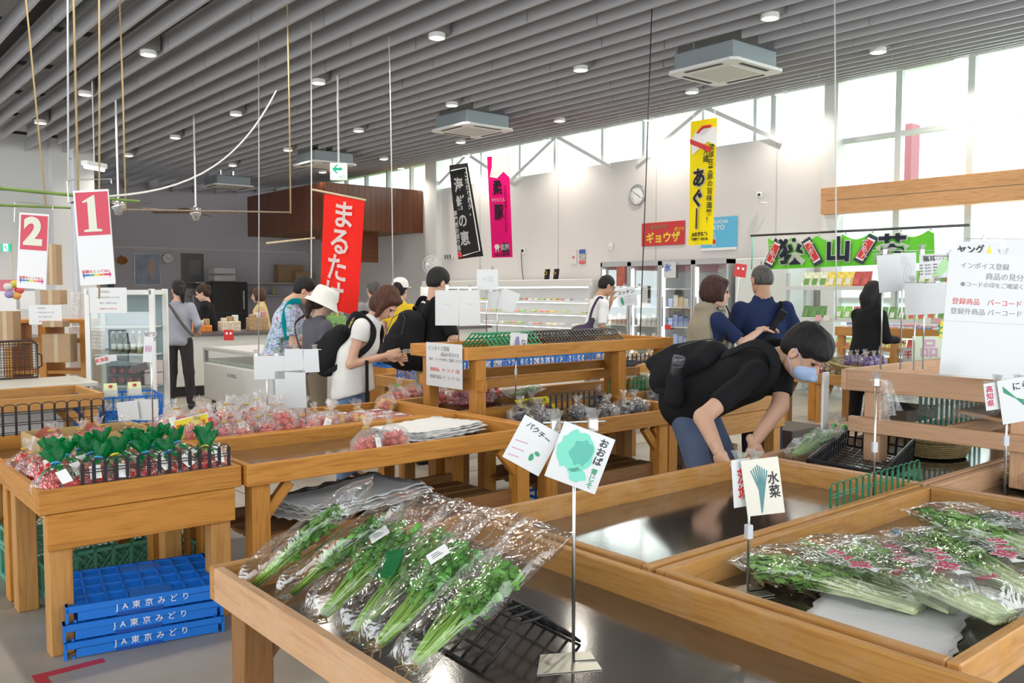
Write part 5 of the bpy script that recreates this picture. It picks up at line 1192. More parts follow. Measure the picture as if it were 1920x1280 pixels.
# ---- table behind pinkish shelf: basket, wicker, bag with green ties
t = thing('black_basket', 'black slatted plastic basket tipped on table under pinkish shelf', 'basket', (4.0, 2.14, .64), rot=(.10, -.12, .22))
for nm, (x0, y0, x1, y1), n in (('front_wall', (-.31, -.16, .31, -.16), 16), ('back_wall', (-.31, .16, .31, .16), 16), ('side_wall', (-.31, -.16, -.31, .16), 8), ('side_wall', (.31, -.16, .31, .16), 8)):
    b = MB(); a_ = Vector((x0, y0, 0)); c_ = Vector((x1, y1, 0))
    for i in range(n+1):
        q = a_.lerp(c_, i/n); b.cbox((q.x, q.y, .05), (.012, .012, .10))
    for z in (.004, .05, .10): b.tube([a_+Vector((0, 0, z)), c_+Vector((0, 0, z))], .008 if z > .09 else .005, 6)
    b.build(nm, BLK, t)
b = MB(); grid_panel(b, (-.31, -.16, 0), (.62, 0, 0), (0, .32, 0), 14, 8, .004); b.build('base_grid', BLK, t)
def weave(label, loc, rx, ry, h, mat, cat='basket', rot=(0, 0, 0), ntk=40, rows_=9):
    t = thing('wicker_basket', label, cat, loc, rot=rot); b = MB()
    for j in range(rows_):
        z = h*j/(rows_-1); k = .78+.22*j/(rows_-1)
        b.tube([(rx*k*cos(a)*(1+.012*(-1)**(i+j)), ry*k*sin(a)*(1+.012*(-1)**(i+j)), z) for i, a in enumerate([2*pi*i/ntk for i in range(ntk+1)])], h/rows_*.55, 5)
    b.build('weave', mat, t, True)
    b = MB(); b.tube([(rx*cos(a), ry*sin(a), h) for a in [2*pi*i/30 for i in range(31)]], .012, 8); b.build('rim', mat, t, True)
    b = MB(); b.lathe([(.001, 0), (1, .0)], n=30, caps=False, M=Matrix.Diagonal((rx*.78, ry*.78, 1, 1))); b.build('base', mat, t); return t
WK = M('wicker', (.34, .25, .10), .6, var=.3, vscale=60)
weave('round wicker basket on table beneath the pinkish shelf', (4.75, 2.12, .63), .22, .18, .09, WK)
t = thing('edamame_bag', 'clear bag of greens with two bright green ties resting on black basket', 'bag'); a = PZ(1490, 858, .68); lean_to(t, a, PT(1600, 800, a.dot(AW)+.25)); bunch(t, .30, .14, 160); sleeve_bag(t, .30, .13, .03, .02, .07, 161, FILM2)
for y_ in (-.03, .03): 
    MB().tube([(.33, y_, .035), (.36, y_, .04), (.44, y_*1.6, .05)], [.03, .008, .03], 10).build('bag_neck', FILM2, t, True)
    MB().tube([(.352, y_, .04), (.368, y_, .042)], .012, 8).build('tie', M('bright_green_tie', (.05, .55, .08), .4), t, True)
# ------------------------------------------------ card stands
def stand_(label, base, z1, bar_w=.16, yaw=0, plate='l', clips=(-.05, .05), slider=None, bar2=None):
    """thin steel pole on a bent plate with a crossbar and clear clips"""
    t = thing('card_stand', label, 'sign stand', base, rz=-YAW+yaw); H = z1-base[2]
    if plate:
        b = MB(); b.prism([(-.10, -.055), (.055, -.055), (.055, -.012), (.0, -.012), (.0, .004), (.055, .004), (.055, .05), (-.07, .05)], 0, .0015); b.build('base_plate', M('galvanised', (.62, .60, .52), .3, .9), t)
    MB().tube([(0, 0, 0), (0, 0, H)], .0042, 8).build('pole', STEEL, t, True)
    MB().tube([(-bar_w/2, 0, H), (bar_w/2, 0, H)], .0028, 8).build('crossbar', STEEL, t, True)
    for x in clips:
        b = MB(); b.box(-.011, -.008, -.022, .011, .008, .006); b.add([(-.010, -.004, .006), (.010, -.004, .006), (.014, -.022, .030), (-.014, -.022, .030)], [(0, 1, 2, 3)]); b.add([(-.010, .004, .006), (.010, .004, .006), (.014, .022, .030), (-.014, .022, .030)], [(0, 1, 2, 3)])
        o = b.build('clip', CLIP, t, loc=(x, 0, H)); s = o.modifiers.new('s', 'SOLIDIFY'); s.thickness = .0018
    if slider: MB().box(-.009, -.009, -.02, .009, .009, .02).build('slider', M('clear_slider', (.6, .62, .65), .2), t, loc=(0, 0, H*slider))
    return t
LAM = M('laminated_white', (.63, .64, .64), .22, spec=.6, coat=.4)
CREAM = M('cream_card', (.76, .74, .64), .35, coat=.3)
TEALG = M('teal_wash', (.18, .60, .46), .5); TEALD = M('green_wash', (.10, .42, .34), .5); GDK = M('green_ink', (.03, .28, .14), .5); PINKL = M('pink_line', (.55, .22, .40), .5); GREYI = M('grey_ink', (.25, .25, .26), .6)
def card(label, u, v, t_, wpx, hpx, roll=0, yaw=0, mat=None, name='sign_card', thick=.0012, pitch=0):
    """a card hanging in space, roughly facing the aisle; drawing coordinates run -.5...5 on it"""
    w = wpx/FPX*t_; h = hpx/FPX*t_; o = thing(name, label, 'card', PT(u, v, t_)); o.rotation_euler = (Matrix.Rotation(-YAW+yaw, 3, 'Z') @ Matrix.Rotation(R_(roll), 3, 'Y') @ Matrix.Rotation(pitch, 3, 'X')).to_euler()
    bevel(MB().box(-w/2, -thick, -h/2, w/2, thick, h/2).build('sheet', mat or LAM, o), .0008); return o, w, h
def ct(o, w, h, s, size, mat, x, z, bold=0, ang=0, vertical=False, st=1):
    return text(s, size*h, mat, o, (x*w, -.0018, z*h), (pi/2, -ang, 0), bold*h, vertical=vertical, stretch=st)
def blobpoly(o, w, h, mat, pts, name='drawing', y=-.0016):
    MB().prism([(x*w, z*h) for x, z in pts], 0, .0006, Matrix.Translation((0, y, 0)) @ Matrix.Rotation(pi/2, 4, 'X')).build(name, mat, o)
def rough(cx, cz, rx, rz, n, amp, seed=1):
    R = random.Random(seed); return [(cx+rx*cos(2*pi*i/n)*(1+R.uniform(-amp, amp)), cz+rz*sin(2*pi*i/n)*(1+R.uniform(-amp, amp))) for i in range(n)]
def strokes(o, w, h, mat, segs, r=.012, name='drawing'):
    b = MB()
    for s in segs: b.tube([(x*w, -.0016, z*h) for x, z in s], r*h, 5)
    ob = b.build(name, mat, o); ob.scale = (1, .3, 1); ob.location = (0, -.001, 0)
# front stand
b0 = PZ(1075, 1240, .616)
stand_('front card stand with bare metal base plate beside coriander', b0, 1.192, .15, R_(10), clips=(-.045, .045))
o, w, h = card('large tilted card with green leaf drawing and brush lettering, front stand', 1087, 858, 2.0, 102, 112, 20, R_(-4), pitch=0)
blobpoly(o, w, h, TEALG, rough(-.10, .08, .34, .36, 26, .14, 3)); blobpoly(o, w, h, TEALD, rough(-.02, .10, .20, .22, 18, .25, 5), y=-.0024); blobpoly(o, w, h, TEALG, rough(.06, -.28, .18, .12, 14, .3, 9))
ct(o, w, h, 'おおば', .16, INK, .33, .20, .004, 0, True); ct(o, w, h, '青じそ', .12, GDK, .34, -.27, .002, 0, True)
o, w, h = card('smaller tilted card with pink lines and green brush strokes, front stand', 997, 835, 2.03, 78, 92, 28, R_(-6))
ct(o, w, h, 'パクチー', .15, INK, .0, .30, .002, -.2); blobpoly(o, w, h, GDK, rough(.22, -.10, .07, .05, 8, .3, 4)); blobpoly(o, w, h, GDK, rough(.12, -.22, .06, .08, 8, .3, 6)); strokes(o, w, h, PINKL, [[(-.42, -.05+.0), (-.10, .0)], [(-.42, -.22), (-.1, -.18)], [(-.42, -.38), (-.14, -.34)]], .010)
# mizuna tray stand
b0 = PZ(1402, 1108, .618)
stand_('card stand at left corner of mizuna tray', b0, 1.005, .12, R_(20), clips=(-.035, .02), slider=.46)
o, w, h = card('small white card with red prefecture characters, mizuna tray stand', 1391, 905, 2.5, 40, 92, -5, R_(15)); ct(o, w, h, '茨城', .33, RED, .05, -.05, .006, 0, True, .8)
o, w, h = card('cream card with blue-green leaf bunch drawing, mizuna tray stand', 1430, 912, 2.48, 70, 108, -8, R_(-5), mat=CREAM)
TLD = M('blue_green_ink', (.10, .26, .27), .6)
strokes(o, w, h, TLD, [[(-.10, -.46), (-.10+.02*k, -.05), (-.26+.06*k, .40-.03*abs(k-3))] for k in range(8)], .012); ct(o, w, h, '水菜', .24, INK, .30, .0, .005, 0, True, .8)
# clear-bag stand and right-edge stand
b0 = PZ(1637, 962, .618); stand_('card stand holding empty clear bags in front of pinkish shelf', b0, 1.5-168/FPX*b0.dot(AW), .05, 0, clips=(0,), slider=.5, plate=None)
t = thing('clear_bags', 'folded clear plastic bags clipped below rim of pinkish shelf', 'bag', PT(1660, 712, b0.dot(AW)-.02), rz=-YAW)
for k in range(3): MB().surf(lambda u, v: ((u-.5)*(.03+.02*v)+.045*v*k*.5, .006*sin(9*u+5*v+k)-.004*k, -v*(.16-.02*k)), 6, 12).build('bag_film', FILM2, t, True)
b0 = PZ(1882, 958, .618); stand_('card stand at right edge carrying leek card', b0, 1.5-172/FPX*b0.dot(AW), .18, R_(-10), clips=(-.04, .04), slider=.55, plate=None); tt = b0.dot(AW)
o, w, h = card('card with red writing at right edge, beside leek drawing', 1866, 742, tt-.03, 40, 52, -8); ct(o, w, h, '高知県', .26, MAGENTA, -.25, 0, .004, 0, True); ct(o, w, h, '産地直送', .15, MAGENTA, .2, 0, .001, 0, True)
o, w, h = card('white card with green leek leaves at right edge', 1905, 750, tt-.04, 62, 84, -10); strokes(o, w, h, GDK, [[(-.35, .35-.03*k), (.0, .05), (.35, -.25+.05*k)] for k in range(5)], .012); ct(o, w, h, 'にら', .2, INK, .2, .3, .003)
# eggplant card stand
b0 = PZ(967, 778, .63); stand_('card stand with eggplant card in front of raised shelf', b0, 1.5-85/FPX*b0.dot(AW), .07, 0, clips=(-.02, .02), plate=None, slider=.55); tt = b0.dot(AW)
o, w, h = card('white card with purple eggplant drawing in front of raised shelf', 972, 645, tt-.02, 32, 42, 5); blobpoly(o, w, h, M('eggplant_wash', (.22, .22, .45), .6), rough(-.08, .0, .15, .36, 12, .12, 2)); ct(o, w, h, 'なす', .28, INK, .3, -.05, .003, 0, True)
# stands on raised shelf
def multi(label, u, vtop, vbase, t_, cards, bw=.2, plate=None):
    b = PT(u, vbase, t_); stand_(label, b, 1.5-(vtop-545)/FPX*t_, bw, 0, clips=(-bw*.3, bw*.3), plate=plate); r = []
    for (lb, cu, cv, wp, hp, roll) in cards: r.append(card(lb, cu, cv, t_-.02, wp, hp, roll))
    return r
r = multi('left card stand on raised shelf with two blank sheets', 860, 541, 658, 6.9, [('plain white sheet on raised shelf, left of pair', 838, 577, 44, 66, 0), ('plain greenish-white sheet on raised shelf, right of pair', 880, 577, 40, 66, -2)], .30)
for (o, w, h) in r: ct(o, w, h, 'ご案内', .05, M('faint_ink', (.6, .61, .62), .6), 0, .1)
r = multi('tall card stand behind blank sheets on raised shelf', 912, 507, 658, 7.0, [('pale blue-tinted upper card on tall stand of raised shelf', 914, 524, 40, 38, 0)], .16); [ct(o, w, h, '大葉', .3, M('faint_blue', (.55, .62, .68), .6), 0, 0) for o, w, h in r]
r = multi('card stand right of tall one on raised shelf', 932, 545, 658, 7.05, [('tilted grey sheet right of tall stand', 952, 563, 36, 38, 22), ('narrow grey sheet behind tall stand pole', 925, 562, 20, 32, 2)], .16)
r = multi('card stand with zucchini card at right end of raised shelf', 1184, 538, 640, 7.9, [('white card with zucchini drawing and brush katakana', 1176, 556, 34, 34, -8)], .22)
o, w, h = r[0]; ct(o, w, h, 'コッチン', .24, INK, -.05, .25, .006); blobpoly(o, w, h, GDK, rough(-.3, -.2, .09, .22, 9, .25, 4)); 
for k in range(4): ct(o, w, h, '生でも加熱でもおいしい', .06, GREYI, .15, .02-.11*k)
# notice on the end of raised shelf
t = thing('paper_notice', 'white handwritten notice fixed on left end of raised shelf', 'paper', PX(836, 685, 3.462), rz=-pi/2)
w = .50; h = .295; MB().box(-.21, -.003, -.15, .21, -.001, .15).build('sheet', LAM, t, loc=(-.02, 0, 0))
for s, z, x, m_, sz in (('インボイス登録', .11, -.08, GREYI, .036), ('商品の見分け方', .072, .05, GREYI, .030), ('■バーコードの印をご確認ください', .036, 0, GREYI, .024), ('登録商品　バーコード（黒）', -.035, 0, RED, .028), ('登録外商品 バーコード（★）', -.085, 0, GREYI, .028)): text(s, sz, m_, t, (x, -.0042, z), (pi/2, 0, 0))
# stands on tomato heap
for lb, u, v0, v1, cs in (('left thin card stand in the tomato heap', 502, 665, 812, [('grey blank card hung left above the tomato heap', 505, 689, 58, 44, -1)]),
                          ('right thin card stand in the tomato heap', 573, 655, 800, [('pale card hung right above tomato heap', 583, 676, 30, 44, -3), ('white card between the two heap stands', 551, 676, 36, 44, 2), ('large white blank sheet low above tomato heap', 545, 730, 58, 72, -2)])):
    multi(lb, u, v0, v1, 5.2, cs, .20)
r = multi('thin card stand behind left tables near milk crate', 287, 632, 806, 5.15, [('narrow folded white card beside glass showcase', 278, 655, 18, 48, 4)], .06)
ct(*r[0], '卵', .3, PINKL, 0, 0, .004)
o, w, h = card('yellow sale sign with red characters standing in tomato bags', 361, 800, 4.75, 68, 36, -14, R_(-8), mat=YC); ct(o, w, h, '本日のセール品', .50, RED, 0, 0, .022, 0, False, .72)
o.location.z += .0; MB().box(-w/2-.006, .0012, -h/2-.006, w/2+.006, .003, h/2+.006).build('white_border', WHITE, o)
r = [card('red and white price slip beside milk cartons', 192, 675, 8.2, 26, 14, -12), card('pale blue cloud-shaped slip above milk cartons', 211, 671, 8.15, 16, 12, -5), card('dark grid leaflet behind milk cartons', 261, 690, 8.2, 34, 14, -18, mat=M('dark_leaflet', (.10, .09, .09), .5))]
ct(*r[0], '鮮馬路', .6, RED, 0, 0, .01)
r = [card('white printed sheet hung on front of blue milk crate, right', 275, 768, 6.9, 44, 40, 0), card('crumpled white sheet hung on front of blue milk crate, left', 240, 770, 6.88, 40, 36, -6)]
# stands on pinkish shelf
TR = 4.6
r = multi('left tall pole stand on pinkish shelf with blank sheets', 1651, 486, 692, 4.45, [('blank laminated sheet far left on pinkish shelf', 1668, 512, 44, 70, -6)], .10)
r2 = multi('second pole stand on pinkish shelf, wide crossbar', 1688, 470, 692, 4.55, [('sheet with faint grey leaf drawing above pinkish shelf', 1697, 507, 42, 66, -2)], .32)
o, w, h = r2[0]; strokes(o, w, h, M('faint_grey', (.55, .57, .57), .6), [[(-.3+.1*k, .4), (.0+.1*k, .1), (-.1+.1*k, -.3)] for k in range(4)], .008)
r = multi('third pole stand on pinkish shelf holding lower blank sheet', 1730, 529, 692, 4.35, [('large blank sheet hung lowest over pinkish shelf', 1737, 560, 82, 58, -3)], .20)
r = multi('fourth pole stand on pinkish shelf', 1713, 575, 694, 4.6, [], .02)
o, w, h = card('card with pale green pepper drawing and brush text on pinkish shelf', 1757, 498, 4.62, 66, 46, -4)
blobpoly(o, w, h, M('pale_green_wash', (.42, .68, .36), .6), [(-.18, -.40), (-.02, -.15), (.10, .12), (.28, .42), (.42, .30), (.40, .02), (.22, -.28), (.02, -.46)])
ct(o, w, h, '福耳', .26, INK, -.22, .30, .008); ct(o, w, h, 'ししとう', .11, INK, .05, .27, .001)
for k in range(4): ct(o, w, h, '中辛・天ぷら・炒め', .085, INK, -.26, .05-.12*k, .001)
r = multi('pole stand with young-corn card behind pinkish shelf', 1885, 448, 705, 5.0, [('card with brush katakana and yellow corn husk drawing', 1835, 482, 82, 60, -2), ('white card with grey drawing at top right edge', 1915, 470, 60, 44, 0)], .5)
o, w, h = r[0]; ct(o, w, h, 'ヤング', .28, INK, -.18, .22, .012); ct(o, w, h, 'コーン', .28, INK, -.18, -.18, .012); blobpoly(o, w, h, YC, [(.0, -.3), (.05, .1), (.14, -.05), (.25, .38), (.30, .05), (.42, .1), (.40, -.3)])
o, w, h = card('very large laminated notice with handwritten text at right edge', 1868, 592, 3.75, 190, 232, 3, R_(-4), name='large_notice')
for s, z, x, m_, sz in (('インボイス登録', .39, -.15, GREYI, .055), ('商品の見分け方', .31, .12, GREYI, .060), ('●コードの印をご確認ください', .24, .02, GREYI, .046), ('登録商品　バーコード（黒）', .10, .0, RED, .055), ('登録外商品 バーコード（★）', .02, .0, GREYI, .055)): ct(o, w, h, s, sz, m_, x, z, 0)
MB().box(-w/2, -.003, -.06*h, w/2, -.0025, -.055*h).build('fold_line', M('fold', (.6, .62, .62), .4), o)
ob = stand_('stand behind the very large laminated notice', PT(1820, 705, 3.8), 1.5+65/FPX*3.8, .42, R_(-4), plate=None, clips=(-.1, .12))
o, w, h = card('yellow card with green and red brush kana beside large notice', 1777, 619, 4.5, 30, 34, 4, mat=YC); ct(o, w, h, 'とう', .6, GDK, -.1, 0, .015)
o, w, h = card('pale green board with large pink character behind card poles', 1750, 655, 5.2, 80, 50, 0, mat=M('pale_green_board', (.66, .76, .58), .6)); ct(o, w, h, '品', .72, M('lilac_print', (.60, .36, .50), .6), -.1, 0, .02)
# ------------------------------------------------ flags
def flag(label, pts, t0, t1, mat, name='flag', wav=.02, sag=0):
    """cloth through four pixel corners tl,tr,br,bl at depths t0 (left) t1 (right); own frame: x along top edge"""
    tl, tr, br, bl = [PT(*p, t0 if i in (0, 3) else t1) for i, p in enumerate(pts)]
    o = thing(name, label, 'flag', tl); X = (tr-tl).normalized(); Z = Vector((0, 0, 1)); Y = Z.cross(X).normalized(); Z = X.cross(Y)
    o.rotation_euler = Matrix((X, Y, Z)).transposed().to_euler(); Mi = Matrix((X, Y, Z))
    q = [Mi @ (p-tl) for p in (tl, tr, br, bl)]
    def P(u, v, off=0):
        a = q[0].lerp(q[1], u); b = q[3].lerp(q[2], u); p = a.lerp(b, v); return p+Vector((0, wav*sin(5*u+1.5)*v*sin(2.2*v+.3)-off, 0))
    c = MB(); c.surf(lambda u, v: P(u, v)-Vector((0, 0, sag*abs(sin(pi*u*6.2))*(1-v))), 62 if sag else 10, 24).build('cloth', mat, o, True); P.W = (q[1]-q[0]).length; P.Hh = (q[3]-q[0]).length
    return o, P
def ftext(o, P, s, size, mat, u, v, bold=0, name='lettering', off=.012, vertical=False, st=1):
    ob = text(s, size, mat, o, (0, 0, 0), (0, 0, 0), bold, name, vertical=vertical, stretch=1)
    me = ob.data; 
    for vtx in me.vertices:
        x, y = vtx.co.x*st, vtx.co.y; vtx.co = P(u+x/P.W, v-y/P.Hh, off)
    me.update(); ob.location = (0, 0, 0); return ob
REDC = cloth('red_flag_cloth', (.72, .022, .015), .04, .2); WINK = M('white_print', (.85, .84, .82), .6)
o, P = flag('red hanging flag with white brush characters', [(608, 363), (684, 375), (670, 592), (597, 572)], 8.4, 8.2, REDC)
for i, ch in enumerate('まるたけ'): ftext(o, P, ch, P.W*.58, WINK, .52-.04*i, .175+i*.235, .006)
MB().tube([P(-.3, -.02), P(1.02, .0)], .010, 8).build('pole', M('pale_bamboo', (.55, .45, .28), .5), o, True)
BKC = cloth('black_flag_cloth', (.022, .022, .022), .1, .2); PKC = cloth('pink_flag_cloth', (.85, .008, .20), .05, .2); YLC = cloth('yellow_flag_cloth', (.88, .70, .01), .04, .2)
o, P = flag('black hanging flag with white brush characters and red seal', [(842, 310), (877, 305), (906, 480), (858, 486)], 13.2, 12.8, BKC)
for i, ch in enumerate('海鮮の恵'): ftext(o, P, ch, .225, WINK, .42, .23+i*.19, .006)
ftext(o, P, 'こだわり西久。', .095, WINK, .85, .33, .002, vertical=True); ftext(o, P, '専門店お造り逸品', .085, WINK, .10, .73, .002, vertical=True)
MB().add([P(.02, .93, .012), P(.2, .93, .012), P(.2, .985, .012), P(.02, .985, .012)], [(0, 3, 2, 1)]).build('seal', RED, o)
MB().tube([P(.12, .06, .01), P(.9, .05, .01), P(.93, .94, .01), P(.25, .97, .01)], .009, 5).build('border_line', WINK, o)
o, P = flag('bright pink hanging flag with black characters, white top and pig silhouette', [(913, 294), (954, 290), (961, 482), (921, 483)], 13.6, 13.2, PKC)
MB().add([P(.25, .0, .006), P(1, .0, .006), P(1, .22, .006), P(.75, .16, .006), P(.45, .22, .006), P(.1, .20, .006), P(.22, .1, .006)], [tuple(range(7))[::-1]]).build('white_patch', WINK, o)
ftext(o, P, '柔', .235, INK, .45, .32, .005); ftext(o, P, '豚', .25, INK, .48, .56, .005); ftext(o, P, 'やわらとん', .07, WINK, .47, .435, .001)
ftext(o, P, 'とろける旨味とやわらかさ', .06, M('dark_pink', (.40, .0, .10), .6), .80, .52, .001, vertical=True)
MB().add([P(.58, .86, .01), P(.88, .86, .01), P(.88, .95, .01), P(.58, .95, .01)], [(0, 3, 2, 1)]).build('stamp', INK, o); ftext(o, P, '柔豚', .10, WINK, .73, .905, .003, off=.018)
MB().add([P(a, b, .01) for a, b in ((.18, .89), (.22, .87), (.40, .868), (.48, .89), (.47, .905), (.42, .91), (.42, .945), (.38, .945), (.37, .92), (.28, .92), (.28, .945), (.24, .945), (.23, .91), (.18, .905))], [tuple(range(14))[::-1]]).build('pig_silhouette', WINK, o)
ftext(o, P, '食肉加工品直売所', .055, INK, .5, .975, .001)
o, P = flag('tall yellow hanging flag with black kana and red ribbon mark', [(1295, 228), (1345, 220), (1336, 458), (1289, 460)], 9.8, 9.5, YLC)
for i, ch in enumerate('あぐー'):
    ftext(o, P, ch if ch != 'ー' else '｜', .21, WINK, .38+.04*(i == 0), .47+i*.165, .016, 'print_outline', .010); ftext(o, P, ch if ch != 'ー' else '｜', .21, INK, .38+.04*(i == 0), .47+i*.165, .007, off=.018)
ftext(o, P, '琉球在来豚の旨味満載！', .078, INK, .85, .52, .001, vertical=True); ftext(o, P, '沖縄', .085, INK, .66, .29, .001, vertical=True)
ftext(o, P, 'JAおきなわ', .050, INK, .5, .915, .002); ftext(o, P, '銘柄豚推進協議会', .033, INK, .5, .955, .001)
MB().add([P(.25, .08, .006), P(.98, .07, .006), P(1, .22, .006), P(.7, .18, .006), P(.1, .27, .006), P(.05, .15, .006)], [tuple(range(6))[::-1]]).build('white_patch', WINK, o)
MB().add([P(.02, .14, .014), P(.3, .17, .014), P(.85, .23, .014), P(.8, .27, .014), P(.3, .21, .014), P(.02, .18, .014)], [tuple(range(6))[::-1]]).build('red_ribbon', RED, o)
MB().tube([P(.3, .10, .014), P(.5, .06, .014), P(.8, .06, .014)], .015, 5).build('red_curl', RED, o)
for x_ in (.1, .9): MB().tube([P(x_, 0), P(x_, -.04)+Vector((0, 0, .05))], .004, 5).build('hanging_string', CW, o)
# green shop curtain
GC = cloth('lime_cloth', (.16, .62, .05), .05, .2)
o, P = flag('lime green shop curtain with dark characters in front of window', [(1440, 446), (1752, 431), (1752, 492), (1440, 505)], 10.4, 9.1, GC, 'shop_curtain', .05, .06)
for u_, ch in ((.16, '狭'), (.465, '山'), (.78, '茶')): ftext(o, P, ch, .30, WINK, u_, .52, .025, 'print_outline', .03); ftext(o, P, ch, .30, M('navy_print', (.03, .04, .07), .6), u_, .52, .012, off=.04)
for u_, a in ((.04, -.5), (.30, .5), (.63, -.5)):
    for k, m_ in ((1, M('navy_print', (.03, .04, .07), .6)), (.78, WINK), (.66, RED)):
        pts = [(-.06*k, -.17*k), (.06*k, -.17*k), (.06*k, .17*k), (-.06*k, .17*k)]
        MB().add([P(u_+(x*cos(a)-y*sin(a))/P.W, .5-(x*sin(a)+y*cos(a))/P.Hh, .03+.01*(1-k)*4) for x, y in pts], [(0, 1, 2, 3)]).build('badge', m_, o)
    ftext(o, P, '茶名人', .07, WINK, u_, .5, .002, off=.06, vertical=True)
MB().tube([P(-.12, -.10), P(1.18, -.10)], .014, 8).build('curtain_rod', DSTEEL, o, True)
for i in range(7): MB().tube([P(.02+i*.16, -.10), P(.02+i*.16, .01)], .012, 6).build('loop', M('pale_loop', (.5, .55, .5), .7), o)
# ------------------------------------------------ on the walls
def wallthing(name, label, cat, u, v, X, w, h, mat, th=.006, tilt=0):
    p = PX(u, v, X); o = thing(name, label, cat, (X, p.y, p.z), rot=(0, tilt, -pi/2)); MB().box(-w/2, -th, -h/2, w/2, 0, h/2).build('sheet', mat, o); return o
def wtext(o, s, size, mat, x, z, bold=0, vertical=False, y=-.008): return text(s, size, mat, o, (x, y, z), (pi/2, 0, 0), bold, vertical=vertical)
def clock(label, p, r, rot):
    o = thing('wall_clock', label, 'clock', p, rot=rot); Rx = Matrix.Rotation(pi/2, 4, 'X')
    MB().lathe([(r*.9, 0), (r, 0), (r, .03), (r*.94, .042), (r*.90, .03)], n=36, M=Rx, caps=False).build('rim', M('clock_rim', (.5, .5, .5), .3, .7), o, True)
    MB().lathe([(r*.92, .012), (.001, .013)], n=36, M=Rx, caps=False).build('face', PAPER, o)
    for k in range(12): a = k*pi/6; text(str(k or 12), r*.20, INK, o, (r*.74*sin(a), -.015, r*.74*cos(a)), (pi/2, 0, 0), name='numeral')
    for nm, a, l, ww in (('hour_hand', R_(125), .5, .05), ('minute_hand', R_(302), .48, .035)):
        MB().box(-r*ww/2, -.018, -r*.08, r*ww/2, -.016, r*l).build(nm, INK, o, rot=(0, a, 0))
    return o
p = PX(1196, 365, XW-.005); clock('round white wall clock on beige wall right of pink flag', p, .19, (0, 0, -pi/2))
p = PY(315, 484, YB-.02); clock('small round clock on back wall between kitchen posters', p, .16, (0, 0, 0))
RP = M('red_poster', (.55, .04, .04), .6); YI = M('yellow_ink', (.80, .62, .05), .6)
o = wallthing('poster', 'red dumpling poster with yellow katakana, partly behind yellow flag', 'poster', 1243, 438, XW-.01, 1.0, .42, RP)
wtext(o, 'ギョウザ', .20, YI, 0, -.08, .006); wtext(o, 'キャベツ', .10, GDK, -.1, .12, .002); wtext(o, 'ボジナ', .08, YI, .38, .06, .001); 
BP = M('sky_blue_poster', (.12, .48, .72), .6)
o = wallthing('poster', 'light blue bottle poster right of yellow flag', 'poster', 1348, 438, XW-.012, .74, .56, BP)
wtext(o, 'GYOKUCHA', .088, WINK, -.06, .20, .001); wtext(o, 'TOKYO', .115, WINK, -.08, .10, .001)
MB().box(-.37, -.008, -.28, .37, -.006, -.235).build('white_band', WINK, o)
MB().prism([(-.045, -.22), (.045, -.22), (.045, -.05), (.02, -.01), (.02, .04), (-.02, .04), (-.02, -.01), (-.045, -.05)], 0, .003, Matrix.Rotation(pi/2, 4, 'X')).build('bottle_print', M('bottle_blue', (.35, .55, .7), .5), o, loc=(-.10, -.007, 0))
MB().lathe([(.042, 0), (.001, .001)], n=18, caps=False, M=Matrix.Rotation(pi/2, 4, 'X')).build('red_label', RED, o, loc=(-.10, -.012, -.13))
for i, (u, m_) in enumerate(((1076, M('pale_leaflet', (.72, .66, .64), .6)), (1092, M('photo_leaflet', (.45, .42, .40), .6, var=.5, vscale=25)))):
    o = wallthing('leaflet', ['pale leaflet pinned to beige wall', 'colour photo leaflet pinned to beige wall'][i], 'leaflet', u, 481, XW-.01, .17, .29, m_); 
    if i: MB().box(-.085, -.009, .06, .085, -.006, .14).build('blue_band', M('blue_band', (.05, .12, .4), .5), o); MB().box(-.085, -.009, -.14, .085, -.006, -.08).build('pink_band', M('pink_band', (.7, .12, .12), .5), o)
    else: wtext(o, '鮮', .07, RED, 0, -.02)
for i, (u, v) in enumerate(((982, 470), (1146, 461))):
    o = wallthing('power_socket', ['wall socket with black plug left of leaflets', 'wall socket with white cord above fridges'][i], 'socket', u, v, XW-.03, .09, .13, WHITE, .03)
    MB().tube([(0, -.02, 0), (-.05, -.03, -.03), (-.04, -.02, -.35), (-.0, -.01, -.62)], .008, 6).build('cable', BLK if i == 0 else WHITE, o, True); MB().lathe([(.03, 0), (.03, .03)], n=12, M=Matrix.Rotation(pi/2, 4, 'X')).build('plug', BLK if i == 0 else WHITE, o, loc=(0, -.02, 0))
o = wallthing('socket_row', 'row of three small grey wall sockets beside black flag', 'socket', 841, 481, XW-.02, .34, .10, WHITE, .02)
for k in range(3): MB().box(-.13+k*.1, -.03, -.045, -.07+k*.1, -.02, .045).build('socket', M('socket_grey', (.15, .16, .15), .5), o)
p = PX(1424, 366, XW-.2); t = thing('security_camera', 'small white camera at left end of pine beam', 'camera', p, rz=R_(-60)); t.scale = (.75,)*3; bevel(MB().box(-.05, -.12, -.05, .05, .12, .06).build('housing', WHITE, t), .01, 2); MB().lathe([(.03, 0), (.03, .01)], n=14, M=Matrix.Rotation(pi/2, 4, 'X')).build('lens', BLK, t, loc=(0, -.12, 0)); MB().tube([(0, 0, -.05), (0, .05, -.14), (.15, .1, -.16)], .015, 8).build('bracket', WHITE, t)
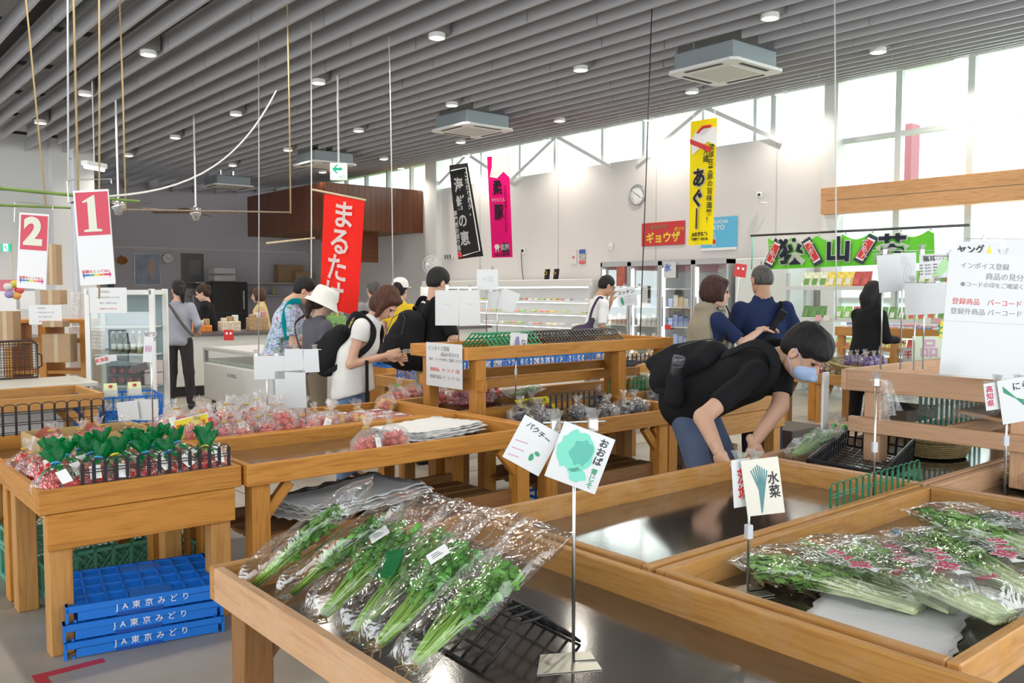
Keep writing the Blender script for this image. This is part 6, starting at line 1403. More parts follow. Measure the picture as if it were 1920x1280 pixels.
# kitchen wall
def ything(name, label, cat, u, v, Y, w, h, mat, th=.02):
    p = PY(u, v, Y); o = thing(name, label, cat, (p.x, Y, p.z)); MB().box(-w/2, -th, -h/2, w/2, 0, h/2).build('panel', mat, o); return o
o = ything('poster', 'framed poster of soft-serve ice cream on kitchen wall', 'poster', 276, 505, YB-.01, .70, .88, M('poster_frame', (.30, .31, .34), .3, .5)); MB().box(-.31, -.025, -.40, .31, -.021, .40).build('print', M('pale_blue_print', (.36, .42, .55), .5, var=.25, vscale=4), o)
b = MB(); b.lathe([(.02, -.30), (.09, -.05), (.13, -.02), (.12, .03), (.10, .08), (.09, .12), (.06, .18), (.04, .22), (.005, .28)], n=18); q = b.build('ice_cream_print', M('cream_print', (.62, .48, .42), .6), o, True, loc=(.12, -.026, .03)); q.scale = (1, .03, 1)
o = ything('poster', 'blank grey framed board on kitchen wall right of clock', 'board', 361, 508, YB-.01, .62, .96, M('grey_board', (.16, .16, .155), .4)); MB().box(-.10, -.024, -.1, .22, -.021, .3).build('paper', M('dim_paper', (.24, .24, .23), .6), o)
o = ything('poster', 'dark framed poster partly behind right numbered banner', 'poster', 207, 508, YB-.01, .16, .9, M('dark_poster', (.05, .05, .06), .4)); MB().box(-.05, -.025, -.3, .05, -.021, .3).build('print', M('pale_blue_print', (.36, .42, .55), .5, var=.25, vscale=4), o)
t = thing('wreath', 'small orange flower wreath on kitchen wall', 'wreath', PY(229, 488, YB-.05), rot=(pi/2, 0, 0))
b = MB(); R2 = random.Random(3)
for k in range(26): a = k*.9; b.add([Vector(v)*R2.uniform(.04, .06)+Vector((.11*cos(a)*R2.uniform(.5, 1.1), .08*sin(a)*R2.uniform(.5, 1.1), R2.uniform(0, .05))) for v in ((1, 0, 0), (-1, 0, 0), (0, 1, 0), (0, -1, 0), (0, 0, 1), (0, 0, -1))], [(0, 2, 4), (2, 1, 4), (1, 3, 4), (3, 0, 4), (2, 0, 5), (1, 2, 5), (3, 1, 5), (0, 3, 5)])
b.build('flowers', M('orange_flower', (.5, .20, .03), .7, var=.5, vscale=30), t)
t = thing('refrigerator', 'tall black refrigerator in the kitchen behind staff', 'refrigerator', (PY(426, 560, 23.2).x, 23.4, 0)); bevel(MB().box(-.5, -.4, 0, .5, .4, 1.74).build('body', BLK, t), .02); MB().box(-.5, -.41, .9, .5, -.4, .91).build('door_gap', DSTEEL, t); MB().box(.35, -.45, 1.0, .38, -.41, 1.5).build('handle', STEEL, t)
t = thing('storage_box', 'clear plastic boxes on top of black refrigerator', 'box', (PY(416, 500, 23.4).x, 23.4, 1.74)); 
for z in (0, .2): bevel(MB().box(-.3, -.22, z+.01, .3, .22, z+.19).build('box', film('frosted', base=.35, edge=.7, rough=.3, bump=0, milky=.6), t), .02)
# ------------------------------------------------ crates
def crate(name, label, loc, rz, L_, W_, H, mat, n=8, m=5, flip=False, group=None, txt=None, parts_only=None, lattice=True, handle=True):
    t = thing(name, label, 'crate', loc, rz=rz, group=group); lx, ly = L_/2, W_/2
    def wall(length, nn, x0, y0, ang, hd):
        b = MB(); T = .010
        b.box(-length/2, -T/2, H-.018, length/2, T/2, H); b.box(-length/2, -T/2, 0, length/2, T/2, .022)
        for i in range(nn+1): x = -length/2+length*i/nn; b.box(x-.006, -T/2, 0, x+.006, T/2, H)
        if lattice:
            for i in range(nn):
                xa = -length/2+length*i/nn; w_ = length/nn
                if hd and abs(i-(nn-1)/2) < .9: continue
                for k in range(3):
                    f0, f1 = k/3, (k+1)/3
                    b.tube([(xa+w_*f0, 0, .02), (xa+w_, 0, .02+(H-.04)*(1-f0))], .0028, 4, False); b.tube([(xa+w_*(1-f0), 0, .02), (xa, 0, .02+(H-.04)*(1-f0))], .0028, 4, False)
        o = b.build('side_wall', mat, t, loc=(x0, y0, 0), rot=(0, 0, ang)); return o
    wall(L_, n, 0, -ly, 0, False); wall(L_, n, 0, ly, pi, False); wall(W_, m, lx, 0, pi/2, handle); wall(W_, m, -lx, 0, -pi/2, handle)
    b = MB()
    for i in range(n*2+1): b.box(-lx+L_*i/(n*2)-.003, -ly, .0, -lx+L_*i/(n*2)+.003, ly, .010)
    for j in range(m*2+1): b.box(-lx, -ly+W_*j/(m*2)-.003, 0, lx, -ly+W_*j/(m*2)+.003, .010)
    b.build('base_grid', mat, t)
    return t
GRC = M('pale_green_crate', (.10, .36, .24), .5, bump=.05)
def flat_crate(label, loc, rz, L_=.64, W_=.50, H=.07, group=None):
    """a shallow crate upside down: ribbed top, plain front panel with lettering"""
    t = thing('flat_crate', label, 'crate', loc, rz=rz, group=group); lx, ly = L_/2, W_/2
    b = MB(); b.box(-lx+.04, -ly, .004, lx-.02, -ly+.012, H-.006); b.build('front_panel', BLUEP, t)
    MB().box(-.12, -ly-.004, .0, .06, -ly, .014).build('handle_lip', M('blue_dark', (.005, .06, .32), .5), t)
    for sx in (-1, 1):
        b = MB(); 
        for k in range(7): b.box(sx*lx-.006, -ly+W_*k/6-.004, 0, sx*lx+.006, -ly+W_*k/6+.004, H)
        b.box(sx*lx-.006, -ly, H-.01, sx*lx+.006, ly, H); b.box(sx*lx-.006, -ly, 0, sx*lx+.006, ly, .01)
        for k in range(2): b.box(sx*(lx-.03)-.005, -ly, k*(H-.01), sx*(lx-.03)+.005, -ly+.012, k*(H-.01)+.01)
        b.build('side_grille', BLUEP, t)
    MB().box(-lx, ly-.012, 0, lx, ly, H).build('back_panel', BLUEP, t)
    b = MB(); b.box(-lx, -ly, H-.030, lx, ly, H-.026)
    for i in range(9): x = -lx+L_*i/8; b.box(x-.004, -ly, H-.026, x+.004, ly, H)
    for j in range(5): y = -ly+W_*j/4; b.box(-lx, y-.004, H-.026, lx, y+.004, H)
    for j in range(16): y = -ly+W_*(j+.5)/16; b.box(-lx, y-.0015, H-.026, lx, y+.0015, H-.008)
    b.build('ribbed_base', BLUEP, t)
    for j in (-.19, .16): MB().box(-.07, j-.05, H-.024, .10, j+.05, H-.001).build('solid_patch', BLUEP, t)
    text('JA東京みどり', .034, WINK, t, (.02, -ly-.0045, H*.52), (pi/2, 0, 0), 0, sp=1.9); return t
a = PZ(124, 1238, 0); b = PZ(400, 1187, 0); rz = math.atan2((b-a).y, (b-a).x); d = (b-a).normalized(); n_ = Vector((-d.y, d.x, 0)); c = (a+b)/2+n_*.25+d*.02
for k, lb in enumerate(('bottom flat blue crate of the stack under left table', 'middle flat blue crate of the stack under left table', 'top flat blue crate, ribbed side up, under left table')):
    flat_crate(lb, (c.x+.014*(k == 2), c.y+.01*k, .071*k), rz, .62, .5, .07)
a = PZ(200, 1128, 0)
crate('green_crate', 'pale green mesh crate under left table, nearer one with paper liner', (1.32, 4.62, 0), .03, .72, .44, .16, GRC, 8, 5); sheets('white paper lining the nearer green crate', (1.32, 4.60, .012), .03, .6, .34, 1)
crate('green_crate', 'pale green mesh crate standing further back under left tables', (1.25, 5.18, 0), .02, .78, .44, .17, GRC, 8, 5); crate('green_crate', 'pale green mesh crate stacked on the further one', (1.25, 5.18, .175), .03, .78, .44, .10, GRC, 8, 5)
for k, (x, y) in enumerate(((4.72, 4.3), (4.1, 4.35))): crate('blue_crate', ['blue crate on floor beneath eggplant table, by leg near bending person', 'blue crate on floor beneath eggplant table, left one'][k], (x, y, 0), .05, .50, .36, .13, BLUEP, 6, 4, lattice=False)
# blue crates and goods behind the raised shelf
for i in range(4):
    crate('blue_crate', ['leftmost blue mesh crate behind raised shelf', 'second blue mesh crate behind raised shelf', 'third blue mesh crate with white tag behind raised shelf', 'rightmost blue mesh crate behind raised shelf post'][i], (4.68+i*.66, 6.68, .665), 0, .60, .40, .19, BLUEP, 4, 3)
POT = M('potato_tan', (.50, .36, .18), .7, var=.2)
def veg_bag(label, loc, mat, seed, n=7, sc=1, name='vegetable_bag', group=None, r=.032, tie=None):
    o = tomato_bag(label, loc, seed, True, False, seed, (0, 0), False, group, tie, 5, sc, [mat]); o.name = name; return o
for i in range(7): veg_bag(['clear bag of potatoes at left in rear row', 'clear bag of potatoes second in rear row', 'clear bag of onions near blue crates', 'pale vegetable bag by black divider in rear row', 'clear potato bag right of divider in rear row', 'clear onion bag at right of rear row', 'last clear bag in rear row near bottle'][i], (6.9+.19*i, 6.7+.05*(i % 2), .665), POT if i % 2 else M('onion_skin', (.62, .42, .22), .4), 200+i, sc=1.15)
divider('black wire divider on rear long table by potatoes', (6.75, 6.50, .665), (7.85, 6.50, .665), .15, 16, BK2, .012)
t = thing('folded_umbrella', 'small grey folded pouch lying on raised shelf rail', 'pouch', PZ(1180, 681, .93), rz=-.2); sdf('pouch', [C((-.10, 0, 0), (.04, 0, 0), .032, .026, k=.01), C((.04, 0, 0), (.16, 0, .01), .022, .004, k=.01)], cloth('grey_nylon', (.10, .10, .11)), t, .008)
t = thing('wood_box', 'ochre wooden box stand behind tomato heap under blue crate', 'box', PZ(737, 730, .35)); t.location.z = 0; bevel(MB().box(-.2, -.18, 0, .25, .2, .62).build('body', OCH, t), .01); MB().box(-.2, -.185, .42, .25, -.18, .425).build('groove', jm, t)
crate('blue_crate', 'blue crate on wooden box between the shoppers', (t.location.x+.02, t.location.y, .625), 0, .42, .34, .13, BLUEP, 4, 3)
# milk crate stack at left
p = PT(222, 790, 7.3); 
for k in range(3): c_ = crate('blue_crate', ['lowest blue crate in the stack beside glass showcase', 'second blue crate in the stack beside glass showcase', 'top blue crate holding milk cartons'][k], (p.x, p.y, .20*k+.05), -.15, .62, .44, .19, BLUEP, 5, 4)
MILK = M('milk_carton', (.72, .74, .66), .4)
for k in range(2):
    t = thing('milk_carton', ['left milk carton with red cap', 'right milk carton with red cap'][k], 'carton', (p.x-.08+.19*k, p.y-.08, .52), rz=-.15)
    MB().box(-.05, -.045, 0, .05, .045, .17).build('carton', MILK, t); MB().add([(-.05, -.045, .17), (.05, -.045, .17), (.05, .045, .17), (-.05, .045, .17), (-.05, 0, .22), (.05, 0, .22)], [(0, 1, 5, 4), (2, 3, 4, 5), (0, 4, 3), (1, 2, 5)]).build('gable_top', M('lime_top', (.62, .68, .40), .4), t)
    MB().lathe([(.014, 0), (.014, .018)], n=14).build('cap', RED, t, loc=(0, -.028, .19)); text('牛乳', .035, M('dark_green_ink', (.05, .12, .08), .6), t, (0, -.046, .07), (pi/2, 0, 0), 0); text('むさしの', .02, M('dark_green_ink', (.05, .12, .08), .6), t, (0, -.046, .11), (pi/2, 0, 0))
for k in range(4): veg_bag(['white wrapped goods at left of milk cartons', 'clear wrapped goods at front of milk crate', 'small clear bag right of milk cartons', 'clear bag at right end of milk crate'][k], (p.x-.24+.16*k, p.y+(.12 if k % 2 else -.15), .48), M('wrapped_white', (.66, .64, .6), .5), 230+k, sc=.8)
# low white counter behind left table
t = thing('counter', 'long low white counter behind the left tan table', 'counter', (-.2, 8.6, 0)); bevel(MB().box(-1.2, -.3, 0, 2.3, .35, .66).build('body', WHT, t), .01); bevel(MB().box(-1.25, -.35, .66, 2.35, .4, .70).build('top', M('counter_top', (.62, .62, .56), .3), t), .005)
# black wire basket at far left
t = thing('shopping_basket', 'dark brown wire basket standing on edge at far left', 'basket', PT(22, 725, 7.9)); t.location.z = .71; b = MB(); grid_panel(b, (-.22, 0, 0), (.42, 0, 0), (0, 0, .33), 18, 14, .0025); b.build('wire_mesh', M('dark_brown_wire', (.035, .018, .014), .5), t, True)
b = MB(); grid_panel(b, (-.22, .25, 0), (.42, 0, 0), (0, 0, .33), 10, 8, .0025); b.build('rear_mesh', M('dark_brown_wire', (.035, .018, .014), .5), t, True)
bevel(MB().tube([(-.23, 0, .33), (.17, 0, .34), (.215, 0, .30), (.215, 0, .0), (-.23, 0, 0), (-.23, 0, .33)], .011, 8).build('rim', M('dark_brown_plastic', (.03, .012, .010), .5), t, True), .001); MB().tube([(.21, .0, .22), (.25, 0, .20), (.25, 0, .10), (.21, 0, .08)], .008, 8).build('handle', M('dark_brown_plastic', (.03, .012, .010), .5), t, True)
# back-left wooden shelf with boxes and notices
t = thing('wooden_shelf', 'open ochre wooden shelf unit at left carrying cartons and notices', 'shelf', PT(105, 700, 9.4), rz=-YAW); t.location.z = 0
for x in (-.42, -.06, .38): bar(t, 'upright', x-.04, -.15, 0, x+.04, .25, 1.18, OCH)
for z in (.35, .62, .95, 1.16): bar(t, 'shelf_board', -.42, -.14, z, .40, .25, z+.035, OCH)
bx_ = t.location
for lb, u, v, w, h, tt in (('large cardboard carton on wooden shelf at left', 112, 652, .28, .29, 9.1), ('small carton with round print standing on shelf', 105, 607, .2, .06, 9.0), ('cardboard box hanging over top left, tilted', 101, 557, .20, .15, 9.2), ('brown paper board leaning at far left', 17, 616, .16, .36, 9.0), ('tall cardboard sheet behind left numbered banner', 101, 496, .13, .50, 11)):
    q = PT(u, v, tt); o = thing('carton', lb, 'box', (q.x, q.y, q.z-h/2), rz=-YAW+.1); bevel(MB().box(-w/2, -.09, 0, w/2, .09, h).build('box', CARD, o), .003); MB().box(-.02, -.092, 0, .02, -.09, h).build('tape', M('tape', (.5, .38, .22), .3), o)
for lb, u, v, tt, w, h in (('white printed notice on left wooden shelf', 85, 590, 9.0, 62, 37), ('white printed notice on glass showcase', 203, 563, 8.7, 70, 48)):
    o, w_, h_ = card(lb, u, v, tt, w, h, 0)
    for k, (s, m_) in enumerate((('お客様各位', GREYI), ('レジ袋は有料となります', GREYI), ('袋をご利用の方は', GREYI), ('店員までお声かけ', RED))): ct(o, w_, h_, s, .085, m_, -.1 if k == 0 else 0, .33-.22*k)
# wall panels, bags hanging by the register
for k, (lb, u) in enumerate((('hanging clear plastic bags left, by white column', 143), ('hanging clear plastic bags right, by white column', 157))):
    q = PT(u, 548, 9.6); o = thing('hanging_bags', lb, 'bag', q, rz=-YAW)
    for j in range(3): MB().surf(lambda u_, v_: ((u_-.5)*.11, .012*sin(8*u_+7*v_+j+k)-.01*j, -v_*(.42-.03*j)), 8, 12).build('bag_film', FILM2, o, True)
t = thing('register_panel', 'tall white cabinet panel left of glass showcase', 'cabinet', PT(150, 700, 9.9), rz=-YAW); t.location.z = 0; bevel(MB().box(-.12, 0, 0, .12, .35, 1.10).build('body', WHITE, t), .008); MB().box(.07, -.012, .60, .075, 0, .95).build('handle', DSTEEL, t)
# glass showcase
t = thing('glass_showcase', 'white-framed glass showcase with bottles and dark packs on shelves', 'showcase', PT(228, 700, 9.0), rz=-YAW); t.location.z = 0
fw = .33; z0, z1 = .25, 1.52
for x in (-fw, fw): 
    for y in (0, .34): MB().box(x-.025, y-.02, 0, x+.025, y+.02, z1).build('frame_post', WHITE, t)
for z in (z0-.05, z1-.06): MB().box(-fw, -.02, z, fw, .36, z+.05).build('frame_rail', WHITE, t)
for z in (.50, .83, 1.12): MB().box(-fw+.03, .06, z, fw-.03, .33, z+.015).build('glass_shelf', M('shelf_grey', (.55, .62, .60), .3), t)
MB().box(-fw+.02, -.012, z0, fw-.02, -.006, z1-.06).build('glass_door', GLASS, t); MB().box(-fw, .0, z0, -fw+.008, .34, z1-.05).build('glass_side', GLASS, t); MB().box(-fw+.02, .34, z0, fw-.02, .35, z1-.05).build('back_panel', M('case_back', (.34, .42, .46), .4), t)
M_ = Matrix.Translation(t.location) @ Matrix.Rotation(-YAW, 4, 'Z')
cc = [(.05, .12, .03), (.03, .04, .03), (.04, .07, .04), (.03, .04, .03), (.35, .38, .15), (.06, .08, .05)]
for k in range(6):
    o = thing('drink_bottle', ['first dark bottle on showcase shelf', 'second dark bottle on showcase shelf', 'third dark bottle on showcase shelf', 'fourth dark bottle on showcase shelf', 'yellowish bottle on showcase shelf', 'rightmost bottle on showcase shelf'][k], 'bottle', M_ @ Vector((-.16+k*.068, .2, .847)), group='bottles in the showcase')
    MB().lathe([(.026, 0), (.028, .02), (.028, .14), (.012, .19), (.012, .21)], n=14).build('body', M('bottle_%d' % k, cc[k], .25), o, True); MB().lathe([(.014, .21), (.014, .235)], n=12).build('cap', WHITE, o); MB().lathe([(.0285, .04), (.0285, .10)], n=14, caps=False).build('label', M('bottle_label', (.62, .62, .55), .5), o)
for k in range(10):
    o = thing('dark_pack', 'small navy and red pack in %s layer of showcase, %s from left' % (('lower', 'upper')[k//5], ORD[k % 5]), 'pack', M_ @ Vector((-.17+(k % 5)*.085, .18, .52 if k < 5 else .62)), group='navy packs in the showcase'); bevel(MB().box(-.038, -.04, 0, .038, .04, .09).build('box', M('navy_pack', (.02, .022, .04), .4), o), .004); MB().box(-.015, -.042, .025, .015, -.04, .065).build('red_mark', RED, o)
for k in range(2): o = thing('carton', ['pink-white box at right of showcase shelf', 'white box upper right on showcase shelf'][k], 'box', M_ @ Vector((.24, .2, .52+.13*k))); bevel(MB().box(-.09, -.05, 0, .09, .05, .12).build('box', M('pinkish_box', (.62, .52, .52), .5), o), .003)
# chest freezer and counter
p = PT(383, 780, 10.4); t = thing('chest_freezer', 'white island freezer with sloped glass front behind tomato heap', 'freezer', (p.x, p.y, 0))
bevel(MB().box(0, -1.9, .22, .95, 0, .66).build('body', M('freezer_white', (.60, .60, .58), .35), t), .02, 2)
MB().box(.02, -1.86, .66, .035, -.04, .80).build('front_glass', GLASS, t); MB().box(0, -1.9, .80, .95, 0, .83).build('top_frame', M('freezer_grey', (.50, .50, .49), .3, .3), t)
MB().box(.06, -1.84, .832, .9, -.06, .838).build('lid_glass', film('frosted', base=.35, edge=.7, rough=.3, bump=0, milky=.6), t); MB().box(.04, -1.86, .45, .9, -.04, .70).build('frozen_goods', M('frozen_goods', (.18, .26, .18), .6, var=.6, vscale=14), t)
for y in (-1.88, -.02): MB().box(0, y-.02, .66, .05, y+.02, .80).build('corner_post', M('freezer_grey', (.50, .50, .49), .3, .3), t)
for (x, y) in ((.08, -.1), (.87, -.1), (.08, -1.8), (.87, -1.8)): MB().lathe([(.05, -.02), (.05, .02)], n=14, M=Matrix.Translation((x, y, .05)) @ Matrix.Rotation(pi/2, 4, 'X')).build('caster', BLK, t); MB().box(x-.02, y-.02, .07, x+.02, y+.02, .23).build('caster_fork', DSTEEL, t)
text('◎ 冷凍食品', .05, GREYI, t, (-.002, -.85, .55), (pi/2, 0, -pi/2))
p = PT(400, 700, 13.0); t = thing('service_counter', 'white service counter in front of kitchen', 'counter', (p.x, p.y, 0), rz=-.1)
bevel(MB().box(-3.2, -.4, .14, 4.6, .4, .86).build('body', M('counter_white', (.62, .62, .60), .4), t), .01); MB().box(-3.2, -.36, 0, 4.6, .4, .14).build('plinth', BLK, t); MB().box(-3.25, -.45, .86, 4.65, .45, .90).build('top', M('counter_dark', (.12, .11, .11), .3), t)
Mc = Matrix.Translation(t.location) @ Matrix.Rotation(-.1, 4, 'Z')
gd = [('orange snack bag heap on service counter', (.70, .22, .03)), ('pale snack packs on service counter', (.7, .6, .45)), ('brown carton on service counter', (.42, .28, .14)), ('white display tray on service counter', (.7, .7, .68)), ('pink packets on service counter', (.62, .25, .28)), ('green packets on service counter', (.2, .4, .12)), ('yellow packets on service counter', (.65, .5, .1)), ('grey machine on service counter', (.3, .3, .32))]
for k, (lb, c) in enumerate(gd):
    o = thing('counter_goods', lb, 'goods', Mc @ Vector((-.2+.42*k, -.1, .90))); bevel(MB().box(-.14, -.1, 0, .14, .1, .10+.05*(k % 3)).build('tray', M('goods_%d' % k, c, .5, var=.3, vscale=30), o), .01)
    for j in range(3): bevel(MB().box(-.12+.085*j, -.06, .10+.05*(k % 3), -.05+.085*j, .04, .15+.05*(k % 3)+.02*j).build('packet', M('goodsb_%d' % ((k+j) % 8), gd[(k+j) % 8][1], .45), o), .008)
p = PT(429, 626, 12.4); o = thing('face_card', 'small red card with two pale dots on counter', 'card', p, rz=-YAW); MB().box(-.07, -.004, -.09, .07, 0, .06).build('card', RED, o); [MB().lathe([(.018, 0), (.001, .001)], n=12, caps=False, M=Matrix.Rotation(pi/2, 4, 'X')).build('dot', WINK, o, loc=(x, -.006, .01)) for x in (-.028, .028)]
# kitchen shelves behind
t = thing('kitchen_shelf', 'steel shelf with jars and boxes on far kitchen wall', 'shelf', (10.2, YB-.3, 1.35)); MB().box(-1.6, -.5, .35, 1.8, .2, .38).build('board', M('freezer_grey', (.50, .50, .49), .3, .3), t); MB().box(-1.6, -.2, 0, 1.8, .2, .03).build('board', M('freezer_grey', (.50, .50, .49), .3, .3), t)
for x in (-1.5, 1.7): MB().box(x-.02, -.02, -1.35, x+.02, .02, 0).build('post', STEEL, t)
for k in range(9):
    o = thing('jar', 'small jar on far kitchen shelf, %s from the left' % ORD[k], 'jar', (8.8+.28*k, YB-.3, 1.38), group='jars on the kitchen shelf'); MB().lathe([(.05, 0), (.055, .02), (.05, .13+.03*(k % 3)), (.03, .16+.03*(k % 3))], n=12).build('body', M('jar_%d' % (k % 4), [(.5, .45, .2), (.3, .3, .3), (.5, .1, .05), (.55, .52, .45)][k % 4], .4), o, True)
for lb, u, v, w, h, tt in (('large brown carton on kitchen shelf left of red flag', 541, 510, .62, .42, 19.5), ('pale carton in front of large brown carton', 556, 528, .36, .26, 19.2)):
    q = PY(u, v, YB-.3); o = thing('carton', lb, 'box', (q.x, q.y-(.0 if w > .5 else .30), 1.73)); bevel(MB().box(-w*.62, -.14, 0, w*.62, .14, h*1.24).build('box', CARD, o), .005)
p = PX(815, 459, 12.2); o = wallthing('poster', 'dark chalkboard menu beside white column', 'poster', 815, 468, 12.25, .26, .42, M('chalk_black', (.03, .028, .025), .6)); wtext(o, '珈琲', .08, M('chalk_print', (.35, .25, .18), .6), 0, .08, vertical=False)
# standing fan
p = PT(808, 497, 13.6); t = thing('wall_fan', 'white round electric fan above refrigerated case', 'fan', p, rz=-YAW+.5)
b = MB()
for rr in (.05, .10, .145): b.tube([(rr*cos(2*pi*i/24), -.05+.03*(rr > .12), rr*sin(2*pi*i/24)) for i in range(25)], .003, 5)
for k in range(20): a_ = 2*pi*k/20; b.tube([(.02*cos(a_), -.06, .02*sin(a_)), (.10*cos(a_), -.05, .10*sin(a_)), (.145*cos(a_), -.02, .145*sin(a_))], .002, 4)
b.build('guard', WHITE, t, True); MB().lathe([(.045, 0), (.05, .10), (.02, .14)], n=16, M=Matrix.Rotation(-pi/2, 4, 'X')).build('motor', WHITE, t, True); MB().tube([(0, .08, 0), (0, .10, -.25)], .015, 8).build('stem', WHITE, t)
for k in range(4): MB().add([(0, -.03, 0), (.12*cos(k*pi/2), -.04, .12*sin(k*pi/2)), (.12*cos(k*pi/2+1), -.015, .12*sin(k*pi/2+1))], [(0, 1, 2)]).build('blade', M('fan_grey', (.5, .52, .55), .4), t)
# ------------------------------------------------ refrigerated wall case
CW_ = M('case_white', (.74, .74, .72), .35)
t = thing('refrigerated_case', 'long white open refrigerated wall case behind raised shelf', 'refrigerator', (11.25, 14.1, 0))
ly = 2.75
bevel(MB().box(-.0, -ly, 0, .9, ly, .55).build('base', CW_, t), .01); MB().box(.85, -ly, .55, .95, ly, 1.65).build('back', CW_, t); bevel(MB().box(.15, -ly, 1.58, .95, ly, 1.72).build('canopy', CW_, t), .02, 2)
for y in (-ly, ly-.04): MB().box(.1, y, .55, .9, y+.04, 1.6).build('end_panel', CW_, t)
for z, x in ((.80, .30), (1.04, .38), (1.28, .46)): MB().box(x, -ly+.05, z, .85, ly-.05, z+.02).build('shelf', CW_, t); MB().box(x-.01, -ly+.05, z-.01, x, ly-.05, z+.035).build('price_rail', M('rail_grey', (.6, .62, .62), .4), t)
MB().box(.22, -ly+.1, 1.555, .28, ly-.1, 1.58).build('strip_light', M('strip_glow', (1, 1, 1), .5, emit=7), t)
for z, x in ((.78, .34), (1.02, .42), (1.26, .50)): MB().box(x, -ly+.1, z, x+.02, ly-.1, z+.012).build('strip_light', M('strip_glow', (1, 1, 1), .5, emit=7), t)
pal = [(.70, .62, .45), (.65, .30, .25), (.35, .50, .20), (.70, .66, .60), (.62, .50, .15), (.55, .58, .60)]
pk = []
for k, c in enumerate(pal):
    o = thing('chilled_pack', 'x', 'pack', (0, 0, 0), group='packs in the refrigerated case'); bevel(MB().box(-.05, -.07, 0, .05, .07, .05).build('tray', M('pack_%d' % k, c, .4, var=.3, vscale=40), o), .008); MB().box(-.02, -.03, .051, .02, .03, .053).build('label', PAPER, o); o['_p'] = 1; pk.append(o)
k = 0
for z, x in ((.555, .25), (.82, .42), (1.06, .50), (1.30, .58)):
    for j in range(30):
        if rnd.random() < .25: continue
        place(pk[rnd.randint(0, 5)], (11.25+x, 14.1-ly+.15+j*.182, z), rnd.uniform(-.2, .2), 'chilled pack on %s of long white case, place %s from right' % (('bottom', 'lowest shelf', 'middle shelf', 'top shelf')[int((z-.5)/.25)], ORD[j]))
for i, u in enumerate((1025, 1042)):
    q = PX(u, 510, 11.7); o = thing('award_card', ['black award plaque with gold ring on top of white case', 'black plaque with gold print on top of white case'][i], 'plaque', (q.x, q.y, 1.72), rz=-pi/2); MB().box(-.07, -.005, 0, .07, .005, .21, Matrix.Rotation(-.15, 4, 'X')).build('plaque', BLK, o)
    gm = M('gold_print', (.6, .45, .08), .4, .5)
    if i == 0: MB().tube([(.035*cos(a), -.03, .13+.035*sin(a)) for a in [2*pi*j/16 for j in range(17)]], .006, 6).build('gold_ring', gm, o)
    else: text('金賞', .05, gm, o, (0, -.035, .12), (pi/2, 0, 0), .002)
# upright glass-door refrigerators
for i in range(4):
    y1 = 11.2-i*.70; 
    t = thing('upright_refrigerator', ['upright glass-door refrigerator farthest left', 'second upright glass-door refrigerator, paper strip on door', 'third upright refrigerator with ice character notice', 'rightmost upright glass-door refrigerator'][i], 'refrigerator', (11.5, y1-.35, 0))
    for y in (-.345, .305): MB().box(-.03, y, .1, .62, y+.04, 2.0).build('side_panel', M('fridge_grey', (.50, .51, .52), .35, .3), t)
    MB().box(-.03, -.345, 1.93, .62, .345, 2.02).build('top_panel', M('fridge_grey', (.50, .51, .52), .35, .3), t); MB().box(-.03, -.345, 0, .62, .345, .18).build('bottom_panel', M('fridge_grey', (.50, .51, .52), .35, .3), t)
    MB().box(.58, -.31, .18, .62, .31, 1.93).build('back_panel', CW_, t); MB().box(-.035, -.30, .2, -.028, .30, 1.92).build('glass_door', GLASS, t); MB().box(-.07, .26, .9, -.035, .29, 1.4).build('handle', STEEL, t)
    MB().box(0, .28, .25, .03, .30, 1.88).build('door_light', M('strip_glow', (1, 1, 1), .5, emit=7), t)
    for z in (.55, .88, 1.21, 1.52): MB().box(.05, -.3, z, .56, .3, z+.02).build('shelf', CW_, t)
for i in range(4):
    for z in (.57, .90, 1.23):
        for j in range(5):
            c = [(.66, .45, .35), (.70, .66, .60), (.25, .32, .62), (.62, .60, .58)][(i+(j if z > 1 else 0)) % 4]
            o = thing('boxed_food', 'boxed food in %s upright refrigerator from left, %s shelf, %s from left' % (ORD[i], {.57: 'low', .90: 'middle', 1.23: 'upper'}[z], ORD[4-j]), 'pack', (11.66, 11.2-i*.7-.57+j*.11, z), group='packs in the upright refrigerators'); bevel(MB().box(-.06, -.048, 0, .06, .048, .14+.06*((i+j) % 3)/2).build('box', M('fb%.2f' % c[0]+str(c[2]), c, .45, var=.15, vscale=25), o), .004)
o = wallthing('fridge_notice', 'white notice with blue ice character on third refrigerator', 'notice', 1256, 506, 11.44, .26, .26, LAM); wtext(o, '氷', .14, M('blue_ink', (.03, .15, .60), .5), -.04, .03, .004, y=-.01)
o = wallthing('fridge_notice', 'red-brown poster inside leftmost refrigerator door', 'notice', 1164, 518, 11.44, .20, .34, M('brick_print', (.45, .12, .08), .5, var=.3))
o = wallthing('fridge_notice', 'tall white paper strip on second refrigerator door', 'notice', 1208, 552, 11.43, .15, .30, LAM); [wtext(o, '冷たい甘酒', .02, GREYI, 0, .1-.04*k, y=-.01) for k in range(6)]
o = wallthing('fridge_notice', 'red oval sticker low on third refrigerator', 'notice', 1252, 613, 11.43, .13, .08, RED)
p = PT(1388, 507, 8.8); o = thing('face_card', 'red square card with two pale dots on clear stand above shoppers', 'card', p, rz=-YAW, rot=(0, .12, -YAW)); MB().box(-.06, -.003, -.065, .06, 0, .065).build('card', RED, o); [MB().lathe([(.013, 0), (.001, .001)], n=12, caps=False, M=Matrix.Rotation(pi/2, 4, 'X')).build('dot', WINK, o, loc=(x, -.006, .02)) for x in (-.024, .024)]; MB().tube([(0, 0, -.065), (0, 0, -1.2)], .004, 6).build('pole', CLIP, o)
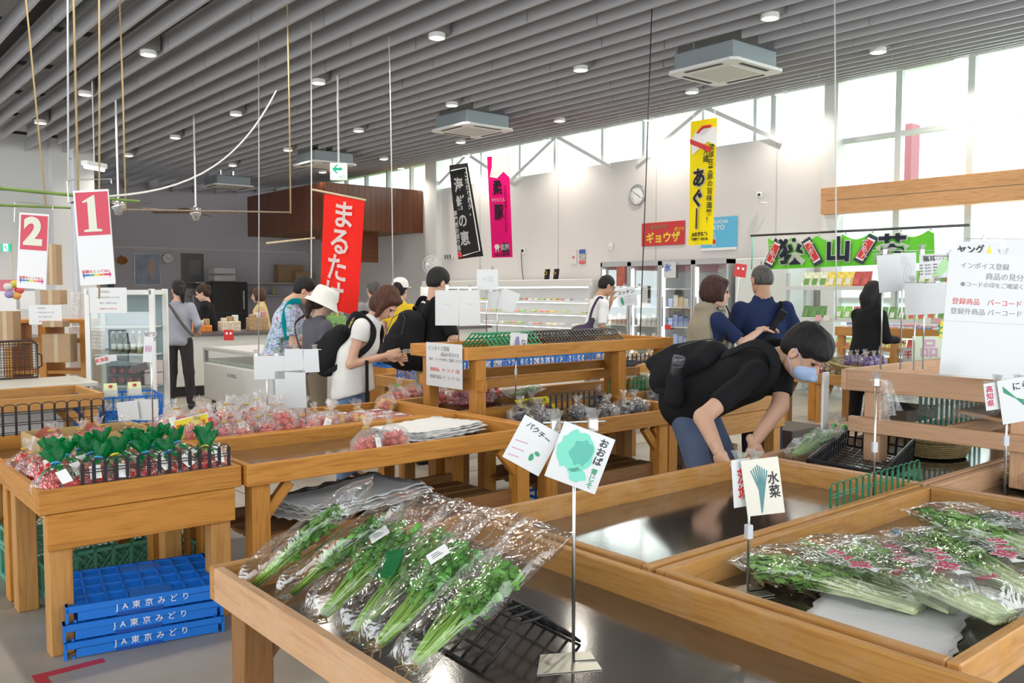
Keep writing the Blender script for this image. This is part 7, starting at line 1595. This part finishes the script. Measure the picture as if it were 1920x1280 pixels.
t = thing('storage_cabinet', 'tall pale cabinet between refrigerators and window', 'cabinet', (11.7, 7.85, 0)); bevel(MB().box(-.2, -.5, 0, .5, .45, 2.0).build('body', M('cabinet_pale', (.66, .70, .68), .4), t), .01); MB().box(-.205, -.03, .1, -.2, -.02, 1.95).build('door_gap', DSTEEL, t)
# ------------------------------------------------ tea shelves under the window
t = thing('tea_shelf', 'long white shelf unit below the green curtain with tea packets', 'shelf', (11.3, 5.0, 0))
ly0, ly1 = -2.2, 2.1
for z in (.30, .68, 1.10, 1.53): MB().box(-.25, ly0, z, .25, ly1, z+.03).build('shelf_board', M('shelf_white', (.66, .70, .70), .4), t); MB().box(-.255, ly0, z-.02, -.25, ly1, z+.035).build('price_rail', M('rail_grey', (.6, .62, .62), .4), t)
for y in (ly0, -.75, .7, ly1-.03): MB().box(-.25, y, 0, -.2, y+.03, 1.75).build('post', M('post_grey', (.45, .47, .47), .4), t); MB().box(.2, y, 0, .25, y+.03, 1.75).build('post', M('post_grey', (.45, .47, .47), .4), t)
tp = [(.22, .50, .10), (.10, .22, .07), (.42, .04, .04), (.70, .55, .08), (.62, .66, .50), (.45, .60, .25), (.16, .30, .10), (.55, .10, .14)]
pks = []
for k, c in enumerate(tp):
    o = thing('tea_packet', 'x', 'packet', (0, 0, 0), group='tea packets on the window shelves'); b = MB(); b.add([(-.02, -.055, 0), (-.02, .055, 0), (.05, .055, .16), (.05, -.055, .16), (.025, -.05, 0), (.025, .05, 0), (.056, .05, .16), (.056, -.05, .16)], [(0, 3, 2, 1), (4, 5, 6, 7), (0, 1, 5, 4), (0, 4, 7, 3), (1, 2, 6, 5), (3, 7, 6, 2)]); b.build('pouch', M('tea_%d' % k, c, .4, var=.45, vscale=22), o)
    MB().add([(-.012, -.03, .02), (-.012, .03, .02), (.018, .03, .09), (.018, -.03, .09)], [(0, 3, 2, 1)]).build('front_label', M('tealab_%d' % (k % 3), [(.7, .7, .62), (.12, .3, .08), (.6, .1, .1)][k % 3], .5), o, loc=(-.004, 0, 0)); o['_p'] = 1; pks.append(o)
for z in (.33, .71, 1.13, 1.56):
    y = 2.95
    while y < 6.95:
        if rnd.random() < .90: place(pks[(int((y-2.9)/.36)+int(z*7)) % 8], (11.12, y, z), rnd.uniform(-.08, .08), 'tea or snack packet on %s white shelf below curtain, %s from right' % (('lowest', 'second', 'third', 'top')[int((z-.3)/.4)], ORD[min(29, int((y-2.94)/.125))]), sc=(1.25 if z > 1.5 else 1.0))
        y += .125
        if z < 1.5 and int(y*100) % 3 == 0:
            o = thing('price_slip', 'small price slip on edge of %s tea shelf, about %s packet from right' % (('lowest', 'second', 'third', 'top')[int((z-.3)/.4)], ORD[min(29, int((y-2.94)/.125))]), 'label', (11.035, y, z-.01), group='price slips on the tea shelves'); MB().box(-.003, -.045, -.03, 0, .045, .045).build('slip', M('slip_%d' % (int(y*10) % 2), [(.75, .72, .70), (.72, .40, .46)][int(y*10) % 2], .5), o)
# candy packets on the far raised shelf
cp = [(.62, .60, .66), (.72, .72, .72), (.20, .24, .45), (.66, .66, .60), (.70, .35, .38), (.55, .58, .75)]; pks = []
for k, c in enumerate(cp):
    o = thing('candy_box', 'x', 'packet', (0, 0, 0), group='small candy packets on the far ochre shelf'); bevel(MB().box(-.03, -.04, 0, .03, .04, .09).build('box', M('candy_%d' % k, c, .4, var=.4, vscale=40), o), .004); MB().box(-.032, -.025, .03, -.030, .025, .07).build('front_label', M('cl_%d' % (k % 3), [(.6, .08, .10), (.1, .15, .5), (.75, .75, .7)][k % 3], .5), o); o['_p'] = 1; pks.append(o)
for j in range(15):
    for r_ in range(2): place(pks[(j//2+r_) % 6], (9.2+.14*r_, 3.85+j*.092, 1.025+.0*r_), rnd.uniform(-.1, .1), 'small printed candy packet, %s row of far ochre shelf, %s from right' % (('front', 'rear')[r_], ORD[j]), sc=1+.35*r_)
# produce on the low tables at right back
BSK = (8.05, 4.55)
weave('large shallow wicker tray leaning on low table below candy shelf', (8.1, 4.35, .72), .42, .33, .06, WK, rot=(.15, .0, .2))
for k in range(6): o = veg_bag(['purple bag first in large wicker tray', 'purple bag second in large wicker tray', 'purple bag third in wicker tray', 'purple bag at back of wicker tray', 'purple bag front of wicker tray', 'purple bag at right edge of wicker tray'][k], (7.9+.14*(k % 3), 4.2+.17*(k//3), .78), M('purple_veg', (.10, .03, .20), .3), 260+k, sc=.8)
crate('blue_crate', 'small blue crate right of the wicker tray, holding corn', (8.25, 3.75, .67), 0, .45, .34, .12, BLUEP, 4, 3, lattice=False)
for k in range(3):
    o = thing('corn_cob', ['corn cob sticking up from small blue crate', 'corn cob lying left in small blue crate', 'corn cob lying right in small blue crate'][k], 'vegetable', (8.2+.08*k, 3.7, .70), rot=(.5-.3*k, .6*(k-1), 0)); MB().tube([(0, 0, 0), (0, 0, .05), (0, 0, .14), (0, 0, .2)], [.018, .026, .020, .004], 12).build('cob', M('corn_yellow', (.60, .62, .18), .5, bump=.4), o, True); MB().tube([(.01, 0, 0), (.025, 0, .06), (.01, 0, .13)], [.02, .02, .003], 8).build('husk', MLEAF, o, True)
for k in range(9): veg_bag(['mixed bag %s' % s for s in ('first at back table corner', 'second at back table corner', 'third beside purple goods', 'fourth on the low right table', 'fifth on the low right table', 'sixth near the green dividers', 'seventh near the green dividers', 'eighth on back low table', 'ninth on back low table')][k], (7.85+.25*(k % 4), 4.85-.2*(k//4)+.02, .67), [M('greens_mix', (.25, .40, .12), .5, var=.4), RAD, POT][k % 3], 280+k, sc=.9)
divider('dark green wire divider on low table left of candy shelf', (7.78, 4.98, .67), (8.4, 4.98, .67), .22, 12, M('dark_green_wire', (.0, .16, .07), .35), .008)
flat_card('origin_card', 'white card with red prefecture characters beside candy shelf', (9.12, 4.25, .82), .40, .16, (0, 0, -pi/2), LAM, [('千葉県産', .09, RED, 0, 0, .002)])
# things inside the near pinkish shelf
t = thing('hanging_plastic', 'large crumpled clear plastic bag hanging inside pinkish shelf', 'bag', (4.45, 2.0, .99)); MB().surf(lambda u, v: (.04*sin(5*u+3*v), (u-.5)*.26*(1+.2*sin(5*v)), -v*.13), 12, 10).build('bag_film', FILM2, t, True)
t = thing('clear_bag', 'crumpled clear bag lying on rail of pinkish shelf', 'bag', (4.5, 1.82, .88)); b_, t_ = pouch(.14, .09, .08, .02, .06, .06, 20, 301, (.05, 0)); b_.build('bag_film', FILM2, t, True); t_.build('tuft', FILM2, t, True)
b = MB(); b.box(-.6, -.14, 0, .6, .14, .012); t = thing('tilted_tray', 'brown board tray sloping inside pinkish shelf', 'tray', (5.05, 1.72, .88), rz=0, rot=(.12, 0, 0)); bar(t, 'board', -.62, -.16, 0, .62, .16, .02, PINK); bar(t, 'rim_board', -.62, -.18, -.01, .62, -.16, .06, PINK); MB().surf(lambda u, v: ((u-.5)*1.1, (v-.5)*.28, .03+.02*sin(13*u)*sin(7*v)), 24, 8).build('plastic_film', FILM2, t, True)
divider('black and green wire divider standing inside pinkish shelf', (4.9, 2.28, .63), (5.7, 2.28, .63), .30, 12, M('teal_wire', (.0, .20, .14), .4), .018)
t = thing('blank_board', 'white board standing behind pinkish shelf', 'board', (4.12, 2.42, .72)); bevel(MB().box(0, 0, .06, .06, .012, .36).build('panel', WHITE, t), .003)
# storage under the back tables
for k, (x, y, w, h) in enumerate(((6.6, 4.2, .5, .35), (7.3, 4.1, .45, .30), (8.2, 4.0, .6, .4), (5.5, 4.3, .5, .3))):
    o = thing('carton', ['brown carton on floor behind bending person', 'printed carton on floor beyond tan table', 'dark carton under low right table', 'carton under the two-board table'][k], 'box', (x, y, 0)); bevel(MB().box(-w/2, -.2, 0, w/2, .2, h).build('box', CARD if k % 2 else M('dark_carton', (.08, .06, .05), .7), o), .004); text('キャベツ', .07, INK, o, (-w/2-.002, 0, h*.5), (pi/2, 0, -pi/2))
# red floor tape
a = PZ(62, 1272, 0); b = PZ(98, 1262, 0); c = PZ(172, 1262, 0)
t = thing('floor_tape', 'red L-shaped tape mark on floor by left table leg', 'tape', (a.x, a.y, 0)); TP = M('red_tape', (.50, .03, .05), .6)
MB().box(-.0, -.16, .0005, .045, .03, .0015).build('strip', TP, t); MB().box(.045, -.018, .0005, .26, .028, .0015).build('strip', TP, t)
# entrance side: glass with red band, exit sign, ornament
p = PT(11, 464, 12); t = thing('exit_sign', 'green running-figure exit sign over the left door', 'sign', p, rz=-YAW); MB().box(-.07, 0, -.055, .07, .03, .055).build('case', G, t); MB().box(-.035, -.003, -.05, .03, 0, .05).build('door_symbol', M('sign_glow', (.8, 1, .9), .5, emit=.6), t)
MB().tube([(.0, -.006, .025), (-.005, -.006, 0), (.015, -.006, -.035)], .006, 5).build('figure', G, t); MB().tube([(-.03, -.006, .01), (.02, -.006, .008)], .005, 5).build('arms', G, t)
p = PT(25, 535, 9.8); t = thing('paper_ornament', 'colourful hanging paper ornament at far left', 'ornament', p)
for k in range(5): q = blob(.05, 8, 6, .9); q.build('petal', M('orn_%d' % k, [(.6, .1, .1), (.55, .5, .05), (.6, .6, .6), (.3, .25, .5), (.7, .35, .1)][k], .6), t, True, loc=(.06*cos(k*1.3), 0, .07*sin(k*1.3)-.05))
MB().tube([(0, 0, 0), (0, 0, .5)], .003, 5).build('string', CJ, t)
for k, (u, v, w, h, c) in enumerate(((16, 560, .30, .5, (.75, .74, .74)), (48, 555, .25, .35, (.72, .70, .68)))):
    o, w_, h_ = card(['pale poster on left door glass', 'second pale poster beside left door'][k], u, v, 11.5, w*143, h*143, 0, mat=M('posterp_%d' % k, c, .6)); MB().box(-w_*.5, -.003, h_*.2, w_*.5, -.0015, h_*.5).build('colour_band', [M('rose_band', (.6, .15, .2), .6), M('grey_band', (.35, .33, .34), .6)][k], o)
o = MB().box(-3.0, 18.9, 2.15, 3.2, 18.97, 2.42).build('shop_band', M('red_band', (.55, .05, .08), .5)); tag(o, 'red horizontal band above the left entrance glazing', 'sign')
